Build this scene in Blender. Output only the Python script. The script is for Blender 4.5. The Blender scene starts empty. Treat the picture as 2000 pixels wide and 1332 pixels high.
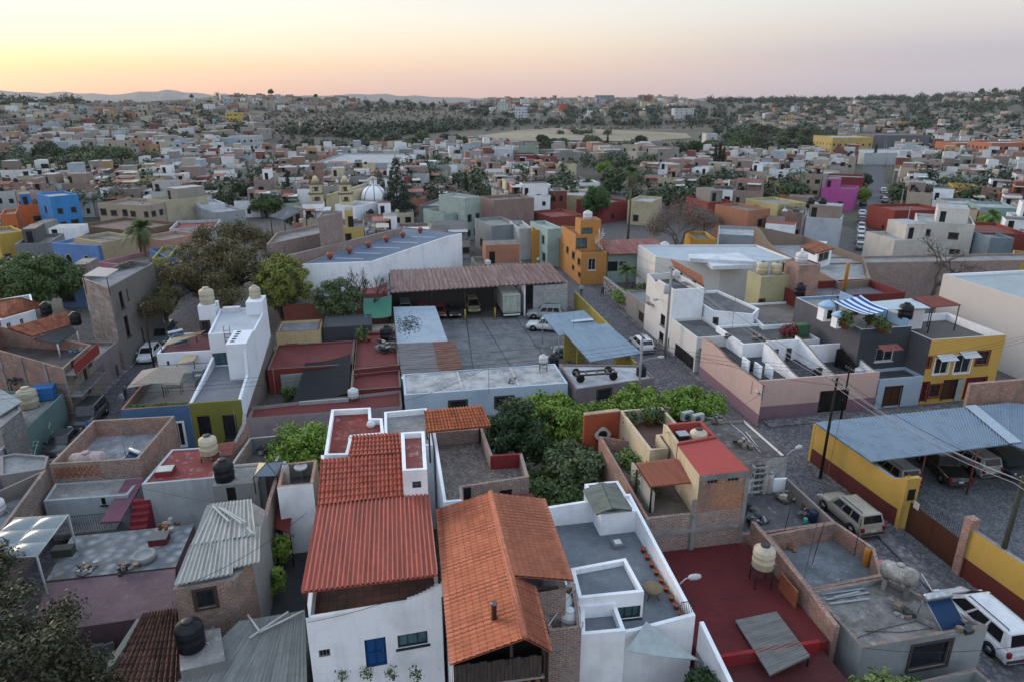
import bpy, math, random
import numpy as np
from mathutils import Vector, Matrix
R = math.radians
random.seed(11)
col = bpy.context.scene.collection
sc = bpy.context.scene

# ---------------------------------------------------------------- camera, light
CAM_H, PITCH, FOC = 27.0, 19.5, 1333.0
cam_d = bpy.data.cameras.new('camera'); cam = bpy.data.objects.new('camera', cam_d); col.objects.link(cam)
cam.location = (0, 0, CAM_H); cam.rotation_euler = (R(90 - PITCH), 0, 0)
cam_d.sensor_width = 36; cam_d.lens = 36 * FOC / 2000; cam_d.clip_start = .5; cam_d.clip_end = 40000
sc.camera = cam
sc.view_settings.view_transform = 'Standard'; sc.view_settings.look = 'None'
sc.view_settings.exposure = .92; sc.view_settings.gamma = 1

w = bpy.data.worlds.new('World'); sc.world = w; w.use_nodes = True
nt = w.node_tree; nt.nodes.clear()
def N(nt, t, **k):
    n = nt.nodes.new(t)
    for a, b in k.items(): setattr(n, a, b)
    return n
def ramp(nt, stops, interp='LINEAR'):
    n = nt.nodes.new('ShaderNodeValToRGB'); n.color_ramp.interpolation = interp
    e = n.color_ramp.elements
    while len(e) < len(stops): e.new(.5)
    for q, (p, c) in zip(e, stops):
        q.position = p; q.color = (*c, 1) if len(c) == 3 else c
    return n
def lo(h): return tuple(q / 1.7 for q in lin(h))
def lin(h):
    h = h.lstrip('#'); o = []
    for i in (0, 2, 4):
        c = int(h[i:i+2], 16) / 255
        o.append(c / 12.92 if c <= .04045 else ((c + .055) / 1.055) ** 2.4)
    return tuple(o)
# the dusk sky: a sky texture for the vault, warm band over the set sun on the left, mauve band on the right
sky = N(nt, 'ShaderNodeTexSky', sky_type='NISHITA', sun_disc=False)
sky.sun_elevation = R(3); sky.sun_rotation = R(-50)
tc = N(nt, 'ShaderNodeTexCoord'); sp = N(nt, 'ShaderNodeSeparateXYZ'); nt.links.new(tc.outputs['Generated'], sp.inputs[0])
el = N(nt, 'ShaderNodeMath', operation='MULTIPLY'); el.inputs[1].default_value = 2.0; nt.links.new(sp.outputs[2], el.inputs[0])
# positions are 2*sin(elevation): 0.24 is 7 degrees, the top of the picture
rl = ramp(nt, [(0, lo('#e0a987')), (.03, lo('#f4bd92')), (.075, lo('#ffd49e')), (.125, lo('#fdeed2')), (.2, lo('#fff8e6')), (.30, lo('#f6f4ee')), (.55, (.62, .67, .74)), (1, (.44, .53, .66))])
rc = ramp(nt, [(0, lo('#cfa79e')), (.035, lo('#d9b2a6')), (.085, lo('#e8c7b0')), (.14, lo('#eedcc4')), (.2, lo('#ece6dc')), (.30, lo('#e6e6e8')), (.55, (.60, .66, .74)), (1, (.44, .53, .66))])
rr = ramp(nt, [(0, lo('#a9a1ad')), (.05, lo('#b4aab6')), (.11, lo('#b5afbd')), (.16, lo('#cbc4c6')), (.24, lo('#dcdad8')), (.35, lo('#d8dce2')), (.6, (.54, .62, .72)), (1, (.42, .52, .66))])
for r_ in (rl, rc, rr): nt.links.new(el.outputs[0], r_.inputs[0])
# side: x of the horizontal direction, -0.6 at the left edge to +0.6 at the right edge
m1 = N(nt, 'ShaderNodeMapRange'); m1.inputs[1].default_value = -.62; m1.inputs[2].default_value = .02; m1.interpolation_type = 'SMOOTHSTEP'
m2 = N(nt, 'ShaderNodeMapRange'); m2.inputs[1].default_value = -.05; m2.inputs[2].default_value = .55; m2.interpolation_type = 'SMOOTHSTEP'
for m_ in (m1, m2): nt.links.new(sp.outputs[0], m_.inputs[0])
a = N(nt, 'ShaderNodeMix', data_type='RGBA'); b = N(nt, 'ShaderNodeMix', data_type='RGBA')
nt.links.new(m1.outputs[0], a.inputs[0]); nt.links.new(rl.outputs[0], a.inputs[6]); nt.links.new(rc.outputs[0], a.inputs[7])
nt.links.new(m2.outputs[0], b.inputs[0]); nt.links.new(a.outputs[2], b.inputs[6]); nt.links.new(rr.outputs[0], b.inputs[7])
bg1 = N(nt, 'ShaderNodeBackground'); bg1.inputs[1].default_value = .97; nt.links.new(b.outputs[2], bg1.inputs[0])
bg2 = N(nt, 'ShaderNodeBackground'); bg2.inputs[1].default_value = .02; nt.links.new(sky.outputs[0], bg2.inputs[0])
ad = N(nt, 'ShaderNodeAddShader'); out = N(nt, 'ShaderNodeOutputWorld')
nt.links.new(bg1.outputs[0], ad.inputs[0]); nt.links.new(bg2.outputs[0], ad.inputs[1]); nt.links.new(ad.outputs[0], out.inputs[0])

sun_d = bpy.data.lights.new('sun', 'SUN'); sun = bpy.data.objects.new('sun', sun_d); col.objects.link(sun)
sun_d.energy = 1.15; sun_d.angle = R(24); sun_d.color = (1, .82, .66)
sun.rotation_euler = Vector((-math.sin(R(50)), math.cos(R(50)), math.tan(R(14)))).to_track_quat('Z', 'Y').to_euler()
try:
    sc.cycles.max_bounces = 6; sc.cycles.diffuse_bounces = 3; sc.cycles.volume_bounces = 0; sc.cycles.use_denoising = True
    sc.cycles.transparent_max_bounces = 6
except Exception: pass

# ---------------------------------------------------------------- geometry of the view: a photo point at a known height -> world
_cp, _sp = math.cos(R(PITCH)), math.sin(R(PITCH))
def ray(u, v):
    x = (u - 1000) / FOC; y = (666 - v) / FOC
    return Vector((x, _cp + y * _sp, -_sp + y * _cp))
def W(u, v, z=0.):
    d = ray(u, v); t = (z - CAM_H) / d.z
    return Vector((d.x * t, d.y * t, z))
def WY(u, v, Y):
    d = ray(u, v); t = Y / d.y
    return Vector((d.x * t, Y, CAM_H + d.z * t))
def PX(p):
    x, y, z = p[0], p[1], p[2] - CAM_H
    f = y * _cp - z * _sp; s = y * _sp + z * _cp
    return (1000 + FOC * x / f, 666 - FOC * s / f)
GA = R(10.5)                     # the near street grid is turned 10.5 degrees
GX = Vector((math.cos(GA), math.sin(GA), 0)); GY = Vector((-math.sin(GA), math.cos(GA), 0)); UP = Vector((0, 0, 1))

# ---------------------------------------------------------------- materials
_M = {}
def _base(name):
    m = bpy.data.materials.new(name); m.use_nodes = True
    nt = m.node_tree; p = nt.nodes['Principled BSDF']; p.inputs['Roughness'].default_value = .85
    p.inputs['Specular IOR Level'].default_value = .3
    return m, nt, p
def _pos(nt, scale=(1, 1, 1), src='pos'):
    if src == 'uv': t = N(nt, 'ShaderNodeTexCoord'); o = t.outputs['UV']
    else: t = N(nt, 'ShaderNodeNewGeometry'); o = t.outputs['Position']
    mp = N(nt, 'ShaderNodeMapping'); mp.inputs['Scale'].default_value = scale
    nt.links.new(o, mp.inputs[0]); return mp.outputs[0]
def _noise(nt, vec, s, d=4, r=.6):
    n = N(nt, 'ShaderNodeTexNoise'); n.inputs['Scale'].default_value = s; n.inputs['Detail'].default_value = d; n.inputs['Roughness'].default_value = r
    nt.links.new(vec, n.inputs['Vector']); return n.outputs['Fac']
def _mr(nt, f, a, b, c=0, d=1):
    n = N(nt, 'ShaderNodeMapRange')
    for i, q in enumerate((a, b, c, d)): n.inputs[i + 1].default_value = q
    nt.links.new(f, n.inputs[0]); return n.outputs[0]
def _mix(nt, f, a, b, mode='MIX'):
    n = N(nt, 'ShaderNodeMix', data_type='RGBA', blend_type=mode)
    if isinstance(f, (int, float)): n.inputs[0].default_value = f
    else: nt.links.new(f, n.inputs[0])
    for i, q in ((6, a), (7, b)):
        if isinstance(q, tuple): n.inputs[i].default_value = (*q[:3], 1)
        else: nt.links.new(q, n.inputs[i])
    return n.outputs[2]
def _bump(nt, p, h, s=.3, dist=.02):
    n = N(nt, 'ShaderNodeBump'); n.inputs['Strength'].default_value = s; n.inputs['Distance'].default_value = dist
    nt.links.new(h, n.inputs['Height']); nt.links.new(n.outputs[0], p.inputs['Normal'])
def sc_(c, k): return tuple(min(1, x * k) for x in c)
def ds(c, k=.94):
    g_ = .3 * c[0] + .55 * c[1] + .15 * c[2]; return tuple(g_ + (q - g_) * k for q in c)
def M(kind, c=None, c2=None, **k):
    key = (kind, c, c2, tuple(sorted(k.items())))
    if key in _M: return _M[key]
    m, nt, p = _base(kind + (c or '')); L = nt.links.new
    A = ds(lin(c)) if c else (.5, .5, .5); B = ds(lin(c2)) if c2 else None
    P_ = _pos(nt)
    if kind == 'plaster':       # painted render, grimy streaks and patches
        st = _noise(nt, _pos(nt, (1.6, 1.6, .16)), 2.2, 5); big = _noise(nt, P_, .45, 5); fine = _noise(nt, P_, 9, 3)
        d = k.get('dirt', 1)
        x = _mix(nt, _mr(nt, st, .5, .72, 0, .38 * d), A, B or sc_(A, .55))
        x = _mix(nt, _mr(nt, big, .5, .66, 0, .7 * d), x, B or tuple(q * .6 + .03 for q in A))
        x = _mix(nt, _mr(nt, fine, .3, .7, 0, .25), x, sc_(A, .8)); pa = _noise(nt, P_, 1.1, 10, .8); x = _mix(nt, _mr(nt, pa, .56, .60, 0, .5 * d), x, sc_(A, .72))
        L(x, p.inputs[0]); _bump(nt, p, fine, .25, .02)
    elif kind == 'brick':       # exposed brick
        t = N(nt, 'ShaderNodeTexBrick'); L(_pos(nt, src='uv'), t.inputs['Vector'])
        t.inputs['Scale'].default_value = 1; t.inputs['Brick Width'].default_value = k.get('w', .30); t.inputs['Row Height'].default_value = k.get('h', .115)
        t.inputs['Mortar Size'].default_value = k.get('mo', .02); t.inputs['Bias'].default_value = -.1
        t.inputs['Color1'].default_value = (*A, 1); t.inputs['Color2'].default_value = (*(B or sc_(A, .55)), 1)
        t.inputs['Mortar'].default_value = (*lin(k.get('mortar', '#9a8f88')), 1)
        big = _noise(nt, P_, .7, 7, .7); x = _mix(nt, _mr(nt, big, .46, .62, 0, .75), t.outputs[0], lin(k.get('stain', '#6f6460')))
        x = _mix(nt, _mr(nt, _noise(nt, P_, 5, 3), .5, .8, 0, .5), x, lin('#3c3432')); pa = _noise(nt, P_, 1.7, 9, .8); x = _mix(nt, _mr(nt, pa, .56, .61, 0, .6), x, lin('#a59b90'))
        L(x, p.inputs[0]); _bump(nt, p, t.outputs[1], -.5, .02)
    elif kind == 'roof':        # flat concrete or membrane with puddle stains and pale patches
        P2 = _pos(nt, (1, 1, 1)); n1 = _noise(nt, P2, .6, 9, .72); n2 = _noise(nt, P2, 1.9, 9, .78); n3 = _noise(nt, P2, 14, 3)
        Bc = B or sc_(A, .5); s = k.get('s', 1.)
        x = _mix(nt, _mr(nt, n1, .42, .60, 0, s), A, Bc)
        x = _mix(nt, _mr(nt, n2, .54, .64, 0, .8 * s), x, lin(k['c3']) if 'c3' in k else sc_(A, 1.35))
        x = _mix(nt, _mr(nt, n3, .4, .8, 0, .5 * s), x, sc_(A, .45))
        wv = _noise(nt, _pos(nt, (1, 1, 1)), 3.1, 9, .85); x = _mix(nt, _mr(nt, wv, .57, .63, 0, .75 * s), x, sc_(Bc, .6))
        L(x, p.inputs[0]); _bump(nt, p, n2, .3, .03)
    elif kind == 'sheet':       # painted or bare metal / fibre-cement sheet, ribs are geometry
        n1 = _noise(nt, _pos(nt, (5, .35, 1), 'uv'), .9, 8, .7); n2 = _noise(nt, _pos(nt, k.get('st', (1, 1, 1))), 1.2, 8, .75)
        x = _mix(nt, _mr(nt, n1, .42, .62, 0, k.get('s', .9)), A, B or sc_(A, .6))
        x = _mix(nt, _mr(nt, n2, .5, .64, 0, .6), x, sc_(A, .55)); L(x, p.inputs[0]); p.inputs['Roughness'].default_value = k.get('r', .5)
        p.inputs['Metallic'].default_value = k.get('m', 0)
    elif kind == 'tile':        # clay tiles, colour varies tile by tile
        t = N(nt, 'ShaderNodeTexBrick'); L(_pos(nt, src='uv'), t.inputs['Vector'])
        t.inputs['Scale'].default_value = 1; t.inputs['Brick Width'].default_value = k.get('w', .22); t.inputs['Row Height'].default_value = k.get('h', .38); t.offset = 0
        t.inputs['Mortar Size'].default_value = .012; t.inputs['Color1'].default_value = (*A, 1); t.inputs['Color2'].default_value = (*(B or sc_(A, .5)), 1)
        t.inputs['Mortar'].default_value = (*sc_(A, .3), 1)
        x = _mix(nt, _mr(nt, _noise(nt, P_, .7, 7, .75), .5, .66, 0, .55), t.outputs[0], sc_(A, .5)); L(x, p.inputs[0]); p.inputs['Roughness'].default_value = .75
    elif kind == 'cobble':
        v_ = N(nt, 'ShaderNodeTexVoronoi'); v_.inputs['Scale'].default_value = k.get('vs', 4.5); L(P_, v_.inputs['Vector'])
        x = _mix(nt, _mr(nt, v_.outputs['Distance'], .1, .6), sc_(A, 1.25), sc_(A, .45))
        x = _mix(nt, _mr(nt, _noise(nt, P_, .3, 6, .7), .45, .7, 0, .8), x, B or sc_(A, .55)); x = _mix(nt, _mr(nt, _noise(nt, P_, 1.3, 5), .5, .8, 0, .6), x, sc_(A, 1.5))
        L(x, p.inputs[0]); _bump(nt, p, v_.outputs['Distance'], -.5, .03)
    elif kind == 'earth':
        n1 = _noise(nt, P_, k.get('sc', .03), 9, .65); n2 = _noise(nt, P_, k.get('sc', .03) * 12, 6, .7)
        x = _mix(nt, _mr(nt, n1, .38, .62), A, B or sc_(A, .5)); x = _mix(nt, _mr(nt, n2, .48, .7, 0, .8), x, sc_(A, .5)); L(x, p.inputs[0])
        _bump(nt, p, n2, .5, .2)
    elif kind == 'leaf':
        oi = N(nt, 'ShaderNodeObjectInfo'); n2 = _noise(nt, P_, k.get('s', 1.3), 4)
        n3 = _noise(nt, P_, 17, 2)
        x = _mix(nt, _mr(nt, n2, .35, .65), A, B or sc_(A, .5)); x = _mix(nt, _mr(nt, n3, .45, .65, 0, .6), x, sc_(A, 1.5)); L(x, p.inputs[0]); p.inputs['Roughness'].default_value = .6
    elif kind == 'bark':
        x = _mix(nt, _mr(nt, _noise(nt, _pos(nt, (4, 4, .8)), 3, 4), .4, .65), A, sc_(A, .5)); L(x, p.inputs[0])
    elif kind == 'stone':       # rubble wall
        v_ = N(nt, 'ShaderNodeTexVoronoi'); v_.inputs['Scale'].default_value = k.get('vs', 3.2); L(P_, v_.inputs['Vector'])
        x = _mix(nt, .7, v_.outputs['Color'], A); hs = N(nt, 'ShaderNodeHueSaturation'); hs.inputs['Saturation'].default_value = .35; L(x, hs.inputs['Color'])
        x = _mix(nt, _mr(nt, v_.outputs['Distance'], .3, .7), hs.outputs[0], sc_(A, .35)); L(x, p.inputs[0]); _bump(nt, p, v_.outputs['Distance'], -.6, .05)
    elif kind == 'stripes':
        sx = N(nt, 'ShaderNodeSeparateXYZ'); L(_pos(nt, src='uv'), sx.inputs[0]); mm = N(nt, 'ShaderNodeMath', operation='MULTIPLY'); mm.inputs[1].default_value = k.get('f', 2.6); L(sx.outputs[0], mm.inputs[0])
        fr = N(nt, 'ShaderNodeMath', operation='FRACT'); L(mm.outputs[0], fr.inputs[0]); gt = N(nt, 'ShaderNodeMath', operation='GREATER_THAN'); gt.inputs[1].default_value = .5; L(fr.outputs[0], gt.inputs[0])
        L(_mix(nt, gt.outputs[0], A, B), p.inputs[0])
    elif kind == 'glass':
        x = _mix(nt, _mr(nt, _noise(nt, P_, 1.1, 3), .4, .6), A, sc_(A, 1.8)); L(x, p.inputs[0])
        p.inputs['Roughness'].default_value = .12; p.inputs['Specular IOR Level'].default_value = .6
    elif kind == 'paint':       # vehicle paint with a film of dust
        x = _mix(nt, _mr(nt, _noise(nt, P_, 2.3, 5), .4, .75, 0, .35), A, lin('#6f6a62')); L(x, p.inputs[0])
        p.inputs['Roughness'].default_value = .32; p.inputs['Coat Weight'].default_value = .5; p.inputs['Coat Roughness'].default_value = .1
    elif kind == 'metal':
        x = _mix(nt, _mr(nt, _noise(nt, P_, 4, 4), .4, .7), A, sc_(A, .6)); L(x, p.inputs[0]); p.inputs['Metallic'].default_value = .8; p.inputs['Roughness'].default_value = .35
    else:                       # 'flat': small painted or plastic things
        x = _mix(nt, _mr(nt, _noise(nt, P_, 3, 4), .4, .75, 0, .5), A, sc_(A, .6)); L(x, p.inputs[0]); p.inputs['Roughness'].default_value = k.get('r', .55)
    _M[key] = m
    return m
GLASS = M('glass', '#1b2126'); DARK = M('flat', '#141414'); IRON = M('flat', '#1d1c1e', r=.5)
BRICK = M('brick', '#a5694f', '#7d4c3c'); BRICKB = M('brick', '#8a6a60', '#6a4f48', stain='#8c8482'); CONC = M('roof', '#8a8886', '#6e6c6b'); WHITE = M('plaster', '#e4e7ec', '#a2a8b0', dirt=.55)

# ---------------------------------------------------------------- mesh builder
class MB:
    def __init__(s): s.v = []; s.f = []; s.m = []; s.mats = []; s.uvf = {}; s.smooth = set()
    def mi(s, m):
        if m not in s.mats: s.mats.append(m)
        return s.mats.index(m)
    def face(s, pts, m, uv=None, sm=False):
        i = len(s.v); s.v += [tuple(p) for p in pts]; s.f.append(tuple(range(i, i + len(pts)))); s.m.append(s.mi(m))
        if uv: s.uvf[len(s.f) - 1] = uv
        if sm: s.smooth.add(len(s.f) - 1)
        return s
    def idx(s, verts, faces, m, sm=False):
        i = len(s.v); s.v += [tuple(p) for p in verts]; k = s.mi(m)
        for f in faces:
            s.f.append(tuple(i + q for q in f)); s.m.append(k)
            if sm: s.smooth.add(len(s.f) - 1)
        return s
    def box(s, o, X, Y, Z, m):          # corner and three edge vectors
        o = Vector(o); X = Vector(X); Y = Vector(Y); Z = Vector(Z)
        p = [o, o + X, o + X + Y, o + Y, o + Z, o + X + Z, o + X + Y + Z, o + Y + Z]
        fs = [(0, 3, 2, 1), (4, 5, 6, 7), (0, 1, 5, 4), (1, 2, 6, 5), (2, 3, 7, 6), (3, 0, 4, 7)]
        if X.cross(Y).dot(Z) < 0: fs = [f[::-1] for f in fs]
        return s.idx(p, fs, m)
    def cbox(s, c, sz, m, rz=0, rx=0):
        q = Matrix.Rotation(rz, 3, 'Z') @ Matrix.Rotation(rx, 3, 'X'); X, Y, Z = (q @ Vector(e) for e in ((sz[0], 0, 0), (0, sz[1], 0), (0, 0, sz[2])))
        return s.box(Vector(c) - X / 2 - Y / 2 - Z / 2, X, Y, Z, m)
    def tube(s, pts, r, m, n=6, caps=True):
        pts = [Vector(p) for p in pts]; rs = r if isinstance(r, (list, tuple)) else [r] * len(pts); vs = []; up = None
        for i, p in enumerate(pts):
            d = (pts[min(i + 1, len(pts) - 1)] - pts[max(i - 1, 0)]).normalized()
            a = d.cross(UP if abs(d.z) < .95 else Vector((1, 0, 0))).normalized()
            if up is not None and a.dot(up) < 0: a = -a
            up = a; b_ = d.cross(a)
            for k in range(n):
                t = 2 * math.pi * k / n; vs.append(p + (a * math.cos(t) + b_ * math.sin(t)) * rs[i])
        fs = [(i * n + k, i * n + (k + 1) % n, (i + 1) * n + (k + 1) % n, (i + 1) * n + k) for i in range(len(pts) - 1) for k in range(n)]
        if caps: fs += [tuple(range(n))[::-1], tuple(range((len(pts) - 1) * n, len(pts) * n))]
        return s.idx(vs, fs, m, n > 4)
    def lathe(s, prof, m, c=(0, 0, 0), n=20, axis='Z', rz=0):
        vs = []; c = Vector(c); q = Matrix.Rotation(rz, 3, 'Z')
        for r, z in prof:
            for k in range(n):
                t = 2 * math.pi * k / n; p = Vector((r * math.cos(t), r * math.sin(t), z))
                if axis == 'X': p = Vector((p.z, p.x, p.y))
                if axis == 'Y': p = Vector((p.y, p.z, p.x))
                vs.append(c + q @ p)
        L_ = len(prof)
        fs = [(i * n + k, i * n + (k + 1) % n, (i + 1) * n + (k + 1) % n, (i + 1) * n + k) for i in range(L_ - 1) for k in range(n)]
        fs += [tuple(range(n))[::-1], tuple(range((L_ - 1) * n, L_ * n))]
        return s.idx(vs, fs, m, True)
    def grid(s, P, m, sm=False, uv=True):
        nj, ni = len(P), len(P[0]); vs = [p for row in P for p in row]
        return s.idx(vs, [(j * ni + i, j * ni + i + 1, (j + 1) * ni + i + 1, (j + 1) * ni + i) for j in range(nj - 1) for i in range(ni - 1)], m, sm)
    def build(s, name, parent=None, org=None, angle=True):
        me = bpy.data.meshes.new(name)
        o0 = Vector(org) if org is not None else (Vector(parent['_o']) if parent is not None and '_o' in parent else Vector((0, 0, 0)))
        v = np.array(s.v, dtype=np.float64) if s.v else np.zeros((0, 3))
        me.from_pydata([tuple(q) for q in (v - np.array(o0))], [], s.f)
        for mt in s.mats: me.materials.append(mt)
        me.polygons.foreach_set('material_index', s.m)
        if s.smooth: me.polygons.foreach_set('use_smooth', [i in s.smooth for i in range(len(s.f))])
        uvl = me.uv_layers.new(name='UVMap'); uvs = np.zeros((len(me.loops), 2)); li = 0; G1 = np.array(GX); G2 = np.array(GY)
        for fi, f in enumerate(s.f):
            n = len(f)
            if fi in s.uvf: uvs[li:li + n] = s.uvf[fi]
            else:
                P = v[list(f)]; a_, b_ = P[1] - P[0], P[-1] - P[0]
                if n > 3 and np.dot(a_, a_) < 1e-12: a_ = P[2] - P[0]
                nx, ny, nz = a_[1]*b_[2]-a_[2]*b_[1], a_[2]*b_[0]-a_[0]*b_[2], a_[0]*b_[1]-a_[1]*b_[0]; l_ = math.sqrt(nx*nx+ny*ny+nz*nz) or 1
                if abs(nz) / l_ > .8: uvs[li:li + n, 0] = P @ G1; uvs[li:li + n, 1] = P @ G2
                else:
                    h_ = math.hypot(nx, ny) or 1; tx, ty = -ny / h_, nx / h_
                    uvs[li:li + n, 0] = P[:, 0] * tx + P[:, 1] * ty; uvs[li:li + n, 1] = P[:, 2]
            li += n
        uvl.data.foreach_set('uv', uvs.ravel())
        me.validate(); me.update()
        ob = bpy.data.objects.new(name, me); col.objects.link(ob)
        if parent is not None: ob.parent = parent; 
        ob['_o'] = tuple(o0)
        if parent is None: ob.location = o0
        return ob
def tag(o, label=None, cat=None, group=None, kind=None):
    if label: o['label'] = label
    if cat: o['category'] = cat
    if group: o['group'] = group
    if kind: o['kind'] = kind
    return o
def thing(name, loc, label, cat, group=None, rz=0):
    o = bpy.data.objects.new(name, None); col.objects.link(o); o.empty_display_size = .3
    o.location = loc; o['_o'] = tuple(loc) if rz == 0 else (0, 0, 0); o.rotation_euler.z = rz
    return tag(o, label, cat, group)
def local(name, loc, label, cat, group=None, rz=0):      # a thing whose parts are built round the origin
    o = thing(name, loc, label, cat, group, rz); o['_o'] = (0, 0, 0); return o
KIDS = {}
def dup(o, loc, rz=0, label=None, s=1., group=None, parent=None, scale=None):
    c = o.copy(); col.objects.link(c); c.parent = parent
    if parent is None:
        c.location = loc; c.rotation_euler = (0, 0, rz); c.scale = scale or (s, s, s)
        if label: c['label'] = label
        if group: c['group'] = group
    if o.name not in KIDS: KIDS[o.name] = [k for k in o.children]
    for ch in KIDS[o.name]: dup(ch, None, parent=c)
    return c

# ---------------------------------------------------------------- walls with real openings
STY = {  # part name, frame material, pane material, muntins (columns, rows), depth
 'w': ('window', M('flat', '#2a2624'), GLASS, (2, 2)), 'ww': ('window', M('flat', '#c9c9c8'), GLASS, (2, 1)),
 'wr': ('window', M('flat', '#6d3428'), GLASS, (2, 3)), 'b': ('window', IRON, GLASS, (5, 3)), 'v': ('vent', M('flat', '#77746f'), DARK, (3, 1)),
 'd': ('door', M('flat', '#3b2a20'), M('flat', '#4c3021'), (2, 3)), 'dg': ('doorway', M('flat', '#1a1a1c'), DARK, (1, 1)), 'dr': ('door', M('flat', '#5c1820'), M('flat', '#6b1a24'), (2, 2)),
 'db': ('door', M('flat', '#123a5e'), M('flat', '#0e4a86'), (2, 2)), 'g': ('garage_door', M('flat', '#262628'), M('flat', '#1d1e20'), (6, 2)),
 'gw': ('garage_door', M('flat', '#57402f'), M('flat', '#4a3628'), (5, 1)), 'gl': ('window', M('flat', '#2c3034'), M('glass', '#3a5258'), (3, 1)), 'arch': ('arch_opening', M('flat', '#777777'), DARK, (1, 1)),
 'ws': ('window', M('plaster', '#e3e3e2'), GLASS, (2, 1)), 'wo': ('window', M('flat', '#463c38'), GLASS, (1, 1)),
}
def ply(P, c): return sum((P[i].x * P[(i+1) % len(P)].y - P[(i+1) % len(P)].x * P[i].y) for i in range(len(P))) / 2
def inset(P, d):
    n = len(P); sg = 1 if ply(P, 0) > 0 else -1; out_ = []
    for i in range(n):
        a_, b_, c_ = P[i - 1], P[i], P[(i + 1) % n]
        d1 = (b_ - a_).xy.normalized(); d2 = (c_ - b_).xy.normalized()
        n1 = Vector((-d1.y, d1.x)) * sg; n2 = Vector((-d2.y, d2.x)) * sg
        k = n1 + n2; l = k.length_squared
        off = n1 * d if l < .3 else k * (2 * d / l)
        if off.length > 3 * d: off = off.normalized() * 3 * d
        out_.append(Vector((b_.x + off.x, b_.y + off.y, b_.z)))
    return out_
def wall_face(mb, a, b, za, zb_, z0, holes, m, base=None, outn=None):
    """vertical wall from a to b (xy), top heights za, zb_; holes = [(s0,s1,z0,z1)]"""
    d = Vector((b.x - a.x, b.y - a.y, 0)); Ln = d.length
    if Ln < 1e-4: return
    d /= Ln; zt = min(za, zb_)
    S = sorted({0, Ln} | {min(max(h[i], 0), Ln) for h in holes for i in (0, 1)})
    Z = sorted({z0, zt} | {min(max(h[i], z0), zt) for h in holes for i in (2, 3)} | ({base[1]} if base and z0 < base[1] < zt else set()))
    at = lambda s, z: Vector((a.x + d.x * s, a.y + d.y * s, z))
    flip = Vector((d.y, -d.x, 0)).dot(outn) < 0
    def q(p): mb.face(p[::-1] if flip else p, mm)
    for i in range(len(S) - 1):
        for j in range(len(Z) - 1):
            sm, zm = (S[i] + S[i+1]) / 2, (Z[j] + Z[j+1]) / 2
            if any(h[0] < sm < h[1] and h[2] < zm < h[3] for h in holes): continue
            mm = base[0] if base and zm < base[1] else m
            q([at(S[i], Z[j]), at(S[i+1], Z[j]), at(S[i+1], Z[j+1]), at(S[i], Z[j+1])])
    mm = m
    if abs(za - zb_) > .01:
        q([at(0, zt), at(Ln, zt)] + ([at(Ln, zb_)] if zb_ > za else []) + ([at(0, za)] if za > zb_ else []))
    for s0, s1, h0, h1 in holes:       # reveals
        inn = -outn * .22; pp = [at(s0, h0), at(s1, h0), at(s1, h1), at(s0, h1)]
        for k in range(4):
            x, y = pp[k], pp[(k+1) % 4]; mb.face([x, y, y + inn, x + inn], mm)
def opening(root, a, d, outn, hole, sty, label=None):
    s0, s1, z0, z1 = hole; nm, fm, pm, (nc, nr) = STY[sty]; L_, Hh = s1 - s0, z1 - z0
    at = lambda s, z, dep: Vector((a.x + d.x * s, a.y + d.y * s, z)) - outn * dep
    f = MB(); t = min(.07, L_ * .12, Hh * .12); e = .004
    dep0, dt = .05, .06
    for (x0, x1, y0, y1) in ((s0+e, s0+t, z0+e, z1-e), (s1-t, s1-e, z0+e, z1-e), (s0+t, s1-t, z0+e, z0+t), (s0+t, s1-t, z1-t, z1-e)):
        f.box(at(x0, y0, dep0), d * (x1-x0), -outn * dt, UP * (y1-y0), fm)
    b_ = min(.035, t * .6)
    for i in range(1, nc):
        x = s0 + L_ * i / nc; f.box(at(x - b_/2, z0 + t, dep0 + .01), d * b_, -outn * .04, UP * (Hh - 2*t), fm)
    for i in range(1, nr):
        y = z0 + Hh * i / nr; f.box(at(s0 + t, y - b_/2, dep0 + .018), d * (L_ - 2*t), -outn * .03, UP * b_, fm)
    if sty in ('ws', 'wr', 'wo', 'd', 'dr') :   # a raised surround
        k = .14
        for (x0, x1, y0, y1) in ((s0-k, s0, z0-k*.5, z1+k), (s1, s1+k, z0-k*.5, z1+k), (s0, s1, z1, z1+k)):
            f.box(at(x0, y0, -.04), d * (x1-x0), -outn * .045, UP * (y1-y0), fm)
    if nm == 'window' and Hh > .5: f.box(at(s0 - .1, z0 - .1, -.07), d * (L_ + .2), -outn * .09, UP * .096, fm)
    o = f.build(nm, root)
    if label: o['label'] = label
    pn = MB(); pn.box(at(s0 + e, z0 + e, .125), d * (L_ - 2*e), -outn * .02, UP * (Hh - 2*e), pm)
    pn.build('pane' if nm in ('window', 'vent') else 'panel', o)
    if nm.endswith('door') and Hh > 1.5:
        hh = MB(); hh.box(at(s0 + L_ * .82, z0 + min(1.05, Hh * .5), .03), d * .05, outn * -.05, UP * .16, M('metal', '#99958c')); hh.build('handle', o)
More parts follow.
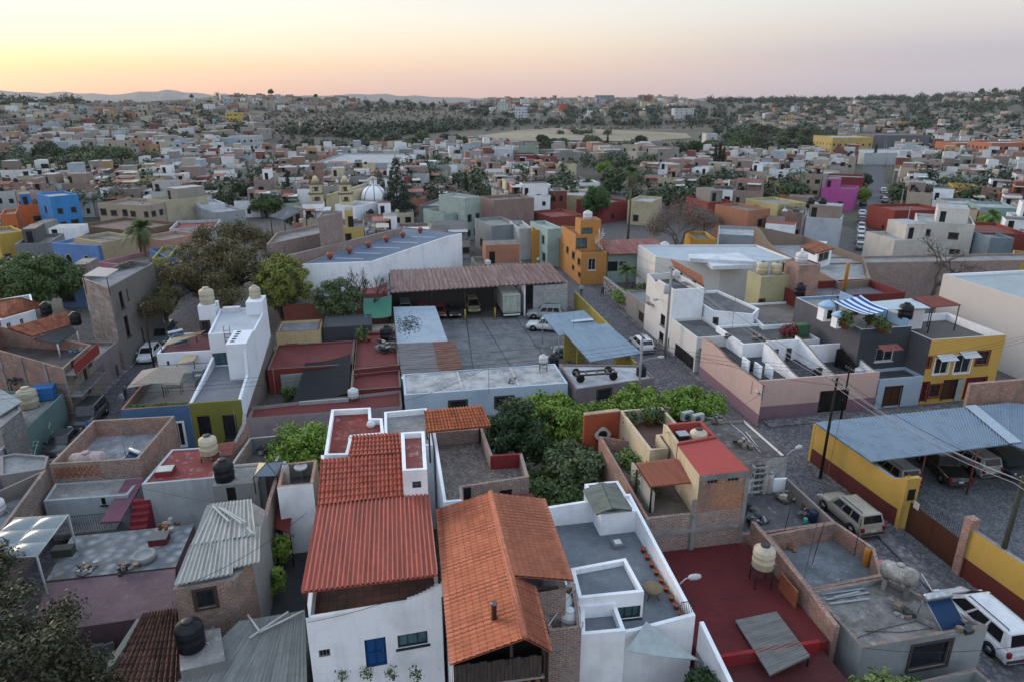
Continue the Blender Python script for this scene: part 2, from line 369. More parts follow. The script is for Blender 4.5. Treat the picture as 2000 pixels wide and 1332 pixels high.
def house(name, label, pts, z, wall=WHITE, roof=CONC, par=.5, cap=None, zb=0., th=.18, win=(), cat='building', group=None, base=None, zr=None, noroof=False, extra=None, edges=None):
    """pts: photo positions (u,v) or (u,v,z) of the outer top edge of the walls. wall: one material or one per edge"""
    P = [W(p[0], p[1], p[2] if len(p) > 2 else z) if not isinstance(p, Vector) else p for p in pts]
    P = [Vector((p.x, p.y, z)) if p.z == 0 else p for p in P]
    n = len(P); sg = 1 if ply(P, 0) > 0 else -1; zmin = min(p.z for p in P); zr = zr if zr is not None else zmin - par
    c = sum(P, Vector()) / n; root = thing(name, (c.x, c.y, zb), label, cat, group)
    walls = list(wall) if isinstance(wall, (list, tuple)) else [wall] * n
    mb = MB(); hs = {}
    for w_ in win:
        i, u0, v0, u1, v1, sty = w_[:6]; a_, b_ = P[i], P[(i+1) % n]; d = Vector((b_.x - a_.x, b_.y - a_.y, 0)); Ln = d.length; d /= Ln
        on = Vector((d.y, -d.x, 0)) * sg; q = []
        for (u, v) in ((u0, v0), (u1, v1)):
            r = ray(u, v); cc = Vector((a_.x, a_.y, 0)); t = cc.dot(on) / r.dot(on) if abs(r.dot(on)) > 1e-6 else 1
            p = r * t + Vector((0, 0, CAM_H)); q.append(((p - a_).dot(d), p.z))
        s0, s1 = sorted((q[0][0], q[1][0])); h0, h1 = sorted((q[0][1], q[1][1]))
        s0, s1 = max(s0, .08), min(s1, Ln - .08); h0, h1 = max(h0, zb + .03), min(h1, min(a_.z, b_.z) - .08)
        if s1 - s0 < .15 or h1 - h0 < .15: continue
        hs.setdefault(i, []).append(((s0, s1, h0, h1), sty, d, on, a_, w_[6] if len(w_) > 6 else None))
    I = inset(P, th)
    for i in range(n):
        a_, b_ = P[i], P[(i+1) % n]; d = (b_ - a_); on = Vector((d.y, -d.x, 0)).normalized() * sg
        mt = walls[i % len(walls)]
        if edges is not None and i not in edges: continue
        wall_face(mb, a_, b_, a_.z, b_.z, zb, [h[0] for h in hs.get(i, [])], mt, base, on)
        ia, ib = I[i], I[(i+1) % n]
        if min(a_.z, b_.z) - zr > .02:
            wall_face(mb, ib, ia, b_.z, a_.z, zr, [], mt, None, -on)
        cm = cap or mt
        if min(a_.z, b_.z) - zr > .02 or not noroof:
            mb.face([a_, b_, ib, ia] if sg > 0 else [b_, a_, ia, ib], cm)
    mb.build('wall', root)
    for i, l_ in hs.items():
        for h, sty, d, on, a_, lb in l_: opening(root, a_, d, on, h, sty, lb)
    if not noroof:
        r = MB(); Q = [Vector((p.x, p.y, zr)) for p in (I if zmin - zr > .02 else P)]
        if sg < 0: Q = Q[::-1]
        e = .003 if zmin - zr <= .02 else 0
        r.face([q + UP * e for q in Q], roof); r.build('roof', root)
    FOOT.append([(p.x, p.y) for p in P])
    return root
FOOT = []      # footprints of everything placed by hand: the filled-in town keeps clear of them
def pt(p, z=None):
    if isinstance(p, Vector): return p
    return W(p[0], p[1], p[2] if len(p) > 2 else z)
def sheet(root, name, q, m, ribs=20, amp=.035, z=None, th=.03, over=0, prof='sin', rows=0, label=None, flip=False):
    """ribbed sheet over the quad q = near-left, near-right, far-right, far-left; ribs run from near to far. rows: tile courses"""
    A, B, C_, D = [pt(p, z) for p in q]
    if flip: A, B, C_, D = B, C_, D, A
    nrm = (B - A).cross(D - A).normalized(); nrm = nrm if nrm.z > 0 else -nrm
    per = 6; ni = ribs * per + 1; rows_ = [0., 1.] if not rows else sum(([k / rows, (k + .999) / rows] for k in range(rows)), [])
    top = []; LL = (D - A).length; WW = (B - A).length; mb = MB()
    for j, tt in enumerate(rows_):
        a_, b_ = A.lerp(D, tt), B.lerp(C_, tt); row = []
        step = (.05 if j % 2 == 0 else 0.) if rows else 0
        for i in range(ni):
            s = i / (ni - 1); ph = 2 * math.pi * i / per
            h = amp * (math.cos(ph) if prof == 'sin' else (1 if i % per in (0, 1) else -1) if prof == 'box' else (2 * abs(math.cos(ph / 2)) - 1))
            row.append(a_.lerp(b_, s) + nrm * (h + step + amp))
        top.append(row)
    mb.grid(top, m, prof == 'sin')
    k0 = len(mb.f) - (len(top) - 1) * (ni - 1); fi = k0
    for j in range(len(top) - 1):
        for i in range(ni - 1):
            u0, u1 = WW * i / (ni - 1), WW * (i + 1) / (ni - 1); v0, v1 = rows_[j] * LL, rows_[j+1] * LL
            mb.uvf[fi] = [(u0, v0), (u1, v0), (u1, v1), (u0, v1)]; fi += 1
    e = nrm * -(th)
    rim = [A + e, B + e, C_ + e, D + e]; t = [A, B, C_, D]
    mb.face(rim[::-1] if (B - A).cross(D - A).z > 0 else rim, m)
    for a_, b_ in ((0, 1), (1, 2), (2, 3), (3, 0)): mb.face([rim[a_], rim[b_], t[b_], t[a_]], m)
    o = mb.build(name, root)
    if label: o['label'] = label
    return o
# ---------------------------------------------------------------- helpers on the street grid
def gp(x, y, z=0.): return Vector((GX.x * x + GY.x * y, GX.y * x + GY.y * y, z))
def FX(u, v, gx):          # the point of a photo ray on the plane grid-x = gx
    d = ray(u, v); k = gx / d.dot(GX); return d * k + Vector((0, 0, CAM_H))
def FY(u, v, gy):
    d = ray(u, v); k = gy / d.dot(GY); return d * k + Vector((0, 0, CAM_H))
def gxy(p): return p.dot(GX), p.dot(GY)
def strip(mb, tops, th, z0, m, cap=None, side=None):
    """free standing wall along points (tops may slope), thickness th"""
    for a, b in zip(tops, tops[1:]):
        d = (b - a).xy.normalized(); n_ = Vector((-d.y, d.x, 0)) * th
        A0, B0 = Vector((a.x, a.y, z0)), Vector((b.x, b.y, z0))
        mb.face([A0, B0, b, a], m); mb.face([B0 + n_, A0 + n_, a + n_, b + n_], m)
        mb.face([a, b, b + n_, a + n_], cap or m)
        mb.face([A0, a, a + n_, A0 + n_], m); mb.face([b, B0, B0 + n_, b + n_], m)
def one(name, mb, label, cat, group=None, kind=None, org=None):
    o = mb.build(name, None, org if org is not None else np.array(mb.v).min(axis=0)); return tag(o, label, cat, group, kind)
PROTO = {}
def put(kind, loc, label, rz=0., s=1., group=None, scale=None):
    """a thing of a catalogue kind; the first is built, later ones are copies with copies of their parts"""
    loc = Vector(loc)
    if kind not in PROTO:
        o = CAT[kind](label); PROTO[kind] = o; o.location = loc; o.rotation_euler.z = rz; o.scale = scale or (s, s, s); o['label'] = label
        if group: o['group'] = group
        elif 'group' in o: pass
        return o
    o = dup(PROTO[kind], loc, rz, label, s, group, None, scale)
    if not group and 'group' in o and not GROUPOF.get(kind): del o['group']
    if GROUPOF.get(kind) and not group: o['group'] = GROUPOF[kind]
    return o
GROUPOF = {}
CAT = {}
def tank_maker(name, cm, lid, h=1.35, r=.55, g='rooftop water tanks'):
    def f(label):
        o = local(name, (0, 0, 0), label, 'water tank', g)
        prof = [(r*.9, 0), (r, .05), (r, .28*h), (r*1.03, .3*h), (r*1.03, .34*h), (r, .36*h), (r, .55*h), (r*1.03, .57*h), (r*1.03, .61*h), (r, .63*h), (r, .74*h), (r*.95, .8*h), (r*.42, .93*h), (r*.4, .95*h)]
        MB().lathe(prof, cm).build('tank_body', o)
        MB().lathe([(r*.44, .95*h), (r*.44, h*.985), (r*.3, h), (.02, h*1.01)], lid).build('lid', o)
        b = MB().tube([(r*.98, 0.05, .15), (r+.12, .05, .15), (r+.12, .05, -.25)], .022, M('flat', '#9aa0a4')); b.build('pipe', o); return o
    return f
CREAM = M('flat', '#b9ae98', r=.5); NAVY = M('flat', '#14181f', r=.45)
CAT['tank_black'] = tank_maker('water_tank', NAVY, NAVY); CAT['tank_cream'] = tank_maker('water_tank', CREAM, M('flat', '#2d3338'))
CAT['tank_beige'] = tank_maker('water_tank', M('flat', '#aca58f'), M('flat', '#aca58f')); CAT['tank_white'] = tank_maker('water_tank', M('flat', '#c4c6c8'), M('flat', '#c4c6c8'), .8, .42)
CAT['tank_blue'] = tank_maker('water_tank', M('flat', '#b9ac8b'), M('flat', '#1569b0'), 1.3, .55)
def stand(label):
    o = local('tank_stand', (0, 0, 0), label, 'stand')
    for x in (-.42, .42):
        for y in (-.42, .42): MB().tube([(x, y, 0), (x, y, 1.05)], .03, IRON).build('leg', o)
    f = MB(); f.lathe([(.56, 1.05), (.58, 1.08), (.56, 1.11)], IRON, n=14)
    for x in (-.42, .42): f.box((x - .02, -.42, .45), (.04, 0, 0), (0, .84, 0), (0, 0, .04), IRON); f.box((-.42, x - .02, .6), (.84, 0, 0), (0, .04, 0), (0, 0, .04), IRON)
    f.build('frame', o); return o
CAT['stand'] = stand
def htank(mat, L=1.9, r=.5, name='cistern'):
    def f(label):
        o = local(name, (0, 0, 0), label, 'water tank')
        b = MB(); b.lathe([(.05, -L/2), (r*.6, -L/2+.04), (r*.9, -L/2+.15), (r, -L/2+.3), (r, L/2-.3), (r*.9, L/2-.15), (r*.6, L/2-.04), (.05, L/2)], mat, (0, 0, .75 + r), 20, 'X')
        b.build('tank_body', o)
        for x in (-.55, .55):
            MB().cbox((x, 0, .38), (.22, .95, .76), M('roof', '#8d8984', '#5b5856')).build('support', o)
        MB().lathe([(.2, 0), (.2, .12), (.1, .16)], mat, (0, 0, .73 + 2*r), 12).build('lid', o); return o
    return f
CAT['cistern'] = htank(M('roof', '#a9a69f', '#6f6b66')); 
def pinkc(label):
    o = local('cistern', (0, 0, 0), label, 'water tank'); m = M('roof', '#b39f9d', '#7e6f6d')
    v = [(.05, -.85), (.42, -.82), (.52, -.7), (.55, -.2), (.55, .2), (.52, .7), (.42, .82), (.05, .85)]
    MB().lathe(v, m, (0, 0, .55), 20, 'X').build('tank_body', o); MB().lathe([(.22, 1.08), (.2, 1.16), (.05, 1.17)], m, (0, 0, 0), 12).build('lid', o)
    MB().cbox((0, 0, .06), (1.3, .8, .1), CONC).build('support', o); return o
CAT['cistern_round'] = pinkc
def heater(label):
    o = local('solar_water_heater', (0, 0, 0), label, 'solar heater')
    b = MB(); b.lathe([(.05, -.75), (.2, -.75), (.21, -.7), (.21, .7), (.2, .75), (.05, .75)], M('metal', '#b7bbbf'), (0, .55, 1.1), 16, 'X'); b.build('drum', o)
    for i in range(15):
        x = -.66 + i * .094; MB().tube([(x, -.95, .12), (x, .42, 1.0)], .036, M('flat', '#123a63', r=.15), 8).build('tube', o)
    f = MB()
    for x in (-.72, .72): f.tube([(x, -1.0, .08), (x, .5, 1.02)], .025, M('metal', '#9ea3a7')); f.tube([(x, .6, 1.0), (x, .75, 0)], .025, M('metal', '#9ea3a7')); f.tube([(x, -1.0, .08), (x, -1.0, 0)], .025, M('metal', '#9ea3a7'))
    f.tube([(-.74, -.98, .1), (.74, -.98, .1)], .03, M('metal', '#9ea3a7')); f.build('frame', o); return o
CAT['heater'] = heater
def ac(label):
    o = local('air_conditioner', (0, 0, 0), label, 'air conditioner'); m = M('flat', '#9ba0a2')
    MB().cbox((0, 0, .36), (.85, .35, .6), m).build('casing', o)
    g = MB(); g.lathe([(.22, .176), (.22, .19), (.18, .195)], M('flat', '#3d4144'), (-.12, -.37, .36), 16, 'Y'); g.build('fan_grille', o)
    for x in (-.3, .3): MB().cbox((x, 0, .03), (.06, .4, .06), IRON).build('foot', o)
    return o
CAT['ac'] = ac
def gas(c):
    def f(label):
        o = local('gas_cylinder', (0, 0, 0), label, 'gas cylinder'); m = M('flat', c)
        MB().lathe([(.14, 0), (.16, .05), (.16, .85), (.12, .97), (.05, 1.02)], m, n=12).build('cylinder_body', o)
        MB().lathe([(.08, 1.0), (.09, 1.02), (.09, 1.12), (.07, 1.12)], M('flat', '#8a8f94'), n=10).build('collar', o); return o
    return f
CAT['gas'] = gas('#a6a39d'); CAT['gas_orange'] = gas('#c07a1c')
def potf(c, r=.17, plant=0):
    def f(label):
        o = local('plant_pot', (0, 0, 0), label, 'pot'); m = M('plaster', c, dirt=.6)
        MB().lathe([(r*.65, 0), (r*.98, r*1.5), (r*1.08, r*1.5), (r*1.08, r*1.8), (r*.9, r*1.8), (r*.85, r*1.55)], m, n=14).build('pot_body', o)
        if plant: leafy('foliage', o, [((0, 0, r*2.4), r*1.7)], plant, .1, M('leaf', '#4a5c2c', '#2a3a1c'))
        return o
    return f
# leaf clouds --------------------------------------------------
def leafy(name, parent, clumps, n, size, mat, flat=.5, seed=None, droop=0., asp=.55):
    """n leaf faces spread through clumps [(centre, radius or (rx,ry,rz))]"""
    rg = np.random.default_rng(seed if seed is not None else random.randrange(10**6))
    C_ = np.array([c for c, r in clumps], float); Rr = np.array([(r if hasattr(r, '__len__') else (r, r, r)) for c, r in clumps], float)
    wts = (Rr.prod(axis=1)) ** (2/3.); wts /= wts.sum(); k = rg.choice(len(clumps), n, p=wts)
    d = rg.normal(size=(n, 3)); d /= np.linalg.norm(d, axis=1)[:, None]; rad = rg.random(n) ** .38
    P = C_[k] + d * Rr[k] * rad[:, None] * (1 + .22 * rg.normal(size=n))[:, None]
    nr = d * .7 + rg.normal(size=(n, 3)) * .6; nr[:, 2] += flat; nr /= np.linalg.norm(nr, axis=1)[:, None]
    t = np.cross(nr, rg.normal(size=(n, 3))); t[:, 2] -= droop; t /= np.linalg.norm(t, axis=1)[:, None]; b = np.cross(nr, t)
    s = size * (.6 + .8 * rg.random(n))[:, None]; t = t * s; b = b * s * asp
    V = np.stack([P - t, P + b * .9, P + t, P - b * .9], 1).reshape(-1, 3)
    me = bpy.data.meshes.new(name); me.vertices.add(4*n); me.vertices.foreach_set('co', V.ravel()); me.loops.add(4*n); me.polygons.add(n)
    me.loops.foreach_set('vertex_index', np.arange(4*n)); me.polygons.foreach_set('loop_start', np.arange(0, 4*n, 4)); me.polygons.foreach_set('loop_total', np.full(n, 4))
    me.materials.append(mat); me.update(); o = bpy.data.objects.new(name, me); col.objects.link(o); o.parent = parent; return o
def limb(mb, a, b, r0, r1, m, wob=.12, n=5):
    a, b = Vector(a), Vector(b); L_ = (b - a).length; ps = []
    for i in range(n + 1):
        t = i / n; p = a.lerp(b, t); k = wob * L_ * math.sin(math.pi * t)
        ps.append(p + Vector((random.uniform(-1, 1), random.uniform(-1, 1), random.uniform(-.4, .8))) * k)
    ps[0] = a; ps[-1] = b
    mb.tube(ps, [r0 + (r1 - r0) * i / n for i in range(n + 1)], m, 6); return ps
BARK = M('bark', '#4a4038'); BARKG = M('bark', '#6a625a')
def tree(label, kind='tree', h=6, r=3, leaf=None, n=6000, ls=.14, trunk=.35, ncl=26, seed=1, zc=.62, sq=.75, clr=.34, gap=0., bark=BARK, group=None, cat='tree', under=.35):
    rs = random.getstate(); random.seed(seed); o = local(kind, (0, 0, 0), label, cat, group); cl = []
    for i in range(ncl):
        ph = i * 2.39996 + random.uniform(-.4, .4); zz = 1 - (i + .5) / ncl * (1 + under); q = math.sqrt(max(0, 1 - zz * zz)); k = random.uniform(.62, .98)
        rr_ = r * clr * random.uniform(.7, 1.25)
        cl.append((Vector((math.cos(ph) * q * r * k, math.sin(ph) * q * r * k, h * zc + zz * h * (1 - zc) * k * .95 * sq / .75)), (rr_, rr_, rr_ * .7)))
    cl.append((Vector((0, 0, h * zc)), (r * .5, r * .5, r * .35)))
    tm = MB(); top = Vector((random.uniform(-.2, .2) * r, random.uniform(-.2, .2) * r, h * (zc - .22)))
    limb(tm, (0, 0, -.3), top, r * .09 * trunk / .35, r * .06 * trunk / .35, bark, .05)
    for c, q in cl[::2]: limb(tm, top, c, r * .035, r * .008, bark, .12)
    tm.build('trunk', o)
    leafy('crown', o, [(tuple(c), q) for c, q in cl], n, ls, leaf, seed=seed); random.setstate(rs); return o
def bare(label, h=6, r=3, depth=5, seed=3, m=BARK, thick=.16, kind='bare_tree', leafm=None, nl=0, ls=.1, group=None, spread=.55):
    rs = random.getstate(); random.seed(seed); o = local(kind, (0, 0, 0), label, 'tree', group); tm = MB(); bm_ = MB(); ends = []
    def grow(p, d, L_, rad, k):
        e = p + d * L_; mid = p.lerp(e, .5) + Vector((random.uniform(-1, 1), random.uniform(-1, 1), random.uniform(-.5, .5))) * L_ * .12
        (tm if k >= depth - 1 else bm_).tube([p, mid, e], [rad, rad * .85, rad * .68], m, 6 if k >= depth - 1 else 4 if k > 1 else 3, False)
        if k == 0: ends.append(e); return
        for _ in range(random.choice((2, 3, 3)) if k < depth else 3):
            nd = (d + Vector((random.gauss(0, 1), random.gauss(0, 1), random.gauss(.25, .45))) * spread).normalized()
            nd = Vector((nd.x, nd.y, nd.z * h / (r * 1.6))).normalized()
            grow(e, nd, L_ * random.uniform(.62, .86), rad * .66, k - 1)
        if k <= 2: ends.append(e)
    grow(Vector((0, 0, -.2)), Vector((random.uniform(-.1, .1), 0, 1)).normalized(), h * .3, thick, depth)
    tm.build('trunk', o)
    if bm_.f: bm_.build('branches', o)
    if nl: leafy('foliage', o, [(tuple(e), r * .11) for e in ends], nl, ls, leafm, seed=seed)
    random.setstate(rs); return o
def cypress(label, h=9, r=.8, seed=1, group=None, leaf=None):
    o = local('cypress_tree', (0, 0, 0), label, 'tree', group); MB().tube([(0, 0, -.2), (0, 0, h * .9)], [.13, .03], BARK).build('trunk', o)
    cl = [((random.uniform(-.1, .1), random.uniform(-.1, .1), h * (.07 + .9 * i / 16)), (r * (math.sin(math.pi * (.12 + .8 * i / 16)) ** .6) * random.uniform(.8, 1.05),) * 2 + (h * .06,)) for i in range(17)]
    leafy('crown', o, cl, 1500, .2, leaf or M('leaf', '#23331f', '#121d12'), seed=seed, flat=0); return o
def conifer(label, h=12, r=3, seed=1, n=6000, group=None, leaf=None):
    o = local('conifer_tree', (0, 0, 0), label, 'tree', group); MB().tube([(0, 0, -.2), (0, 0, h * .97)], [.28, .04], BARK).build('trunk', o); cl = []
    rs = random.getstate(); random.seed(seed)
    for i in range(22):
        t = i / 21; z = h * (.1 + .87 * t); rr_ = r * (1 - t) ** .8 + .2
        for k in range(max(3, int(8 * (1 - t)))):
            a_ = k * 6.283 / max(3, int(8 * (1 - t))) + i * .7 + random.uniform(-.25, .25); q = rr_ * random.uniform(.45, .8); cl.append(((math.cos(a_) * q, math.sin(a_) * q, z - .1 * q), (rr_ * .4, rr_ * .4, h * .022)))
    leafy('crown', o, cl, n, .24, leaf or M('leaf', '#2c3d26', '#15200f'), seed=seed, asp=.35); random.setstate(rs); return o
def palm(label, h=8, fr=2.2, seed=1, skirt=True, group=None, n=26, leaf=None):
    rs = random.getstate(); random.seed(seed); o = local('palm_tree', (0, 0, 0), label, 'palm tree', group)
    MB().tube([(0, 0, -.2), (.1, 0, h * .5), (.05, .05, h)], [.26, .19, .2], M('bark', '#6b5f50'), 8).build('trunk', o)
    gm = leaf or M('leaf', '#4f6134', '#2c3c1e'); f = MB()
    def frond(mb, a_, el, L_, mat):
        d = Vector((math.cos(a_), math.sin(a_), 0)); s_ = Vector((-d.y, d.x, 0)); P = []
        for i in range(9):
            t = i / 8; P.append(Vector((.05, .05, h)) + d * L_ * (t * math.cos(el) - .12 * t * t) + UP * L_ * (t * math.sin(el) - .55 * t * t))
        for i in range(1, 9):
            w_ = L_ * .28 * math.sin(math.pi * min(.98, i / 8 * .85 + .12)); p = P[i]
            for sg in (-1, 1):
                tip = p + s_ * sg * w_ + (P[i] - P[i-1]) * .8 - UP * w_ * .45
                mb.face([P[i-1], P[i-1].lerp(p, .55), tip], mat); mb.face([P[i-1].lerp(p, .55), p, tip + (P[i] - P[i-1]) * .5], mat)
    for i in range(n): frond(f, i * 2.4 + random.random(), random.uniform(-.15, 1.2), fr * random.uniform(.8, 1.1), gm)
    f.build('crown', o)
    if skirt:
        s2 = MB(); bm2 = M('leaf', '#5f5440', '#3d3527')
        for i in range(18): frond(s2, i * 2.4, random.uniform(-1.3, -.7), fr * .7, bm2)
        s2.build('dead_fronds', o)
    random.setstate(rs); return o
# vehicles ------------------------------------------------------
TYRE = M('flat', '#141415', r=.9); RIM = M('metal', '#84878a'); LAMPR = M('flat', '#7d1414', r=.2); LAMPW = M('flat', '#c9ccce', r=.2); CGL = M('glass', '#11151a')
VK = {  # L, W, H, belt, clearance, wheel r, cabin front base, roof front, roof rear, cabin rear base, hood z, tail z, wheel y front/rear
 'suv': (4.65, 1.84, 1.76, 1.08, .3, .37, 1.0, .42, -2.0, -2.22, 1.02, 1.05, 1.42, -1.4), 'hatch': (3.85, 1.66, 1.47, .93, .2, .29, 1.1, .4, -1.35, -1.78, .86, .93, 1.2, -1.22),
 'sedan': (4.4, 1.72, 1.43, .92, .2, .3, 1.0, .3, -.95, -1.6, .86, .96, 1.33, -1.25), 'pickup': (5.1, 1.8, 1.72, 1.05, .32, .36, 1.15, .6, -.65, -.8, 1.0, 1.02, 1.6, -1.5),
 'van': (4.9, 1.82, 1.95, 1.05, .22, .33, 1.75, 1.1, -2.2, -2.38, .98, 1.05, 1.6, -1.45), 'minivan': (4.9, 1.95, 1.78, 1.0, .2, .33, 1.75, .75, -2.1, -2.35, .92, 1.0, 1.55, -1.5)}
def car_maker(k, c, name, cat='car', rails=False, cover=None):
    L_, Wd, H_, belt, clr, wr, cf, rf, rr_, cr, hz_, tz, wf, wb = VK[k]
    def f(label):
        o = local(name, (0, 0, 0), label, cat); pm = M('paint', c) if not cover else M('sheet', cover); hw = Wd / 2
        b = MB(); st = [(L_/2, .62, hz_*.52, .35), (L_/2 - .06, .9, hz_*.72, clr+.04), (L_/2 - .25, .97, hz_*.9, clr), (L_/2 - .6, 1, hz_*.97, clr), (cf + .05, 1, hz_, clr), (cf - .2, 1, belt, clr), (cr + .1, 1, belt, clr), (min(cr, -L_/2+.25), 1, tz, clr), (-L_/2 + .12, .97, tz*.96, clr), (-L_/2, .9, tz*.72, clr+.05)]
        rows = []
        for y, wk, zt, zb_ in st:
            w_ = hw * wk; pf = [(w_*.86, zb_), (w_*.98, zb_+.14), (w_, zt*.62), (w_*.985, zt*.88), (w_*.9, zt*.975), (w_*.7, zt), (0, zt+.015)]
            rows.append([Vector((x, y, z)) for x, z in pf] + [Vector((-x, y, z)) for x, z in pf[-2::-1]])
        b.grid(rows, pm, True); b.face(rows[0], pm); b.face(rows[-1][::-1], pm)
        b.face([r_[0] for r_ in rows][::-1] + [r_[-1] for r_ in rows], DARK); b.build('body', o)
        tw = hw * .78; bw = hw * .93; t = MB()
        base = [(bw, cf), (-bw, cf), (-bw, cr), (bw, cr)]; top = [(tw, rf), (-tw, rf), (-tw, rr_), (tw, rr_)]
        Bv = [Vector((x, y, belt - .03)) for x, y in base]; Tv = [Vector((x, y, H_ - .05)) for x, y in top]; ctr = Vector((0, (rf + rr_) / 2, H_)); T2 = [Vector((p.x * .9, ctr.y + (p.y - ctr.y) * .93, H_)) for p in Tv]
        for i in range(4): j = (i + 1) % 4; t.face([Bv[j], Bv[i], Tv[i], Tv[j]][::-1], pm); t.face([Tv[j], Tv[i], T2[i], T2[j]][::-1], pm)
        t.face(T2, pm); t.build('roof', o)
        def pane(nm, i, a0, a1, b0, b1):
            j = (i + 1) % 4; B0, B1, T0, T1 = Bv[i], Bv[j], Tv[i], Tv[j]; q = lambda s, tt: B0.lerp(B1, s).lerp(T0.lerp(T1, s), tt)
            n_ = (B1 - B0).cross(T0 - B0).normalized(); mid = (B0 + B1 + T0 + T1) / 4; n_ = n_ if n_.dot(mid - Vector((0, (cf + cr) / 2, belt))) > 0 else -n_
            g = MB(); P = [q(a0, b0), q(a1, b0), q(a1, b1), q(a0, b1)]
            g.face([p + n_ * .012 for p in P], CGL)
            for x in range(4): y = (x + 1) % 4; g.face([P[x], P[y], P[y] + n_ * .012, P[x] + n_ * .012], CGL)
            g.build(nm, o)
        if not cover:
            pane('windscreen', 0, .06, .94, .1, .94); pane('rear_window', 2, .08, .92, .22, .92)
            nw = 3 if k in ('suv', 'van', 'minivan') else 2
            for i in (1, 3):
                for w_ in range(nw): pane('side_window', i, .09 + .84 * w_ / nw, .09 + .84 * (w_ + 1) / nw - .04, .14, .9)
            for x in (-1, 1):
                MB().cbox((x * hw * .72, L_/2 - .1, hz_*.68), (.36, .14, .14), LAMPW).build('headlight', o); MB().cbox((x * hw * .84, -L_/2 + .04, tz*.78), (.2, .12, .28), LAMPR).build('tail_light', o)
                MB().cbox((x * (hw + .1), cf - .25, belt + .08), (.2, .1, .14), pm).build('wing_mirror', o)
            MB().cbox((0, -L_/2 + .03, clr + .22), (Wd * .9, .16, .16), M('flat', '#3a3b3d')).build('bumper', o); MB().cbox((0, -L_/2 - .003, tz * .68), (.34, .04, .14), M('flat', '#b9bcb8')).build('number_plate', o)
        if k == 'pickup': MB().box((-hw*.82, -L_/2 + .12, tz + .02), (hw*1.64, 0, 0), (0, 1.45, 0), (0, 0, .012), M('flat', '#17181a')).build('cargo_bed', o)
        if rails:
            for x in (-1, 1): MB().tube([(x * tw * .8, rf - .2, H_ + .02), (x * tw * .8, rf - .3, H_ + .06), (x * tw * .8, rr_ + .3, H_ + .06), (x * tw * .8, rr_ + .2, H_ + .02)], .025, DARK).build('roof_rail', o)
        for y in (wf, wb):
            for x in (-1, 1):
                q = MB(); q.lathe([(wr * .6, -.11), (wr, -.1), (wr, .1), (wr * .6, .11)], TYRE, (x * (hw - .1), y, wr), 16, 'X'); q.lathe([(wr + .07, -.005), (wr + .07, .005)], DARK, (x * (hw - .005), y, wr + .02), 18, 'X')
                wo = q.build('wheel', o); r2 = MB(); r2.lathe([(wr * .58, -.015), (wr * .5, .0), (wr * .15, .015)], RIM, (x * (hw + .012), y, wr), 10, 'X'); r2.build('rim', wo)
        return o
    return f
CAT['suv_tan'] = car_maker('suv', '#9b9184', 'parked_car', rails=True); CAT['minivan_white'] = car_maker('minivan', '#ccd0d6', 'parked_car', rails=True)
CAT['hatch_white'] = car_maker('hatch', '#c9cdd2', 'parked_car'); CAT['hatch_silver'] = car_maker('hatch', '#7c8086', 'parked_car'); CAT['sedan_black'] = car_maker('sedan', '#191b1f', 'parked_car')
CAT['suv_dark'] = car_maker('suv', '#1f2830', 'parked_car'); CAT['van_gray'] = car_maker('van', '#5b6167', 'parked_van', 'van'); CAT['pickup_black'] = car_maker('pickup', '#111214', 'pickup_truck', 'pickup')
CAT['pickup_white'] = car_maker('pickup', '#cfd2d4', 'pickup_truck', 'pickup'); CAT['hatch_red'] = car_maker('hatch', '#6e1c1e', 'parked_car'); CAT['suv_silver'] = car_maker('suv', '#8d9297', 'parked_car', rails=True)
CAT['van_yellow'] = car_maker('van', '#766d40', 'parked_van', 'van'); CAT['car_covered'] = car_maker('sedan', '#2b3238', 'covered_car', 'car', cover='#3c444a'); CAT['suv_green'] = car_maker('suv', '#2b4a48', 'parked_car')
def truck(label):
    o = local('box_truck', (0, 0, 0), label, 'truck'); wm = M('sheet', '#aeb4ab')
    b = MB(); b.cbox((0, -.9, 2.05), (2.3, 4.6, 2.4), wm); b.build('cargo_box', o)
    r_ = MB()
    for x in (-.75, 0, .75): r_.cbox((x, -3.215, 2.05), (.05, .03, 2.2), M('flat', '#848a84'))
    for z in (1.0, 3.1): r_.cbox((0, -3.22, z), (2.2, .035, .08), M('flat', '#848a84'))
    r_.build('rear_doors', o); c = MB(); c.cbox((0, 2.4, 1.5), (2.1, 1.5, 1.8), M('paint', '#b9bdbd')); c.build('cab', o); MB().cbox((0, 3.16, 1.85), (1.8, .04, .7), CGL).build('windscreen', o)
    MB().cbox((0, 0, .68), (.9, 6.2, .25), DARK).build('chassis', o); MB().cbox((0, -3.2, .6), (2.2, .12, .2), M('flat', '#c7cac8')).build('bumper', o)
    for y in (2.1, -2.1):
        for x in (-1, 1): MB().lathe([(.25, -.14), (.45, -.13), (.45, .13), (.25, .14)], TYRE, (x * .92, y, .45), 16, 'X').build('wheel', o)
    return o
CAT['truck'] = truck
def moto(label):
    o = local('parked_motorcycle', (0, 0, 0), label, 'motorcycle')
    for y in (-.65, .65): MB().lathe([(.2, -.05), (.3, -.05), (.3, .05), (.2, .05)], TYRE, (0, y, .3), 16, 'X').build('wheel', o)
    b = MB(); b.tube([(0, -.6, .35), (0, -.2, .6), (0, .3, .62), (0, .62, .35)], .05, IRON); b.cbox((0, .15, .75), (.26, .42, .22), M('paint', '#1d222c')); b.cbox((0, .05, .42), (.22, .35, .28), IRON); b.build('frame', o)
    MB().cbox((0, -.35, .8), (.26, .6, .08), DARK).build('seat', o); MB().tube([(-.35, .45, 1.0), (0, .52, .98), (.35, .45, 1.0)], .02, IRON).build('handlebar', o); MB().lathe([(.09, 0), (.06, .08)], LAMPW, (0, .62, .86), 10, 'Y').build('headlight', o); return o
CAT['moto'] = moto
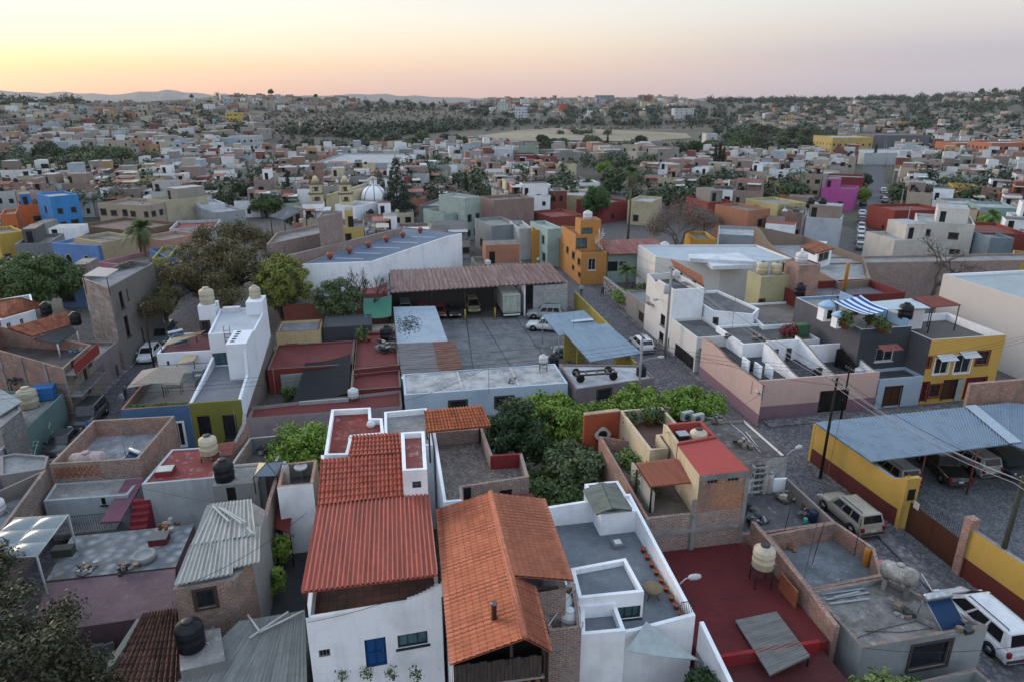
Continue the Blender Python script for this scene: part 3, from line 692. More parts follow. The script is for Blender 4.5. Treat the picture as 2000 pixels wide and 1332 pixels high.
# people: one skinned surface ----------------------------------
def person(loc, rz, label, shirt='#8a8d92', trousers='#2a2f3a', stride=.22, hair='#1a1512', s=1.):
    o = local('person', loc, label, 'person', rz=rz); o.scale = (s, s, s)
    J = {'pel': (0, 0, .95, .14), 'sp': (0, .01, 1.15, .135), 'ch': (0, .01, 1.36, .16), 'nk': (0, .02, 1.5, .06), 'hd': (0, .04, 1.6, .09), 'ht': (0, .04, 1.72, .075)}
    E = [('pel', 'sp'), ('sp', 'ch'), ('ch', 'nk'), ('nk', 'hd'), ('hd', 'ht')]
    for sd, q in ((-1, 1), (1, -1)):
        n_ = 'l' if sd < 0 else 'r'; y = stride * q
        J['hip' + n_] = (sd * .1, 0, .9, .095); J['kn' + n_] = (sd * .1, y * .55 + .04, .5, .065); J['an' + n_] = (sd * .1, y, .09, .045); J['to' + n_] = (sd * .11, y + .16, .04, .04)
        J['sh' + n_] = (sd * .19, 0, 1.41, .065); J['el' + n_] = (sd * .25, -y * .35, 1.14, .045); J['wr' + n_] = (sd * .25, -y * .8 + .08, .9, .032); J['ha' + n_] = (sd * .25, -y * .9 + .1, .82, .035)
        E += [('pel', 'hip' + n_), ('hip' + n_, 'kn' + n_), ('kn' + n_, 'an' + n_), ('an' + n_, 'to' + n_), ('ch', 'sh' + n_), ('sh' + n_, 'el' + n_), ('el' + n_, 'wr' + n_), ('wr' + n_, 'ha' + n_)]
    ks = list(J); me = bpy.data.meshes.new('body'); me.from_pydata([J[k][:3] for k in ks], [(ks.index(a), ks.index(b)) for a, b in E], []); b = bpy.data.objects.new('body', me); col.objects.link(b); b.parent = o
    sm = b.modifiers.new('skin', 'SKIN'); sv = me.skin_vertices[0].data
    for i, k in enumerate(ks): sv[i].radius = (J[k][3],) * 2
    sv[0].use_root = True; b.modifiers.new('sub', 'SUBSURF').levels = 1; b.modifiers['sub'].render_levels = 1
    m, nt, p = _base('clothes'); L = nt.links.new; tc_ = N(nt, 'ShaderNodeTexCoord'); sx = N(nt, 'ShaderNodeSeparateXYZ'); L(tc_.outputs['Object'], sx.inputs[0])
    z = _mr(nt, sx.outputs[2], 0, 1.8); r_ = ramp(nt, [(0, lin('#1a1a1a')), (.05, lin(trousers)), (.53, lin(shirt)), (.835, lin('#8a5f48')), (.93, lin(hair))], 'CONSTANT'); L(z, r_.inputs[0]); L(r_.outputs[0], p.inputs[0]); me.materials.append(m)
    return o
# posts and wires ----------------------------------------------
def pole(base, top, r, m, label, name='utility_pole', arms=True):
    o = thing(name, tuple(base), label, 'pole'); MB().tube([base, top], [r, r * .75], m, 8).build('post', o)
    if arms:
        d = Vector((math.cos(R(100)), math.sin(R(100)), 0)); t = Vector(top) - UP * .35
        a = MB(); a.box(t - d * .6 - Vector((.05, .05, 0)), d * 1.2, Vector((.08, -.02, 0)), UP * .09, IRON); a.build('crossarm', o)
        for k in (-.5, -.2, .2, .5): MB().lathe([(.03, 0), (.045, .05), (.03, .12)], M('flat', '#8c8a86'), t + d * k + UP * .09, 8).build('insulator', o)
    return o
def wire(pts, sag, label, r=.012, m=None, group='overhead cables across the street', name='overhead_cable', n=10):
    mb = MB(); ps = []
    for a, b in zip(pts, pts[1:]):
        a, b = Vector(a), Vector(b)
        for i in range(n + 1):
            t = i / n; ps.append(a.lerp(b, t) - UP * sag * 4 * t * (1 - t))
    mb.tube(ps, r, m or M('flat', '#141414', r=.5), 4, False); return one(name, mb, label, 'cable', group, org=ps[0])
def rod(loc, h, label, name='antenna_mast', r=.02, m=None, lean=(0, 0), cat='mast'):
    mb = MB(); a = Vector(loc); b = a + Vector((lean[0], lean[1], h)); mb.tube([a, b], r, m or IRON, 5)
    return one(name, mb, label, cat, org=a)
# ---------------------------------------------------------------- ground, hills, streets
def ip(x, xs, ys): return float(np.interp(x, xs, ys))
def terr(x, y):
    if y < 250: return 0.
    u = 1000 + 1256 * x / y
    cv = ip(u, [-200, 0, 150, 300, 420, 500, 600, 700, 850, 960, 1100, 1260, 1350, 1500, 1700, 1800, 1900, 2000, 2200], [206, 203, 200, 203, 195, 188, 187, 195, 203, 198, 191, 190, 199, 198, 194, 186, 180, 184, 190])
    y0 = ip(u, [-200, 0, 300, 700, 900, 1300, 1700, 2000], [300, 300, 380, 430, 640, 720, 640, 560]); y1 = ip(u, [0, 500, 800, 1000, 1400, 2000], [900, 1000, 1100, 1250, 1500, 1600])
    zc = CAM_H + (194 - cv) / 1413 * y1; t = max(0, min(1, (y - y0) / (y1 - y0))); s = t * (1 - .25 * t) / .75
    nz = math.sin(x * .021 + y * .008) * math.sin(y * .013 - x * .006) * 4 * min(1, t * 3) * (1 - t * .6)
    z = zc * s + nz
    if y > y1: z = zc - (y - y1) * .012
    return z
ys = [-60, 0, 40, 100, 180] + list(np.geomspace(250, 2200, 46)) + [3000, 5000, 9000, 16000, 26000]; ags = np.linspace(-1.35, 1.35, 90)
g = MB(); rows = []
for y in ys:
    yy = max(y, 60); rows.append([Vector((a * (yy + 60), y, terr(a * (yy + 60), y) - (.0))) for a in ags])
g.grid(rows, M('earth', '#5c5548', '#403f34', sc=.02), True)
tag(g.build('ground'), kind='structure')
gn = MB(); gn.box((-75, 5, .001), (150, 0, 0), (0, 240, 0), (0, 0, .002), M('cobble', '#66625f', '#4b4745')); tag(gn.build('paved_ground'), kind='structure')
COB = M('cobble', '#6c6a70', '#4e4d53')
def road(name, pts, m, z=.006):
    mb = MB(); mb.face([Vector((p.x, p.y, z)) for p in pts], m); return tag(mb.build(name), kind='structure')
road('road', [gp(25.6, 5), gp(33.5, 5), gp(31.2, 64), gp(30.4, 95), gp(32, 140), gp(24, 140), gp(25.6, 96)], COB, .007)
road('cross_street', [gp(31.8, 43.2), gp(90, 43.2), gp(90, 50.4), gp(31.5, 50.4)], COB, .008)
road('side_street', [gp(-29, 30), gp(-21.5, 30), gp(-21.5, 96), gp(-28, 96)], M('cobble', '#5c5a62', '#424147'), .007)
road('garden_street', [gp(-21.5, 48.5), gp(25.5, 46), gp(25.5, 54), gp(-21.5, 53.5)], COB, .009)
for i, (p, q, wd) in enumerate([((30.9, 55), (30.6, 92), 1.1), ((30.2, 26), (31.9, 42.6), 1.0), ((25.7, 46), (25.7, 84), .9), ((31.9, 49.2), (75, 49.2), 1.15), ((-28.9, 40), (-27.6, 90), 1.0)]):
    a, b = gp(*p), gp(*q); d = (b - a).normalized(); n_ = Vector((-d.y, d.x, 0)) * wd; mb = MB(); mb.box(a - n_ * .5 + UP * .002, b - a, n_, UP * .13, M('cobble', '#777478', '#59575c', vs=2.2)); tag(mb.build('pavement'), kind='structure')
# distant avenue running away on the right
AV = Vector((math.sin(R(26.3)), math.cos(R(26.3)), 0)); AN = Vector((AV.y, -AV.x, 0)); av0 = W(1710, 490, 0)
road('avenue', [av0 - AN * 3.6 - AV * 12, av0 + AN * 3.6 - AV * 12, av0 + AN * 3.6 + AV * 330, av0 - AN * 3.6 + AV * 330], M('cobble', '#65646a', '#4d4c52'), .01)
# bare pale field in the valley
fp = [W(930, 268), W(1010, 256), W(1100, 252), W(1340, 262), W(1352, 272), W(1240, 278), W(1100, 276), W(1000, 278)]
f = MB(); f.face([Vector((p.x, p.y, terr(p.x, p.y) + .35)) for p in fp], M('earth', '#93876f', '#756c58', sc=.01)); tag(f.build('dry_field'), kind='structure')
# far mountains
mt = MB(); up_, lo_ = [], []
for u in range(-900, 2900, 18):
    v = ip(u, [-900, -150, 0, 60, 130, 220, 290, 330, 380, 430, 620, 720, 800, 900, 1100, 1500, 2900], [186, 180, 177, 182, 181, 186, 179, 177, 182, 189, 188, 184, 188, 192, 193, 193, 188]) + 1.2 * math.sin(u * .09) + .8 * math.sin(u * .23)
    Y = 9000 + 300 * math.sin(u * .02); up_.append(WY(u, v, Y)); p = WY(u, v, Y - 1500); lo_.append(Vector((p.x, p.y, -40)))
bk = [Vector((p.x * 1.1, p.y + 2500, -40)) for p in up_]
mt.grid([lo_, up_, bk], M('earth', '#4a4c4a', '#3a3e3c', sc=.002)); tag(mt.build('mountains'), kind='structure')
# ================================================================= the near blocks
PAVE = M('roof', '#6f6460', '#4e4a49', s=.8)
def cor(c, c2=None, **k): return M('sheet', c, c2, **k)
REDR = M('roof', '#85342f', '#65302c', c3='#9c8a86'); DRED = M('roof', '#5e1d20', '#4a181b', s=.7, c3='#6e2a2b'); GREYB = M('roof', '#6d737a', '#565c64', s=.8, c3='#7c838b')
def posts(root, pts, z0, z1, r, m, name='post'):
    for p in pts: MB().tube([(p.x, p.y, z0), (p.x, p.y, z1)], r, m, 6).build(name, root)
def sbox(root, name, p, sx, sy, sz, m, rz=GA): return MB().cbox(Vector(p) + UP * sz / 2, (sx, sy, sz), m, rz).build(name, root)

# ---- A: white house with red corrugated terrace roof (centre front)
h = house('white_house', 'white house with red corrugated sheet roof over its open terrace and a blue door', [(597, 1208), (862, 1165), (836, 962), (622, 985)], 6.5, WHITE, M('tile', '#6b4d42', '#56403a', w=.4, h=.4), 1.0,
    win=[(0, 622, 1270, 646, 1281, 'v'), (0, 711, 1250, 757, 1298, 'db'), (0, 776, 1241, 836, 1256, 'gl')])
FO = h
sheet(h, 'corrugated_roof', [(588, 1158, 7.9), (855, 1124, 7.9), (838, 965, 8.45), (620, 986, 8.45)], cor('#ad5646', '#83463a', st=(3, 3, .3)), 27, .06)
A0 = W(597, 1208, 6.5); A1 = W(862, 1165, 6.5)
posts(h, [A0.lerp(A1, .01) + GY * .1, A0.lerp(A1, .99) + GY * .1], 6.4, 7.9, .06, IRON)
mb = MB(); dd = (A1 - A0).normalized()
prev = None
for i in range(9):        # scroll at the right end of the terrace wall
    x = .74 + i * .03; hh = .12 + .55 * (i / 8) ** 1.5; mb.box(A0.lerp(A1, x), dd * .17, GY * .18, UP * hh, WHITE)
mb.build('parapet_scroll', h)
h2 = house('tiled_house', 'white house with an overlapping red clay tile roof and a stained red terrace behind', [(621, 984), (788, 968), (779, 846), (689, 851), (680, 886), (627, 888)], 8.25, WHITE, REDR, .05, noroof=True)
TILE = M('tile', '#a8523f', '#8c4030', w=.34, h=.42)
z0, z1 = 8.45, 9.0
sheet(h2, 'tile_roof', [(620, 989, z0), (790, 970, z0), (786, 886, 8.8), (627, 897, 8.8)], TILE, 20, .05, rows=8, prof='sc')
sheet(h2, 'tile_roof', [(681, 893, 8.815), (786, 886, 8.815), (780, 845, z1), (689, 851, z1)], TILE, 13, .05, rows=5, prof='sc')
h3 = house('red_terrace_house', 'low white house with a red painted roof terrace streaked with white, behind the tiled roof', [(633, 888), (647, 799), (724, 795), (725, 816), (747, 816), (750, 846), (689, 851), (680, 887)], 8.6, WHITE, REDR, .35)
for i, (u, v) in enumerate([(725, 828), (689, 857)]): one('roof_vent', MB().lathe([(.02, 0), (.2, .03), (.27, .2), (.2, .38), (.03, .42)], M('plaster', '#c6c8c9'), W(u, v + 6, 8.25), 12), ('pale round vent near the inner corner of the red roof terrace', 'pale round vent beside the edge of the clay tile roof')[i], 'vent')
h4 = house('stair_tower', 'small white stair tower with a flaking red roof beside the tile roof', [(786, 919), (834, 916), (829, 841), (783, 844)], 9.9, WHITE, M('roof', '#8a3a34', '#7a5350', c3='#b0a7a4'), .3, win=[(0, 805, 940, 823, 952, 'gl')])
# ---- B: long orange tiled gable
ORT = M('tile', '#b96e51', '#a56044', w=.25, h=.33)
bp = [(852, 996, 7.9), (1064, 975, 7.9), (1120, 1134, 7.9), (1045, 1150, 7.9), (1077, 1274, 7.7), (879, 1299, 7.7)]
P8 = [pt(p) for p in bp]
hb = thing('gabled_house', tuple(gp(4.5, 24)), 'house under a long orange tiled gable with wooden boards at its near end', 'building')
R0, R1, R2 = W(958, 963, 9.3), W(998, 1125, 9.3), W(1026, 1247, 9.3)
def tslope(eN, eF, rF, rN, ribs, rows, nm='tile_roof'):     # eaves near/far, ridge far/near: courses parallel to the eaves
    sheet(hb, nm, [eN, eF, rF, rN], ORT, ribs, .022, rows=rows, prof='sin')
tslope(P8[5], P8[0], R0, R2, 44, 11)
tslope(P8[1], P8[2], R1, R0, 26, 10)
tslope(P8[3] + UP * .1, P8[4], R2, R1, 21, 6)
mb = MB(); mb.tube([R0 + UP * .06, R1 + UP * .06, R2 + UP * .06], .13, ORT, 8); mb.build('ridge_tiles', hb)
mb = MB(); P6 = [Vector((p.x, p.y, 7.6)) for p in (P8[5] + GY * .5 + GX * .15, P8[4] + GY * .5 - GX * .12, P8[3] + GY * .1 - GX * .12, P8[2] - GX * .3, P8[1] - GX * .1, P8[0] + GX * .1)]
for i in (1, 2, 3, 4, 5): a, b = P6[i], P6[(i+1) % 6]; dd = (b - a).xy.normalized(); wall_face(mb, a, b, a.z, b.z, 0, [], BRICKB if i < 3 else WHITE, None, Vector((dd.y, -dd.x, 0)))
mb.build('wall', hb)
FOOT.append([(p.x, p.y) for p in P6]); FOOT.append([(p.x, p.y) for p in P8])
a, b = P6[0], P6[1]; dd = (b - a).normalized(); L_ = (b - a).length
mb = MB(); mb.box(Vector((a.x, a.y, 6.0)), dd * L_, GY * .15, UP * .12, CONC); WOOD = M('bark', '#4a433e')
for i in range(int(L_ / .16)): mb.box(Vector((a.x, a.y, 6.13)) + dd * (.16 * i) - GY * (.01 * (i % 3)), dd * .15, GY * .04, UP * (1.0 + .02 * (i % 4)), WOOD)
mb.box(a.lerp(b, .62) + GY * .1 - UP * .5, dd * .12, GY * .12, UP * 1.8, WOOD); mb.build('timber_boards', hb)
mb = MB()
def lattice(mb, a, d, L_, z0, z1, m, n_, step=.34, th=.12):
    rows_ = max(1, int(round((z1 - z0) / .36))); hh = (z1 - z0) / rows_
    for r_ in range(rows_):
        for i in range(int(L_ / step)):
            for sg in (0, 1):
                p = Vector((a.x, a.y, z0 + r_ * hh)) + d * (i * step); q = p + d * step * .5 + UP * hh
                if sg: p, q = p + d * step, q
                e = (q - p).normalized().cross(n_) * .05; mb.box(p - e * .5, q - p, n_ * th, e, m)
lattice(mb, a, dd, L_, 4.6, 5.95, M('flat', '#8c5a3e'), GY); mb.box(Vector((a.x, a.y, 0)), dd * L_, GY * .14, UP * 4.6, BRICKB); mb.box(Vector((a.x, a.y, 3.5)) + GY * .6, dd * L_, GY * .1, UP * 4, DARK); mb.build('brick_lattice', hb)
MB().lathe([(.1, 0), (.1, .75), (.13, .75), (.13, .82), (.02, .83)], M('metal', '#6b6d70'), W(965, 1212, 8.75), 10).build('flue_pipe', hb)
# ---- C: brick tank bay
hc = house('brick_annexe', 'bare brick annexe with two pale tanks in its roof bay beside the orange gable', [(1043, 1148), (1124, 1139), (1136, 1225), (1073, 1233)], 6.3, BRICKB, CONC, .9)
put('tank_white', W(1098, 1196, 5.42), 'dusty round white tank in the brick bay, farther of the pair', s=1.15); put('tank_white', W(1112, 1222, 5.42), 'dusty round white tank in the brick bay, nearer of the pair', s=1.1)
mb = MB(); mb.tube([W(1070, 1222, 6.35), W(1124, 1146, 6.35), W(1134, 1225, 6.35)], .03, M('flat', '#b9bcbd')); one('water_pipe', mb, 'thin pale pipe laid across the brick tank bay', 'pipe')
# ---- D: grey roofed white house
zd = 4.4
hd = house('grey_roof_house', 'white house with smooth grey painted roof, raised roof block and side terrace', [gp(7.6, 31.9, 5.6), gp(12.75, 31.9, 5.9), gp(12.75, 23.1, 4.95), gp(9.9, 23.1, 4.55), gp(7.3, 23.1, 4.55)], 5.6, WHITE, GREYB, zr=zd)
hd2 = house('roof_block', 'raised roof block with smooth grey top and a long window, on the grey roofed house', [(1115, 1109), (1222, 1089), (1258, 1155), (1130, 1168)], 5.9, WHITE, GREYB, .28, win=[(2, 1207, 1186, 1250, 1205, 'gl')], zb=3.0)
hd3 = house('front_annexe', 'small white annexe with a sunken grey roof at the front of the grey roofed house', [(1134, 1186), (1203, 1180), (1222, 1231), (1135, 1239)], 5.3, WHITE, GREYB, .45)
hd4 = house('small_annexe', 'narrow sunken grey roof between the raised block and the front annexe', [(1130, 1169), (1200, 1163), (1203, 1179), (1133, 1185)], 5.5, WHITE, GREYB, .5, zb=3.0)
he = house('rooftop_shed', 'small white shed with a grey green fibre cement gable roof', [gp(10.55, 30.4, 5.75), gp(12.6, 30.4, 5.75), gp(12.6, 33.6, 5.75), gp(10.55, 33.6, 5.75)], 5.75, WHITE, GREYB, .02, zb=zd - .1)
ash = cor('#7b8076', '#5f635b'); r0, r1 = W(1174, 942, 6.5), W(1196, 993, 6.5)
sheet(he, 'sheet_roof', [W(1164, 1006, 5.9), W(1138, 958, 5.9), r0, r1], ash, 16, .03, flip=False); sheet(he, 'sheet_roof', [W(1206, 949, 5.9), W(1235, 998, 5.9), r1, r0], ash, 16, .03)
one('skylight', MB().cbox(W(1206, 1065, zd) + UP * .12, (.62, .62, .22), GREYB, GA).cbox(W(1206, 1065, zd) + UP * .25, (.36, .36, .05), M('flat', '#c7cfcd'), GA), 'small square skylight on the smooth grey roof', 'skylight')
CAT['pot_clay'] = potf('#9b5638', .15, 0); CAT['pot_plant'] = potf('#8f5136', .2, 260); CAT['pot_big'] = potf('#a86a48', .3, 500)
ords = ['first', 'second', 'third', 'fourth', 'fifth', 'sixth', 'seventh', 'eighth', 'ninth']
for i in range(9):
    t = i / 8 if i < 6 else (i + .8) / 9; put('pot_clay', gp(12.35, 28.6 - 5.0 * t, zd), 'clay pot along the white terrace wall, %s from the far end of the row' % ords[i], group='clay pots along the white terrace wall', s=.95)
mb = MB(); c_ = W(1274, 1165, zd); mb.lathe([(.1, .35), (.42, .4), (.5, .55), (.42, .62)], M('flat', '#6f6148'), c_, 14); mb.tube([c_ + Vector((.3, .3, 0)), c_ + Vector((0, 0, .45)), c_ + Vector((-.3, -.3, 0))], .02, IRON); mb.tube([c_ + Vector((-.3, .3, 0)), c_ + Vector((0, 0, .45)), c_ + Vector((.3, -.3, 0))], .02, IRON); one('lounge_chair', mb, 'round wicker lounge chair on the small grey terrace', 'chair')
def sail(name, pts, m, label, sag=.25, cat='shade sail', n=8, grp=None, posts_=None):
    mb = MB(); P = [pt(p) for p in pts]; G_ = []
    if len(P) == 3: P = [P[0], P[1], P[2], P[2]]
    for j in range(n + 1):
        row = []
        for i in range(n + 1):
            s, t = i / n, j / n; p = P[0].lerp(P[1], s).lerp(P[3].lerp(P[2], s), t); row.append(p - UP * sag * 4 * (s * (1 - s) * .6 + t * (1 - t) * .6))
        G_.append(row)
    k0 = len(mb.f); mb.grid(G_, m, True); W1, L1 = (P[1] - P[0]).length, (P[3] - P[0]).length; fi = k0
    for j in range(n):
        for i in range(n): mb.uvf[fi] = [(W1 * i / n, L1 * j / n), (W1 * (i+1) / n, L1 * j / n), (W1 * (i+1) / n, L1 * (j+1) / n), (W1 * i / n, L1 * (j+1) / n)]; fi += 1
    e = UP * -.02; G2 = [[p + e for p in r_] for r_ in G_][::-1]; mb.grid(G2, m, True)
    return one(name, mb, label, cat, grp, org=P[0])
sail('shade_sail', [(1262, 1212, 4.9), (1221, 1270, 4.3), (1366, 1288, 4.3)], M('flat', '#9aa5a6'), 'pale triangular shade sail stretched over the courtyard garden', .12)
# balcony stair by the terrace end
mb = MB(); b0 = gp(12.1, 23.3, 4.4)
for i in range(8): mb.tube([b0 + GX * (.09 * i), b0 + GX * (.09 * i) + UP * 1.2], .015, IRON)
mb.tube([b0 + UP * 1.2, b0 + GX * .63 + UP * 1.2], .02, IRON); mb.tube([b0 + UP * .05, b0 + GX * .63 + UP * .05], .02, IRON); one('terrace_gate', mb, 'black iron gate at the end of the grey terrace', 'gate')
# ---- G: dark red yard roofs
hg = house('red_yard_building', 'flat roofed building painted dark red with a white water tank standing on it', [gp(12.95, 30.2), gp(19.3, 30.2), gp(19.3, 22.4), gp(12.95, 22.2)], 3.0, M('plaster', '#6d1c1e'), DRED, .0, zb=0)
hg2 = house('red_lower_building', 'lower flat roof painted maroon beyond the white house, fenced with black railings', [gp(12.95, 22.15), gp(19.0, 22.35), gp(19.0, 14), gp(12.95, 14)], 2.6, M('plaster', '#8a1a20'), M('roof', '#532326', '#451c20', s=.6, c3='#6b3a3b'), .0)
sbox(hg2, 'ledge', gp(15.9, 22.3, 2.6), 5.6, .2, .62, M('plaster', '#8a1a22')); 
sh_ = thing('sheet_canopy', tuple(W(1500, 1260, 2.6)), 'grey ribbed sheet canopy lying beside the maroon roof', 'canopy'); sheet(sh_, 'sheet_roof', [(1504, 1320, 3.2), (1436, 1212, 3.2), (1517, 1195, 3.2), (1583, 1282, 3.2)], cor('#77736f', '#5c5956'), 22, .03)
posts(sh_, [W(1440, 1214, 3.2), W(1514, 1198, 3.2), W(1580, 1280, 3.2)], 2.6, 3.2, .04, IRON)
mb = MB()
for i in range(42): p = gp(13.1 + .012 * i, 22 - .17 * i, 2.6); mb.tube([p, p + UP * 1.15], .013, IRON, 4, False)
mb.tube([gp(13.1, 22, 3.75), gp(13.6, 14.9, 3.75)], .02, IRON, 4); mb.tube([gp(13.1, 22, 2.75), gp(13.6, 14.9, 2.75)], .015, IRON, 4); one('iron_railing', mb, 'long black iron railing beside the maroon roof', 'railing')
s_ = put('stand', W(1484, 1140, 3.0), 'black iron tank stand on the dark red roof', s=1.0); put('tank_cream', W(1484, 1140, 3.0) + UP * 1.12, 'cream water tank with black lid on an iron stand over the dark red roof', s=1.0)
mb = MB(); mb.box(gp(19.05, 26.2, 3.0), GX * -.1, GY * -1.5, UP * 1.0, M('plaster', '#8a4a30')); one('wooden_board', mb, 'rust brown boards leaning on the brick wall behind the water tank', 'boards')
mb = MB(); strip(mb, [gp(19.4, 30.1, 4.4), gp(19.4, 28.2, 4.4), gp(19.4, 25, 4.2), gp(19.4, 22.3, 3.9)], .25, 0, BRICK, BRICK); one('brick_wall', mb, 'long bare brick wall between the dark red roof and the street yards', 'wall')
# ---- H concrete roof with cistern and solar heater
hh = house('concrete_house', 'low grey house with a cistern and solar heater on its stained concrete roof', [(1583, 1153), (1726, 1126), (1930, 1222), (1684, 1264)], 3.5, M('plaster', '#8b9193', '#6b6f72'), M('roof', '#84807d', '#5b5654', c3='#a39f9b'), .22, cap=M('brick', '#8d6a55', '#5f4a41', w=.12, h=.3), win=[(2, 1784, 1262, 1846, 1296, 'wo')])
put('cistern', W(1748, 1155, 3.28), 'long pale grey cistern on two concrete supports', rz=R(140), s=.92); put('heater', W(1838, 1212, 3.28), 'solar water heater with blue tubes and a steel drum on the concrete roof', rz=R(12) + R(0), s=.95)
one('dish', MB().lathe([(.03, 0), (.25, .03), (.36, .1), (.34, .1), (.2, .05), (.03, .03)], M('flat', '#b3657a'), W(1727, 1104, 4.2), 16).tube([W(1727, 1104, 3.3), W(1727, 1104, 4.25)], .02, IRON), 'pink round dish on a post beside the cistern', 'dish')
mb = MB()
for i, (a, b) in enumerate([((1605, 1162), (1690, 1150)), ((1615, 1172), (1698, 1158)), ((1622, 1180), (1700, 1170)), ((1630, 1168), (1680, 1156))]): p, q = W(*a, 3.33 + .02 * i), W(*b, 3.33 + .02 * i); mb.box(p, q - p, GY * .12, UP * .02, M('flat', '#8b8f93'))
one('sheet_stack', mb, 'old grey roofing strips lying at the back of the concrete roof', 'sheets')
mb = MB(); mb.tube([W(1800, 1120, 3.4), W(1830, 1168, 3.4), W(1870, 1190, 3.5)], .03, M('flat', '#b7bbbd')); one('water_pipe', mb, 'white pipe running from the cistern to the solar heater', 'pipe')
mb = MB(); mb.tube([W(1672, 1246, 3.32), W(1720, 1228, 3.32), W(1790, 1212, 3.32), W(1822, 1226, 3.32), W(1760, 1234, 3.32), W(1690, 1232, 3.32)], .015, IRON); one('hose', mb, 'black hose curled over the concrete roof', 'hose')
hh2 = house('front_wall_building', 'unfinished block building with low parapet in the lower right corner', [gp(19.6, 20.2), gp(25.8, 20.6), gp(26.2, 16), gp(19.6, 15)], 2.0, M('plaster', '#84898a'), CONC, .7, cap=M('brick', '#7d5f50', '#5c4941', w=.12, h=.3))
put('tank_black', gp(20.6, 18.3, 1.3), 'black water tank at the bottom right corner behind the block parapet'); 
for i in range(2): put('cistern_round', gp(22.6 + 1.9 * i, 18.6, 1.3), ('pale round cistern with faded red lid, left of the pair in the corner', 'pale round cistern with faded red lid, right of the pair in the corner')[i], s=.85)
# ---- I pale blue-grey yard, J junk yard
YB = M('roof', '#72787e', '#5b5f65', c3='#989da2'); YJ = M('roof', '#5b5759', '#47454a', c3='#8a8887')
hi = house('walled_roof', 'walled roof with whitish grey floor and bare brick parapets by the street', [(1498, 1043), (1632, 1018), (1709, 1069), (1724, 1124), (1585, 1152), (1562, 1127)], 3.0, BRICK, YB, 1.15)
hj = house('junk_yard_roof', 'walled roof cluttered with scrap and plants between the brick tower and the street', [gp(19.6, 37.0), gp(25.7, 36.4), gp(25.7, 31.1), gp(20.7, 30.9), gp(19.5, 31.0)], 2.9, [WHITE, M('plaster', '#7e7672'), BRICK, BRICK, BRICKB], YJ, 1.0)
rod(W(1525, 1066, 1.9), 3.3, 'thin dark iron mast rising from the wall between the two yards', lean=(.35, .2)); rod(W(1585, 1105, 1.9), 2.9, 'thin dark mast on the whitish walled roof', lean=(.3, 0)); rod(W(1668, 1085, 2.9), 2.4, 'thin dark mast on the street side of the whitish roof')
put('gas_orange', W(1690, 1103, 1.86), 'orange gas cylinder in the corner of the whitish walled roof', s=1.2)
junk = [('blue_barrel', '#2f6f86', 1508, 952, 'teal plastic barrel lying among scrap at the back of the cluttered roof'), ('blue_barrel', '#1d2c44', 1588, 1018, 'dark blue barrel against the street side parapet of the cluttered roof'), ('paint_bucket', '#4a9a94', 1572, 1022, 'turquoise bucket beside the dark blue barrel')]
for nm, c, u, v, lb in junk: k = .5 if 'bucket' in nm else 1; one('plastic_' + nm.split('_')[1], MB().lathe([(.25*k, 0), (.29*k, .1*k), (.29*k, .7*k), (.25*k, .8*k), (.05, .8*k)], M('flat', c), W(u, v, 1.9), 14), lb, nm.split('_')[1])
mb = MB(); s0 = W(1468, 968, 1.9)
for k in range(2):
    for q in range(2): mb.tube([s0 + GX * (.9 * k) + GY * (.35 * q), s0 + GX * (.9 * k) + GY * (.35 * q) + UP * 2.2], .03, M('flat', '#b5b5b3'), 4)
for z in (.3, .75, 1.2, 1.65, 2.1):
    mb.box(s0 + UP * z, GX * .9, GY * .35, UP * .03, M('flat', '#a3a3a2'))
    for q in range(3): mb.cbox(s0 + GX * (.2 + .26 * q) + GY * .18 + UP * (z + .12), (.18, .2, .15 + .05 * (q % 2)), M('flat', ['#4c4a48', '#5b6a70', '#6b5b50'][q]), GA)
one('storage_rack', mb, 'white metal rack full of jars against the flaking white wall', 'rack')
for i in range(2): put('gas', W(1490 + 11 * i, 962, 1.9), ('white gas cylinder next to the metal rack', 'white gas cylinder next to the teal barrel')[i], s=1.45)
rs = random.Random(5)
for i, lb in enumerate(['heap of dark bags at the foot of the brick tower', 'heap of plastic tubs and rags under the street parapet', 'heap of pale boards and sacks near the blue barrel', 'low heap of scrap in the cluttered roof corner']):
    u, v = [(1455, 998), (1535, 975), (1570, 1002), (1478, 1020)][i]; mb = MB(); c_ = W(u, v, 1.9)
    for k in range(16): mb.cbox(c_ + Vector((rs.uniform(-.6, .6), rs.uniform(-.5, .5), rs.uniform(.05, .35))), (rs.uniform(.1, .5), rs.uniform(.1, .5), rs.uniform(.05, .3)), M('flat', rs.choice(['#2b2d31', '#8e9092', '#5a5048', '#777777', '#46545c', '#a9a59c'][:3] + ['#46545c', '#a9a59c'])), rs.random() * 3, rs.uniform(-.5, .5))
    one('scrap_heap', mb, lb, 'scrap')
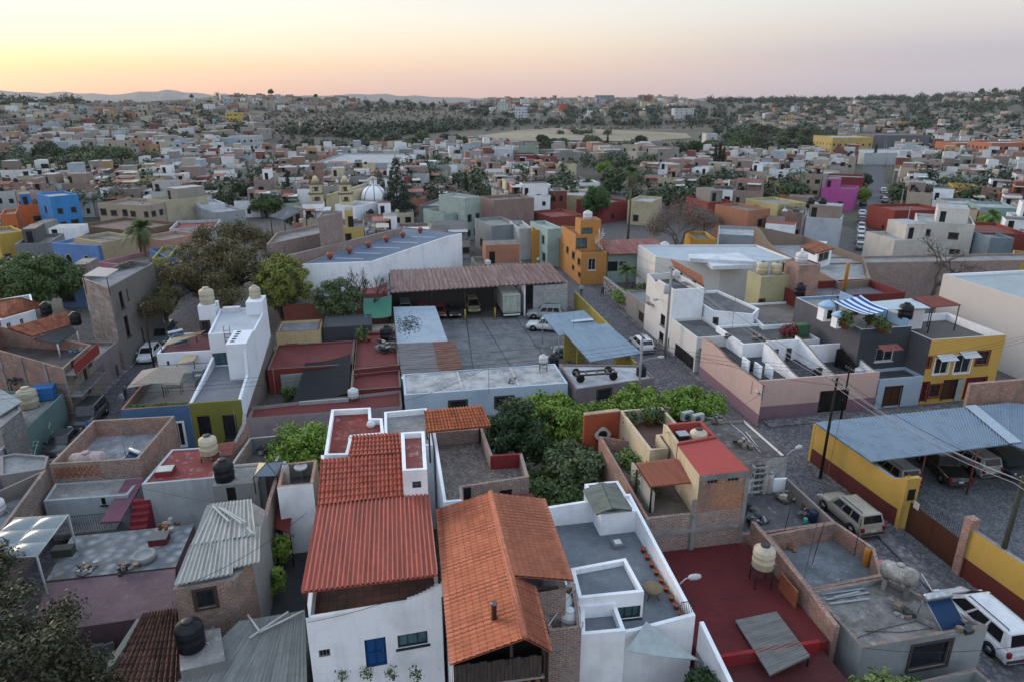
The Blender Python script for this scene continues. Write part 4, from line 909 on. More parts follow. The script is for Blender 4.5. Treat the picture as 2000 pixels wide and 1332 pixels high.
# ---- K stained roof house
hk = house('stained_roof_house', 'low house with a blackened stained concrete roof and flaking white side wall', [gp(21.0, 43.3), gp(26.0, 43.0), gp(26.0, 37.1), gp(22.0, 37.1), gp(19.9, 37.2), gp(19.9, 40)], 4.1, [M('plaster', '#9a958c'), WHITE, M('brick', '#a9a9a9', '#8e8e90', mortar='#9b9b9b'), BRICKB, BRICKB, BRICKB], M('roof', '#5f5b5a', '#3f3c3c', c3='#8f8b87'), .2, cap=M('roof', '#5d5247', '#443d37'))
for i, (u, v) in enumerate([(1341, 820), (1362, 825)]): put('ac', W(u, v, 3.9), ('air conditioner unit on the blackened roof, nearest the cream terrace', 'air conditioner unit on the blackened roof, farther from the cream terrace')[i], rz=GA + .2, s=1.1)
mb = MB(); mb.tube([W(1410, 813, 3.95), W(1450, 845, 3.95), W(1486, 883, 3.95)], .03, M('flat', '#b7b9b9')); one('water_pipe', mb, 'long white pipe lying across the blackened roof', 'pipe'); mb = MB(); mb.tube([W(1457, 843, 3.96), W(1480, 872, 3.96)], .035, M('flat', '#b7b9b9')); one('water_pipe', mb, 'short white pipe lying across the blackened roof', 'pipe')
# ---- F brick tower with red roof
zf = 7.7; CR = M('plaster', '#c2b193', '#8c806d'); RT = M('roof', '#a3433d', '#94403a', s=.5, c3='#a95650')
hf = house('brick_tower_house', 'tall brick house with bright red roof, cream side wall and a tank behind the parapet', [gp(16.0, 30.2), gp(18.95, 30.2), gp(18.95, 34.0), gp(16.2, 33.6)], zf, [M('brick', '#a4613f', '#8d5236', h=.09, mortar='#a1846d'), BRICK, RT, CR], RT, .0, win=[(0, 1382, 935, 1402, 944, 'v'), (0, 1422, 930, 1443, 939, 'v')])
for z in (6.9,): MB().box(gp(15.98, 30.16, 7.35), GX * 3.0, GY * .05, UP * .33, CONC).build('beam', hf)
MB().box(gp(18.75, 30.15, 0), GX * .24, GY * .1, UP * 7.35, CONC).build('column', hf); MB().box(gp(15.7, 30.14, 0), GX * .26, GY * .1, UP * 6.2, CONC).build('column', hf)
hf2 = house('tank_terrace', 'red walled roof bay holding a cream tank at the back of the brick tower', [gp(16.2, 33.7), gp(18.9, 34.1), gp(18.95, 36.3), gp(16.4, 36.3)], zf + .1, [RT, RT, RT, CR], RT, .95)
put('tank_cream', W(1362, 872, 6.85), 'cream water tank with black lid behind the red parapet', s=.95); b_ = local('equipment_box', W(1331, 872, 6.85), 'black and grey equipment box beside the cream tank', 'equipment', rz=GA); b_['_o'] = (0, 0, 0)
MB().cbox((0, 0, .45), (.62, .62, .9), M('flat', '#20252b')).build('casing', b_); MB().cbox((0, 0, .92), (.66, .66, .05), M('flat', '#8d9499')).build('lid', b_)
hf3 = house('brick_walled_house', 'brick house below the red roofed tower with painted bricks and a concrete belt', [gp(13.1, 30.18, 5.3), gp(15.95, 30.18, 5.3), gp(18.9, 30.18, 5.3), gp(18.9, 36.9, 5.3), gp(13.1, 39.0, 5.9)], 5.3, [BRICKB, BRICKB, BRICK, BRICK, BRICK], M('roof', '#6a6158', '#4c473f'), .35)
MB().box(gp(13.0, 30.08, 4.15), GX * 5.9, GY * .09, UP * .24, CONC).build('belt', hf3)
for x in (13.0, 15.75): MB().box(gp(x, 30.06, 0), GX * .26, GY * .11, UP * 5.3, CONC).build('column', hf3)
sbox(hf3, 'inner_wall', gp(13.9, 33, 4.9), .12, 3.5, 1.3, M('plaster', '#a39f98')); 
pg = thing('tiled_pergola', tuple(gp(14.5, 32, 4.95)), 'terracotta sheet pergola roof against the cream side of the brick tower', 'pergola')
sheet(pg, 'tile_roof', [(1270, 951, 6.6), (1366, 941, 6.6), (1321, 895, 7.0), (1240, 905, 7.0)], cor('#a0593f', '#7c4a38'), 19, .045)
posts(pg, [W(1273, 950, 6.6), W(1362, 941, 6.6), W(1245, 905, 7.0)], 4.95, 6.6, .06, IRON)
# cream terrace house and orange wall
hc2 = house('cream_terrace_house', 'cream house with a sunken roof terrace, a large pot and string lights', [gp(14.95, 40.3), gp(18.0, 40.3), gp(18.0, 36.4), gp(16.2, 36.3), gp(16.1, 34.6), gp(14.9, 34.6), gp(14.9, 36.0)], 7.0, CR, M('roof', '#6e4f47', '#5a4640', s=.8), .95, win=[(6, 1216, 858, 1238, 884, 'b')])
OR_ = M('plaster', '#98442a', '#7c3622')
ow = thing('orange_wall', tuple(gp(13.6, 40.1)), 'burnt orange garden wall with a pale quatrefoil window', 'wall')
a, b = W(1142, 811, 7.0), W(1211, 803, 7.0); MB().box(Vector((a.x, a.y, 0)), Vector((b.x - a.x, b.y - a.y, 0)), GY * .3, UP * 7.0, OR_).build('wall', ow); MB().box(Vector((a.x, a.y, 7.0)) - GY * .04, Vector((b.x - a.x, b.y - a.y, 0)), GY * .38, UP * .08, M('roof', '#b79a80', '#8f7a68')).build('coping', ow)
qc = FY(1177, 848, gxy(a)[1] - .02); mb = MB(); n_ = -GY
for k in range(48):
    a0, a1 = k / 48 * 2 * math.pi, (k + 1) / 48 * 2 * math.pi
    def rr_(t, b_): return b_ * (1 + .16 * abs(math.cos(2 * t)) ** .5 + (.10 if abs(math.cos(2 * t)) > .93 else 0))
    P = [qc + (GX * math.cos(t) + UP * math.sin(t)) * q for t, q in ((a0, rr_(a0, .46)), (a1, rr_(a1, .46)), (a1, .33), (a0, .33))]
    mb.face([p + n_ * .07 for p in P], M('plaster', '#b9b2a8')); mb.face([P[0], P[1], P[1] + n_ * .07, P[0] + n_ * .07], M('plaster', '#b9b2a8')); mb.face([P[3] + n_ * .07, P[2] + n_ * .07, P[2], P[3]], M('plaster', '#b9b2a8'))
wq = mb.build('quatrefoil_window', ow); mb = MB(); mb.face([qc + n_ * .012 + (GX * math.cos(k * math.pi / 12) + UP * math.sin(k * math.pi / 12)) * .335 for k in range(24)], M('glass', '#20282c'))
for k in (-.15, 0, .15): mb.box(qc + n_ * .03 + GX * k - UP * .3, GX * .02, n_ * .02, UP * .6, IRON); mb.box(qc + n_ * .03 - GX * .3 + UP * k, UP * .02, n_ * .02, GX * .6, IRON)
mb.build('pane', wq)
put('pot_big', gp(16.9, 39.6, 6.05), 'large terracotta pot with a plant on the cream terrace', s=1.2); put('pot_plant', gp(15.5, 39.5, 6.05), 'potted dark shrub in the left corner of the cream terrace', s=1.5); put('pot_plant', gp(17.6, 39.7, 6.05), 'potted dark shrub in the right corner of the cream terrace', s=1.5)
# ---- P: brick terrace house with tile lean-to
hp = house('brick_terrace_house', 'white house with a cobbled roof terrace behind brick parapets and maroon inner walls', [gp(2.25, 41.2), gp(5.6, 41.2), gp(5.7, 37.4), gp(7.55, 37.3), gp(7.4, 34.4), gp(3.4, 34.0), gp(3.3, 32.6), gp(2.2, 32.6)], 6.1, [BRICKB, BRICKB, M('plaster', '#7b2528'), BRICKB, M('brick', '#8a6a58', '#6b5246'), BRICKB, WHITE, WHITE], M('cobble', '#7a706b', '#57504d', vs=5), .95, win=[(4, 873, 958, 921, 990, 'b'), (4, 976, 958, 1000, 972, 'b')])
MB().box(gp(3.3, 34.1, 5.05), GX * 4.25, GY * -.4, UP * .12, M('plaster', '#6a3230')).build('ledge', hp)
lt = thing('tiled_lean_to', tuple(gp(3.9, 40, 5.1)), 'orange clay tiled lean-to roof at the back of the cobbled terrace', 'canopy')
sheet(lt, 'tile_roof', [(834, 845, 7.3), (959, 833, 7.3), (940, 792, 7.9), (828, 802, 7.9)], M('tile', '#b9683f', '#995234', w=.28, h=.4), 19, .055, rows=7, prof='sc'); posts(lt, [W(838, 845, 7.3), W(955, 833, 7.3), W(832, 803, 7.9), W(936, 793, 7.9)], 5.2, 7.35, .06, IRON)
mb = MB()
for i in range(6): mb.box(gp(2.35, 32.4 - .34 * i, 4.6 - .28 * (i + 1)), GX * .95, GY * -.34, UP * .28, M('plaster', '#5c6b5c'))
one('outdoor_stair', mb, 'worn green stair going down beside the orange gable', 'stair')
hl = house('low_white_house', 'low white building glimpsed behind the red roof terrace', [gp(-.9, 44.5), gp(2.1, 44.6), gp(2.1, 39), gp(-.9, 39)], 6.3, WHITE, CONC, .4)
# ================================================================= garden street, bodega, yard, red terraces
BLW = M('plaster', '#aebdcd', '#8b97a6', dirt=.7)
hb2 = house('pale_blue_warehouse', 'long pale blue warehouse with a whitish stained flat roof, graffiti and two small windows', [gp(.7, 54.2), gp(15.1, 54.2), gp(15.1, 59.0), gp(.7, 59.0)], 3.2, BLW, M('roof', '#aaacae', '#7b7c7f', c3='#c4c5c6'), .06, win=[(0, 878, 784, 911, 799, 'wo'), (0, 968, 776, 1002, 793, 'wo')])
for x in (5.6, 10.6): MB().box(gp(x, 54.4, 3.14), GX * .22, GY * 4.4, UP * .1, M('roof', '#b3b5b7', '#8d8f92')).build('ridge', hb2)
put('stand', gp(13.6, 57.4, 3.14), 'small iron stand on the whitish warehouse roof', s=.8); put('tank_white', gp(13.6, 57.4, 3.14) + UP * .88, 'small white tank on a stand on the whitish warehouse roof', s=1.0)
def scrawl(host, a, d, n_, w, h, c, seed, k=7):
    rs = random.Random(seed); mb = MB()
    for i in range(k):
        x = rs.uniform(0, w); z = rs.uniform(.2, h); ps = [a + d * x + UP * z + n_ * .02]
        for q in range(rs.randint(3, 7)): x = min(w, max(0, x + rs.uniform(-.5, .5))); z = min(h, max(.1, z + rs.uniform(-.4, .4))); ps.append(a + d * x + UP * z + n_ * (.02 + .001 * q))
        mb.tube(ps, .03, M('flat', c), 4, False)
    mb.build('graffiti', host)
scrawl(hb2, gp(11.8, 54.18), GX, -GY, 3.0, 2.3, '#7d6d92', 4, 12); scrawl(hb2, gp(1.6, 54.18), GX, -GY, .3, 1.9, '#23252b', 9, 3)
hm = house('mauve_building', 'dusty mauve single storey building with a truck chassis rusting on its white roof', [gp(15.6, 53.2), gp(23.4, 54.4), gp(23.2, 57.6), gp(15.6, 59.3)], 3.0, M('plaster', '#7d7176', '#635a60'), M('roof', '#a9adb2', '#84888d'), .14, win=[(0, 1168, 762, 1192, 779, 'wo')], cap=M('brick', '#7c5d4e'))
mb = MB(); c_ = W(1160, 738, 2.9)
for k in (-.45, .45): mb.box(c_ - GX * 1.9 + GY * k + UP * .45, GX * 4.0, GY * .12, UP * .16, M('flat', '#4d4643'))
for k in (-1.7, -.8, .2, 1.2, 1.9): mb.box(c_ + GX * k - GY * .5 + UP * .5, GX * .12, GY * 1.0, UP * .12, M('flat', '#5d5048'))
ch = one('truck_chassis', mb, 'rusting truck chassis lying on the white roof of the mauve building', 'vehicle wreck', org=c_)
for x in (-1.5, 1.6):
    for k in (-.75, .75): MB().lathe([(.2, -.12), (.38, -.1), (.38, .1), (.2, .12)], TYRE, c_ + GX * x + GY * k + UP * .38, 12, 'Y', rz=GA).build('wheel', ch, org=c_)
put('tank_black', W(1252, 733, 2.85), 'black water tank on the right end of the mauve building roof', s=.85)
# carports with blue metal roofs
BM = cor('#75899a', '#5f7282', st=(.6, .6, .6), s=.6); YW = M('plaster', '#a5923f', '#7d6f35')
cp = thing('blue_carport', tuple(W(1160, 690, 0)), 'carport with a large ribbed blue metal roof and yellow walls, nearest the mauve building', 'carport')
sheet(cp, 'metal_roof', [(1152, 707, 3.2), (1254, 690, 3.2), (1184, 632, 3.9), (1096, 645, 3.9)], BM, 20, .03)
mb = MB(); a, b, c_ = W(1098, 647, 3.7), W(1155, 705, 3.1), W(1252, 690, 3.1); mb.box(Vector((a.x, a.y, 0)) + GX * .2, GX * 2.4, GY * -.15, UP * 3.6, YW); mb.box(gp(23.0, 58.5), GX * .15, GY * 6, UP * 2.9, YW); mb.build('wall', cp)
posts(cp, [b + GY * .3, b.lerp(c_, .5) + GY * .3, W(1128, 676, 3.4)], 0, 3.15, .07, YW)
cp2 = thing('blue_carport', tuple(W(1120, 650, 0)), 'carport roof of ribbed blue metal with one pale translucent strip, farther of the two', 'carport')
sheet(cp2, 'metal_roof', [(1092, 657, 2.9), (1170, 636, 2.9), (1140, 607, 3.5), (1058, 616, 3.5)], BM, 18, .03); a, b = W(1118, 630, 3.25), W(1160, 626, 3.25); MB().box(a, b - a, GY * .7, UP * .05, M('flat', '#aeb9c0')).build('translucent_strip', cp2)
posts(cp2, [W(1060, 617, 3.4), W(1092, 657, 2.9), W(1140, 608, 3.4)], 0, 2.9, .06, M('flat', '#8a8f93'))
put('stand', gp(15.4, 61.0), 'iron stand carrying the black tank at the yard edge', s=1.9); put('tank_black', gp(15.4, 61.0) + UP * 2.12, 'black water tank on a tall stand at the edge of the paved yard', s=1.0)
mb = MB(); rs = random.Random(2)
for i in range(26): p = gp(17.2 + rs.uniform(-1, 1.5), 61.5 + rs.uniform(-2, 6), .1); mb.cbox(p + UP * rs.uniform(0, .7), (rs.uniform(.2, 1.2), rs.uniform(.2, .8), rs.uniform(.1, .6)), M('flat', rs.choice(['#3b3b3c', '#4d4038', '#6c6c6a', '#2c3438'])), rs.random() * 3, rs.uniform(-.6, .6))
one('scrap_heap', mb, 'heap of car parts and scrap under the blue carports', 'scrap')
# paved yard
mb = MB(); mb.face([Vector((p.x, p.y, .02)) for p in (gp(.8, 59.3), gp(24.4, 59.3), gp(24.6, 84.5), gp(.8, 84.5))], M('roof', '#75777a', '#5a5c5f', s=1, c3='#8a8c8f')); tag(mb.build('yard_pavement'), kind='structure')
mb = MB(); DJ = M('flat', '#2b2b2d')
for x0, x1, y0, y1 in ((7.6, 9.5, 60, 84), (12.5, 11.5, 60, 84), (16.5, 16, 64, 84)): a, b = gp(x0, y0, .026), gp(x1, y1, .026); mb.box(a, b - a, GX * .1, UP * .004, DJ)
for y in (66, 71.5, 77): a = gp(6, y, .032); mb.box(a, GX * 11 + GY * .4, GY * .07, UP * .004, DJ)
tag(mb.build('yard_joints'), kind='structure')
# rusty roofed warehouse
RUST = cor('#6f4a42', '#8d7a72', st=(.25, 2.2, .3), s=1)
wh = thing('rusty_warehouse', tuple(gp(11, 86, 0)), 'open fronted warehouse with a long rusty ribbed roof sheltering parked vehicles', 'warehouse')
e0, e1, k0, k1 = gp(.1, 83.4, 4.5), gp(22.9, 83.9, 4.4), gp(.2, 89.5, 5.7), gp(22.5, 89.6, 5.6)
sheet(wh, 'rusty_roof', [W(763, 573, 4.5), W(1106, 552, 4.4), W(1072, 515, 5.9), W(761, 529, 5.9)], RUST, 38, .09)
FOOT.append([tuple(p.xy) for p in (e0, e1, k1, k0)])
mb = MB(); DKW = M('plaster', '#4c4a4a'); mb.box(gp(0, 89.4), GX * 22.8, GY * .2, UP * 5.3, DKW); mb.box(gp(0, 83.6), GX * .2, GY * 5.8, UP * 4.3, DKW); mb.box(gp(17.2, 84.2), GX * .2, GY * 5.2, UP * 4.3, WHITE)
mb.build('wall', wh); mb = MB(); PB = M('brick', '#a3a5a6', '#8f9294', mortar='#8b8d8e', w=.5, h=.22, stain='#7e7f80'); mb.box(gp(18.4, 84.0), GX * 4.5, GY * .2, UP * 4.15, PB); mb.box(gp(22.9, 84.2), GX * .2, GY * 5.3, UP * 4.3, PB); mb.build('painted_block_wall', wh)
for i, x in enumerate((5.2, 9.4, 13.3)): p = gp(x, 83.9); MB().tube([p, p + UP * 1.5], .13, M('flat', '#a99a2b')).build('post_base', wh); MB().tube([p + UP * 1.5, p + UP * 4.4], .1, M('flat', '#3a3535')).build('post', wh)
ZV = [('van_gray', 1.9, 87, 0, 'grey van at the left end under the rusty roof'), ('hatch_red', 4.1, 86.6, 0, 'dark red car under the rusty roof'), ('hatch_red', 6.3, 85.8, 0, 'dark red car beside the black car under the rusty roof'), ('sedan_black', 8.2, 85.9, 0, 'black car next to the yellow covered van under the rusty roof'), ('van_yellow', 10.9, 87.6, 0, 'dusty yellow van under the rusty roof')]
for k, x, y, r_, lb in ZV: put(k, gp(x, y + .7, .02), lb, rz=GA + r_ + math.pi, s=.95)
put('truck', gp(15.4, 86.4, .02), 'white box truck with its back to the yard under the rusty roof', rz=GA, s=1.0)
mb = MB(); mb.box(gp(24.6, 70), GX * .2, GY * 16.4, UP * 2.4, YW); one('yellow_wall', mb, 'low yellow yard wall running beside the street', 'wall')
for i, (u, v, k, r_, lb) in enumerate([(1064, 622, 'suv_silver', 1.3, 'silver car nose out beside the farther blue carport'), (1068, 645, 'pickup_white', 1.2, 'white pickup half under the farther blue carport')]): put(k, W(u, v, .02), lb, rz=GA + r_)
put('suv_green', W(1118, 693, .02), 'dark green car parked under the nearer blue carport', rz=GA + 1.5); put('suv_silver', W(1090, 775, .02) + GY * 2, 'silver car between the pale blue warehouse and the mauve building', rz=GA)
# blue-white roof with leaf litter and rusty lean-to, west side of the yard
hl1 = house('pale_roof_shed', 'long shed with a pale blue flat roof blackened by leaf litter at the yard edge', [(768, 600), (850, 598), (875, 668), (776, 673)], 2.9, M('plaster', '#8f8f8d'), M('roof', '#98a6b3', '#8492a0', c3='#a9b5c0', s=.6), .0)
mb = MB(); rs = random.Random(8)
for i in range(420):
    t = rs.gauss(0, .35); q = rs.gauss(0, .4); p = W(796 + t * 34, 634 + q * 22, 2.93); mb.cbox(p + UP * .01, (rs.uniform(.05, .2), rs.uniform(.04, .14), .02), M('flat', rs.choice(['#2c2a28', '#4a3d30', '#3c3b3c'])), rs.random() * 3)
tag(one('leaf_litter', mb, None, None), kind='stuff')
lr = thing('rusty_lean_to', tuple(gp(3.8, 62, 0)), 'lean-to with a grey and rust brown ribbed sheet roof beside the yard', 'shed')
FOOT.append([tuple(gp(*q).xy) for q in ((.4, 59), (7, 59), (7, 75), (.4, 75))])
gq = cor('#6d7378', '#5a4038', st=(.5, .3, .3), s=1, r=.7)
sheet(lr, 'sheet_roof', [(784, 733, 2.7), (858, 727, 2.7), (845, 669, 2.95), (776, 672, 2.95)], gq, 18, .03, flip=True); sheet(lr, 'sheet_roof', [(858, 727, 2.72), (905, 720, 2.7), (888, 667, 2.9), (845, 669, 2.97)], cor('#5e3a30', '#7a5a4c', s=1, r=.8), 16, .03, flip=True)
mb = MB(); mb.box(gp(.6, 59.4), GX * .15, GY * 8, UP * 2.6, WHITE); mb.box(gp(.6, 59.4), GX * 6, GY * .15, UP * 2.55, WHITE); mb.build('wall', lr)
# ---- red terraces (left of the bodega)
MRED = M('roof', '#692c2b', '#56292a', s=.6, c3='#75403e'); MV = M('plaster', '#938588', '#7b6d70'); EW = M('plaster', '#6a5f58', '#4c4540')
hz1 = house('courtyard_house', 'old house with dark red roof strips round a courtyard netted in black', [gp(-12.2, 53.9), gp(.45, 53.9), gp(.45, 57.6), gp(-12.2, 56.3)], 2.25, MV, MRED, .25, cap=EW)
hz2 = house('dark_red_terrace', 'stepped dark red roof terrace beside the pale blue warehouse, nearest step', [gp(-3.9, 57.7), gp(.5, 57.7), gp(.5, 62.0), gp(-3.9, 61.6)], 2.5, M('plaster', '#6d2a2a'), MRED, .3, cap=EW)
hz3 = house('dark_red_terrace', 'stepped dark red roof terrace beside the pale blue warehouse, farthest and highest step', [gp(-3.9, 61.7), gp(.5, 62.1), gp(.5, 72.5), gp(-3.9, 72.5)], 2.9, M('plaster', '#6d2a2a'), MRED, .3, cap=EW)
put('tank_black', gp(-.6, 70.5, 2.6), 'large black water tank on the far dark red terrace', s=1.25); put('pot_plant', gp(-3.2, 70.6, 2.6), 'potted green plant at the back of the far dark red terrace', s=2.0); put('pot_clay', gp(-2.5, 70.4, 2.6), 'red pot at the back of the far dark red terrace', s=1.6)
mb = MB(); rs = random.Random(3)
for i in range(22): p = gp(-.6 + rs.uniform(-1, .8), 67.5 + rs.uniform(-1.5, 1.5), 2.65); mb.cbox(p + UP * rs.uniform(0, .7), (rs.uniform(.1, .8), rs.uniform(.1, .8), rs.uniform(.02, .5)), M('flat', rs.choice(['#8e8e8d', '#4c4743', '#2a2a2c'])), rs.random() * 3, rs.uniform(-1, 1))
one('scrap_heap', mb, 'heap of grey scrap beside the large black tank', 'scrap')
mb = MB(); strip(mb, [gp(-12.3, 54, 2.3), gp(-12.3, 62, 3.0), gp(-12.2, 70, 4.0)], .2, 0, EW, EW); one('old_wall', mb, 'old grey wall beside the tall white house', 'wall')
mb = MB(); mb.box(gp(-3.95, 56.4), GX * .18, GY * 16, UP * 2.9, EW); one('old_wall', mb, 'old grey wall between the courtyard and the red terraces', 'wall')
mb = MB(); mb.box(gp(-11.3, 56.5), GX * 3.6, GY * .2, UP * 1.9, M('plaster', '#8a8784')); mb.box(gp(-8.3, 56.4), GX * 4.2, GY * .2, UP * 2.3, M('plaster', '#9a9a98')); mb.box(gp(-10.8, 63.6), GX * 6.6, GY * .2, UP * 2.1, M('plaster', '#8d918f')); one('courtyard_wall', mb, 'pale grey inner walls of the shaded courtyard', 'wall')
hz4 = house('red_roof_strip', 'low dark red roof between the courtyard and the cream box room', [gp(-12, 64), gp(-4, 64), gp(-4, 71), gp(-12, 71)], 2.6, M('plaster', '#7e2f28'), MRED, .15, cap=EW)
sail('shade_net', [gp(-8.9, 56.9, 2.2), gp(-4.1, 57.2, 2.5), gp(-4.2, 65.6, 3.1), gp(-8.6, 65.2, 2.6)], M('flat', '#16191f', r=.9), 'black shade net sagging over the courtyard', .35)
hz5 = house('cream_box_room', 'cream box room with a maroon topped parapet and one barred window', [gp(-12.0, 71), gp(-7.6, 71), gp(-7.6, 74.9), gp(-12.0, 74.9)], 4.0, M('plaster', '#b5a37a'), M('roof', '#6d6e75', '#55565c'), .3, cap=M('plaster', '#54302a'), win=[(0, 559, 674, 582, 688, 'wr')])
hz6 = house('grey_mesh_shed', 'dark grey shed roofed in mesh between the cream box room and the green tarpaulin', [gp(-7.4, 73), gp(-2.2, 73), gp(-2.2, 77), gp(-7.4, 77)], 3.6, M('plaster', '#3e4144'), M('roof', '#3f4348', '#33363b', s=.5), .1)
hz7 = house('brick_low_shed', 'low brick shed behind the large black tank', [gp(-3.6, 73), gp(.3, 73), gp(.3, 75), gp(-3.6, 75)], 2.9, BRICK, CONC, .1)
sail('green_tarpaulin', [gp(-3, 76, 3.6), gp(0, 76.5, 3.4), gp(.2, 82, 4.4), gp(-3.4, 82, 4.2)], M('flat', '#1f6a54'), 'green tarpaulin hung beside the rusty warehouse', .35)
hz8 = house('salmon_block', 'pinkish red block beside the left end of the rusty warehouse', [gp(-4.4, 84.5), gp(-.3, 84.5), gp(-.3, 90), gp(-4.4, 90)], 4.0, M('plaster', '#8f4d4d'), M('roof', '#934f4f', '#7a4242'), .1)
hz9 = house('salmon_wall_house', 'low reddish building behind the grey green tree', [gp(-13, 84), gp(-6.0, 84), gp(-6.0, 90), gp(-13, 90)], 3.2, M('plaster', '#8a4a3f'), CONC, .1)
put('tank_white', gp(-3.7, 56.6, 2.3), 'white rounded water tank with a blue cap on the courtyard wall corner', s=1.1)
# ---- white modern house with blue and olive fronts
WB = M('plaster', '#d2d7df', '#a9b0ba', dirt=.35)
ho1 = house('olive_house', 'white modern house with an olive green street front and a grey roof terrace', [gp(-16.3, 53.6), gp(-12.35, 53.6), gp(-12.35, 62.0), gp(-16.3, 62.0)], 4.1, [M('plaster', '#73702c', '#5f5c28', dirt=.5), WB, WB, WB], M('roof', '#6b7078', '#565b63', s=.5), .05, win=[(0, 384, 813, 417, 860, 'b'), (0, 433, 811, 467, 857, 'b')])
mb = MB(); strip(mb, [gp(-16.3, 53.7, 4.15), gp(-16.3, 58, 4.5), gp(-16.3, 62.1, 4.9)], -.22, 4.0, WB); strip(mb, [gp(-12.6, 53.7, 4.15), gp(-12.6, 57.5, 4.7), gp(-12.6, 58, 6.8)], -.22, 4.0, WB); mb.build('parapet', ho1)
ho2 = house('white_upper_block', 'tall white upper block with a glazed sliding door and a ladder to its roof', [gp(-16.3, 62.05), gp(-12.35, 62.05), gp(-12.35, 70), gp(-16.9, 70)], 7.1, WB, M('roof', '#a8aeb6', '#8f959d', s=.4, c3='#b5bbc3'), .12, win=[(0, 409, 690, 455, 727, 'gl')])
ho3 = house('stair_block', 'white block with a row of small round vents beside the glazed door', [gp(-14.05, 58.2), gp(-12.36, 58.2), gp(-12.36, 62.0), gp(-14.05, 62.0)], 7.3, WB, WB, .0)
mb = MB()
for i in range(5): mb.cbox(gp(-13.6 + .02 * i, 58.9 + .65 * i, 7.34), (.32, .16, .06), DARK, GA)
mb.build('vent', ho3)
mb = MB()
for x in (-14.9, -14.4): mb.tube([gp(x, 61.95, 5.6), gp(x, 61.95, 7.7), gp(x, 62.4, 7.7)], .025, IRON)
for i in range(6): mb.tube([gp(-14.9, 61.95, 5.7 + .33 * i), gp(-14.4, 61.95, 5.7 + .33 * i)], .02, IRON)
one('ladder', mb, 'short black ladder up to the white upper roof', 'ladder')
ho4 = house('tank_niche', 'white open niche carrying a beige tank, at the back of the white upper roof', [gp(-13.9, 67.6), gp(-12.34, 67.6), gp(-12.34, 70.0), gp(-13.9, 70.0)], 8.3, WB, WB, .0, win=[(0, 464, 624, 500, 643, 'dg')], zb=6.9)
put('tank_beige', gp(-13.2, 69.2, 8.3), 'beige water tank on the white niche, right of the pair', s=.95)
ho5 = house('tank_tower', 'narrow white tower with a dark window carrying a beige tank', [gp(-18.6, 68.6), gp(-17.0, 68.6), gp(-17.0, 70.4), gp(-18.6, 70.4)], 7.9, WB, WB, .0, win=[(0, 392, 629, 411, 652, 'wo')])
put('tank_beige', gp(-17.8, 69.4, 7.9), 'beige water tank on the narrow white tower, left of the pair', s=1.25)
ho6 = house('left_wing', 'low white wing with a maroon roof and yellowed canopies', [gp(-21.3, 63.3), gp(-16.4, 63.3), gp(-17.2, 69), gp(-21.3, 69)], 5.1, WB, M('roof', '#5e3033', '#4d2a2c', s=.6), .15, win=[(0, 325, 705, 333, 720, 'v')])
def flat_panel(name, pts, m, label, th=.06, cat='canopy', ps=None, zf_=0.):
    o = thing(name, tuple(pt(pts[0])), label, cat); P = [pt(p) for p in pts]; mb = MB(); mb.idx(P + [p - UP * th for p in P], [(0, 1, 2, 3), (7, 6, 5, 4), (0, 4, 5, 1), (1, 5, 6, 2), (2, 6, 7, 3), (3, 7, 4, 0)], m); mb.build('panel', o)
    for p in (ps or P[:2]): MB().tube([Vector((p.x, p.y, zf_)), Vector((p.x, p.y, p.z - th))], .04, IRON).build('post', o)
    return o
YEL = M('flat', '#b09c7c')
flat_panel('translucent_canopy', [(315, 677, 5.7), (383, 655, 5.7), (401, 645, 6.0), (338, 660, 6.0)], YEL, 'yellowed translucent canopy over the maroon roof of the white wing', zf_=5)
flat_panel('translucent_canopy', [(345, 711, 4.6), (378, 704, 4.6), (391, 685, 4.9), (365, 690, 4.9)], YEL, 'small yellowed canopy over the terrace door of the white wing', zf_=2.6)
put('heater', gp(-20.2, 66.5, 4.95), 'solar water heater on the maroon roof of the white wing', rz=GA + .6, s=.9)
sbox(None, 'equipment_box', gp(-15.6, 69.2, 6.98), 1.6, .6, .5, M('flat', '#b9bfc6')); o = bpy.data.objects['equipment_box.001'] if 'equipment_box.001' in bpy.data.objects else None
if o: tag(o, 'flat white equipment box on the white upper roof', 'equipment')
ho7 = house('blue_house', 'blue fronted house with a roof terrace, hedge and a big parasol', [gp(-21.4, 53.6), gp(-16.35, 53.6), gp(-16.35, 63.2), gp(-21.4, 63.2)], 4.0, [M('plaster', '#44658a', '#3a5676', dirt=.6), WB, WB, M('plaster', '#6e5f5a')], M('roof', '#7c7a77', '#656361', s=.5), .85, cap=M('plaster', '#8a5a45'), win=[(0, 335, 826, 364, 870, 'ws')])
par_ = thing('parasol', tuple(gp(-19.6, 57.2, 3.15)), 'large beige square parasol over the blue house terrace', 'parasol'); c_ = gp(-19.4, 57.6, 5.9); mb = MB(); cs = [c_ + GX * (2.0 * x) + GY * (2.0 * y) - UP * .9 for x, y in ((-1, -1), (1, -1), (1, 1), (-1, 1))]; PF = M('flat', '#8f8579', r=.9)
for i in range(4):
    a, b = cs[i], cs[(i+1) % 4]; m_ = (a + b) / 2 + UP * .12 + (c_ - (a + b) / 2).normalized() * .15; mb.face([c_, a, m_], PF); mb.face([c_, m_, b], PF)
mb.build('canopy', par_); MB().tube([c_, Vector((c_.x, c_.y, 3.15))], .035, IRON).build('mast', par_)
leafy('hedge', None, [(tuple(gp(-21 + .32 * i, 54.35, 3.75)), (.28, .22, .25)) for i in range(14)], 1500, .1, M('leaf', '#4e6a2c', '#2c421c')); tag(bpy.data.objects['hedge'], 'green planted hedge along the blue house parapet', 'hedge')
sbox(ho7, 'planter', gp(-18.8, 54.3, 3.15), 5.2, .5, .45, M('plaster', '#6f4a38'))
mb = MB()
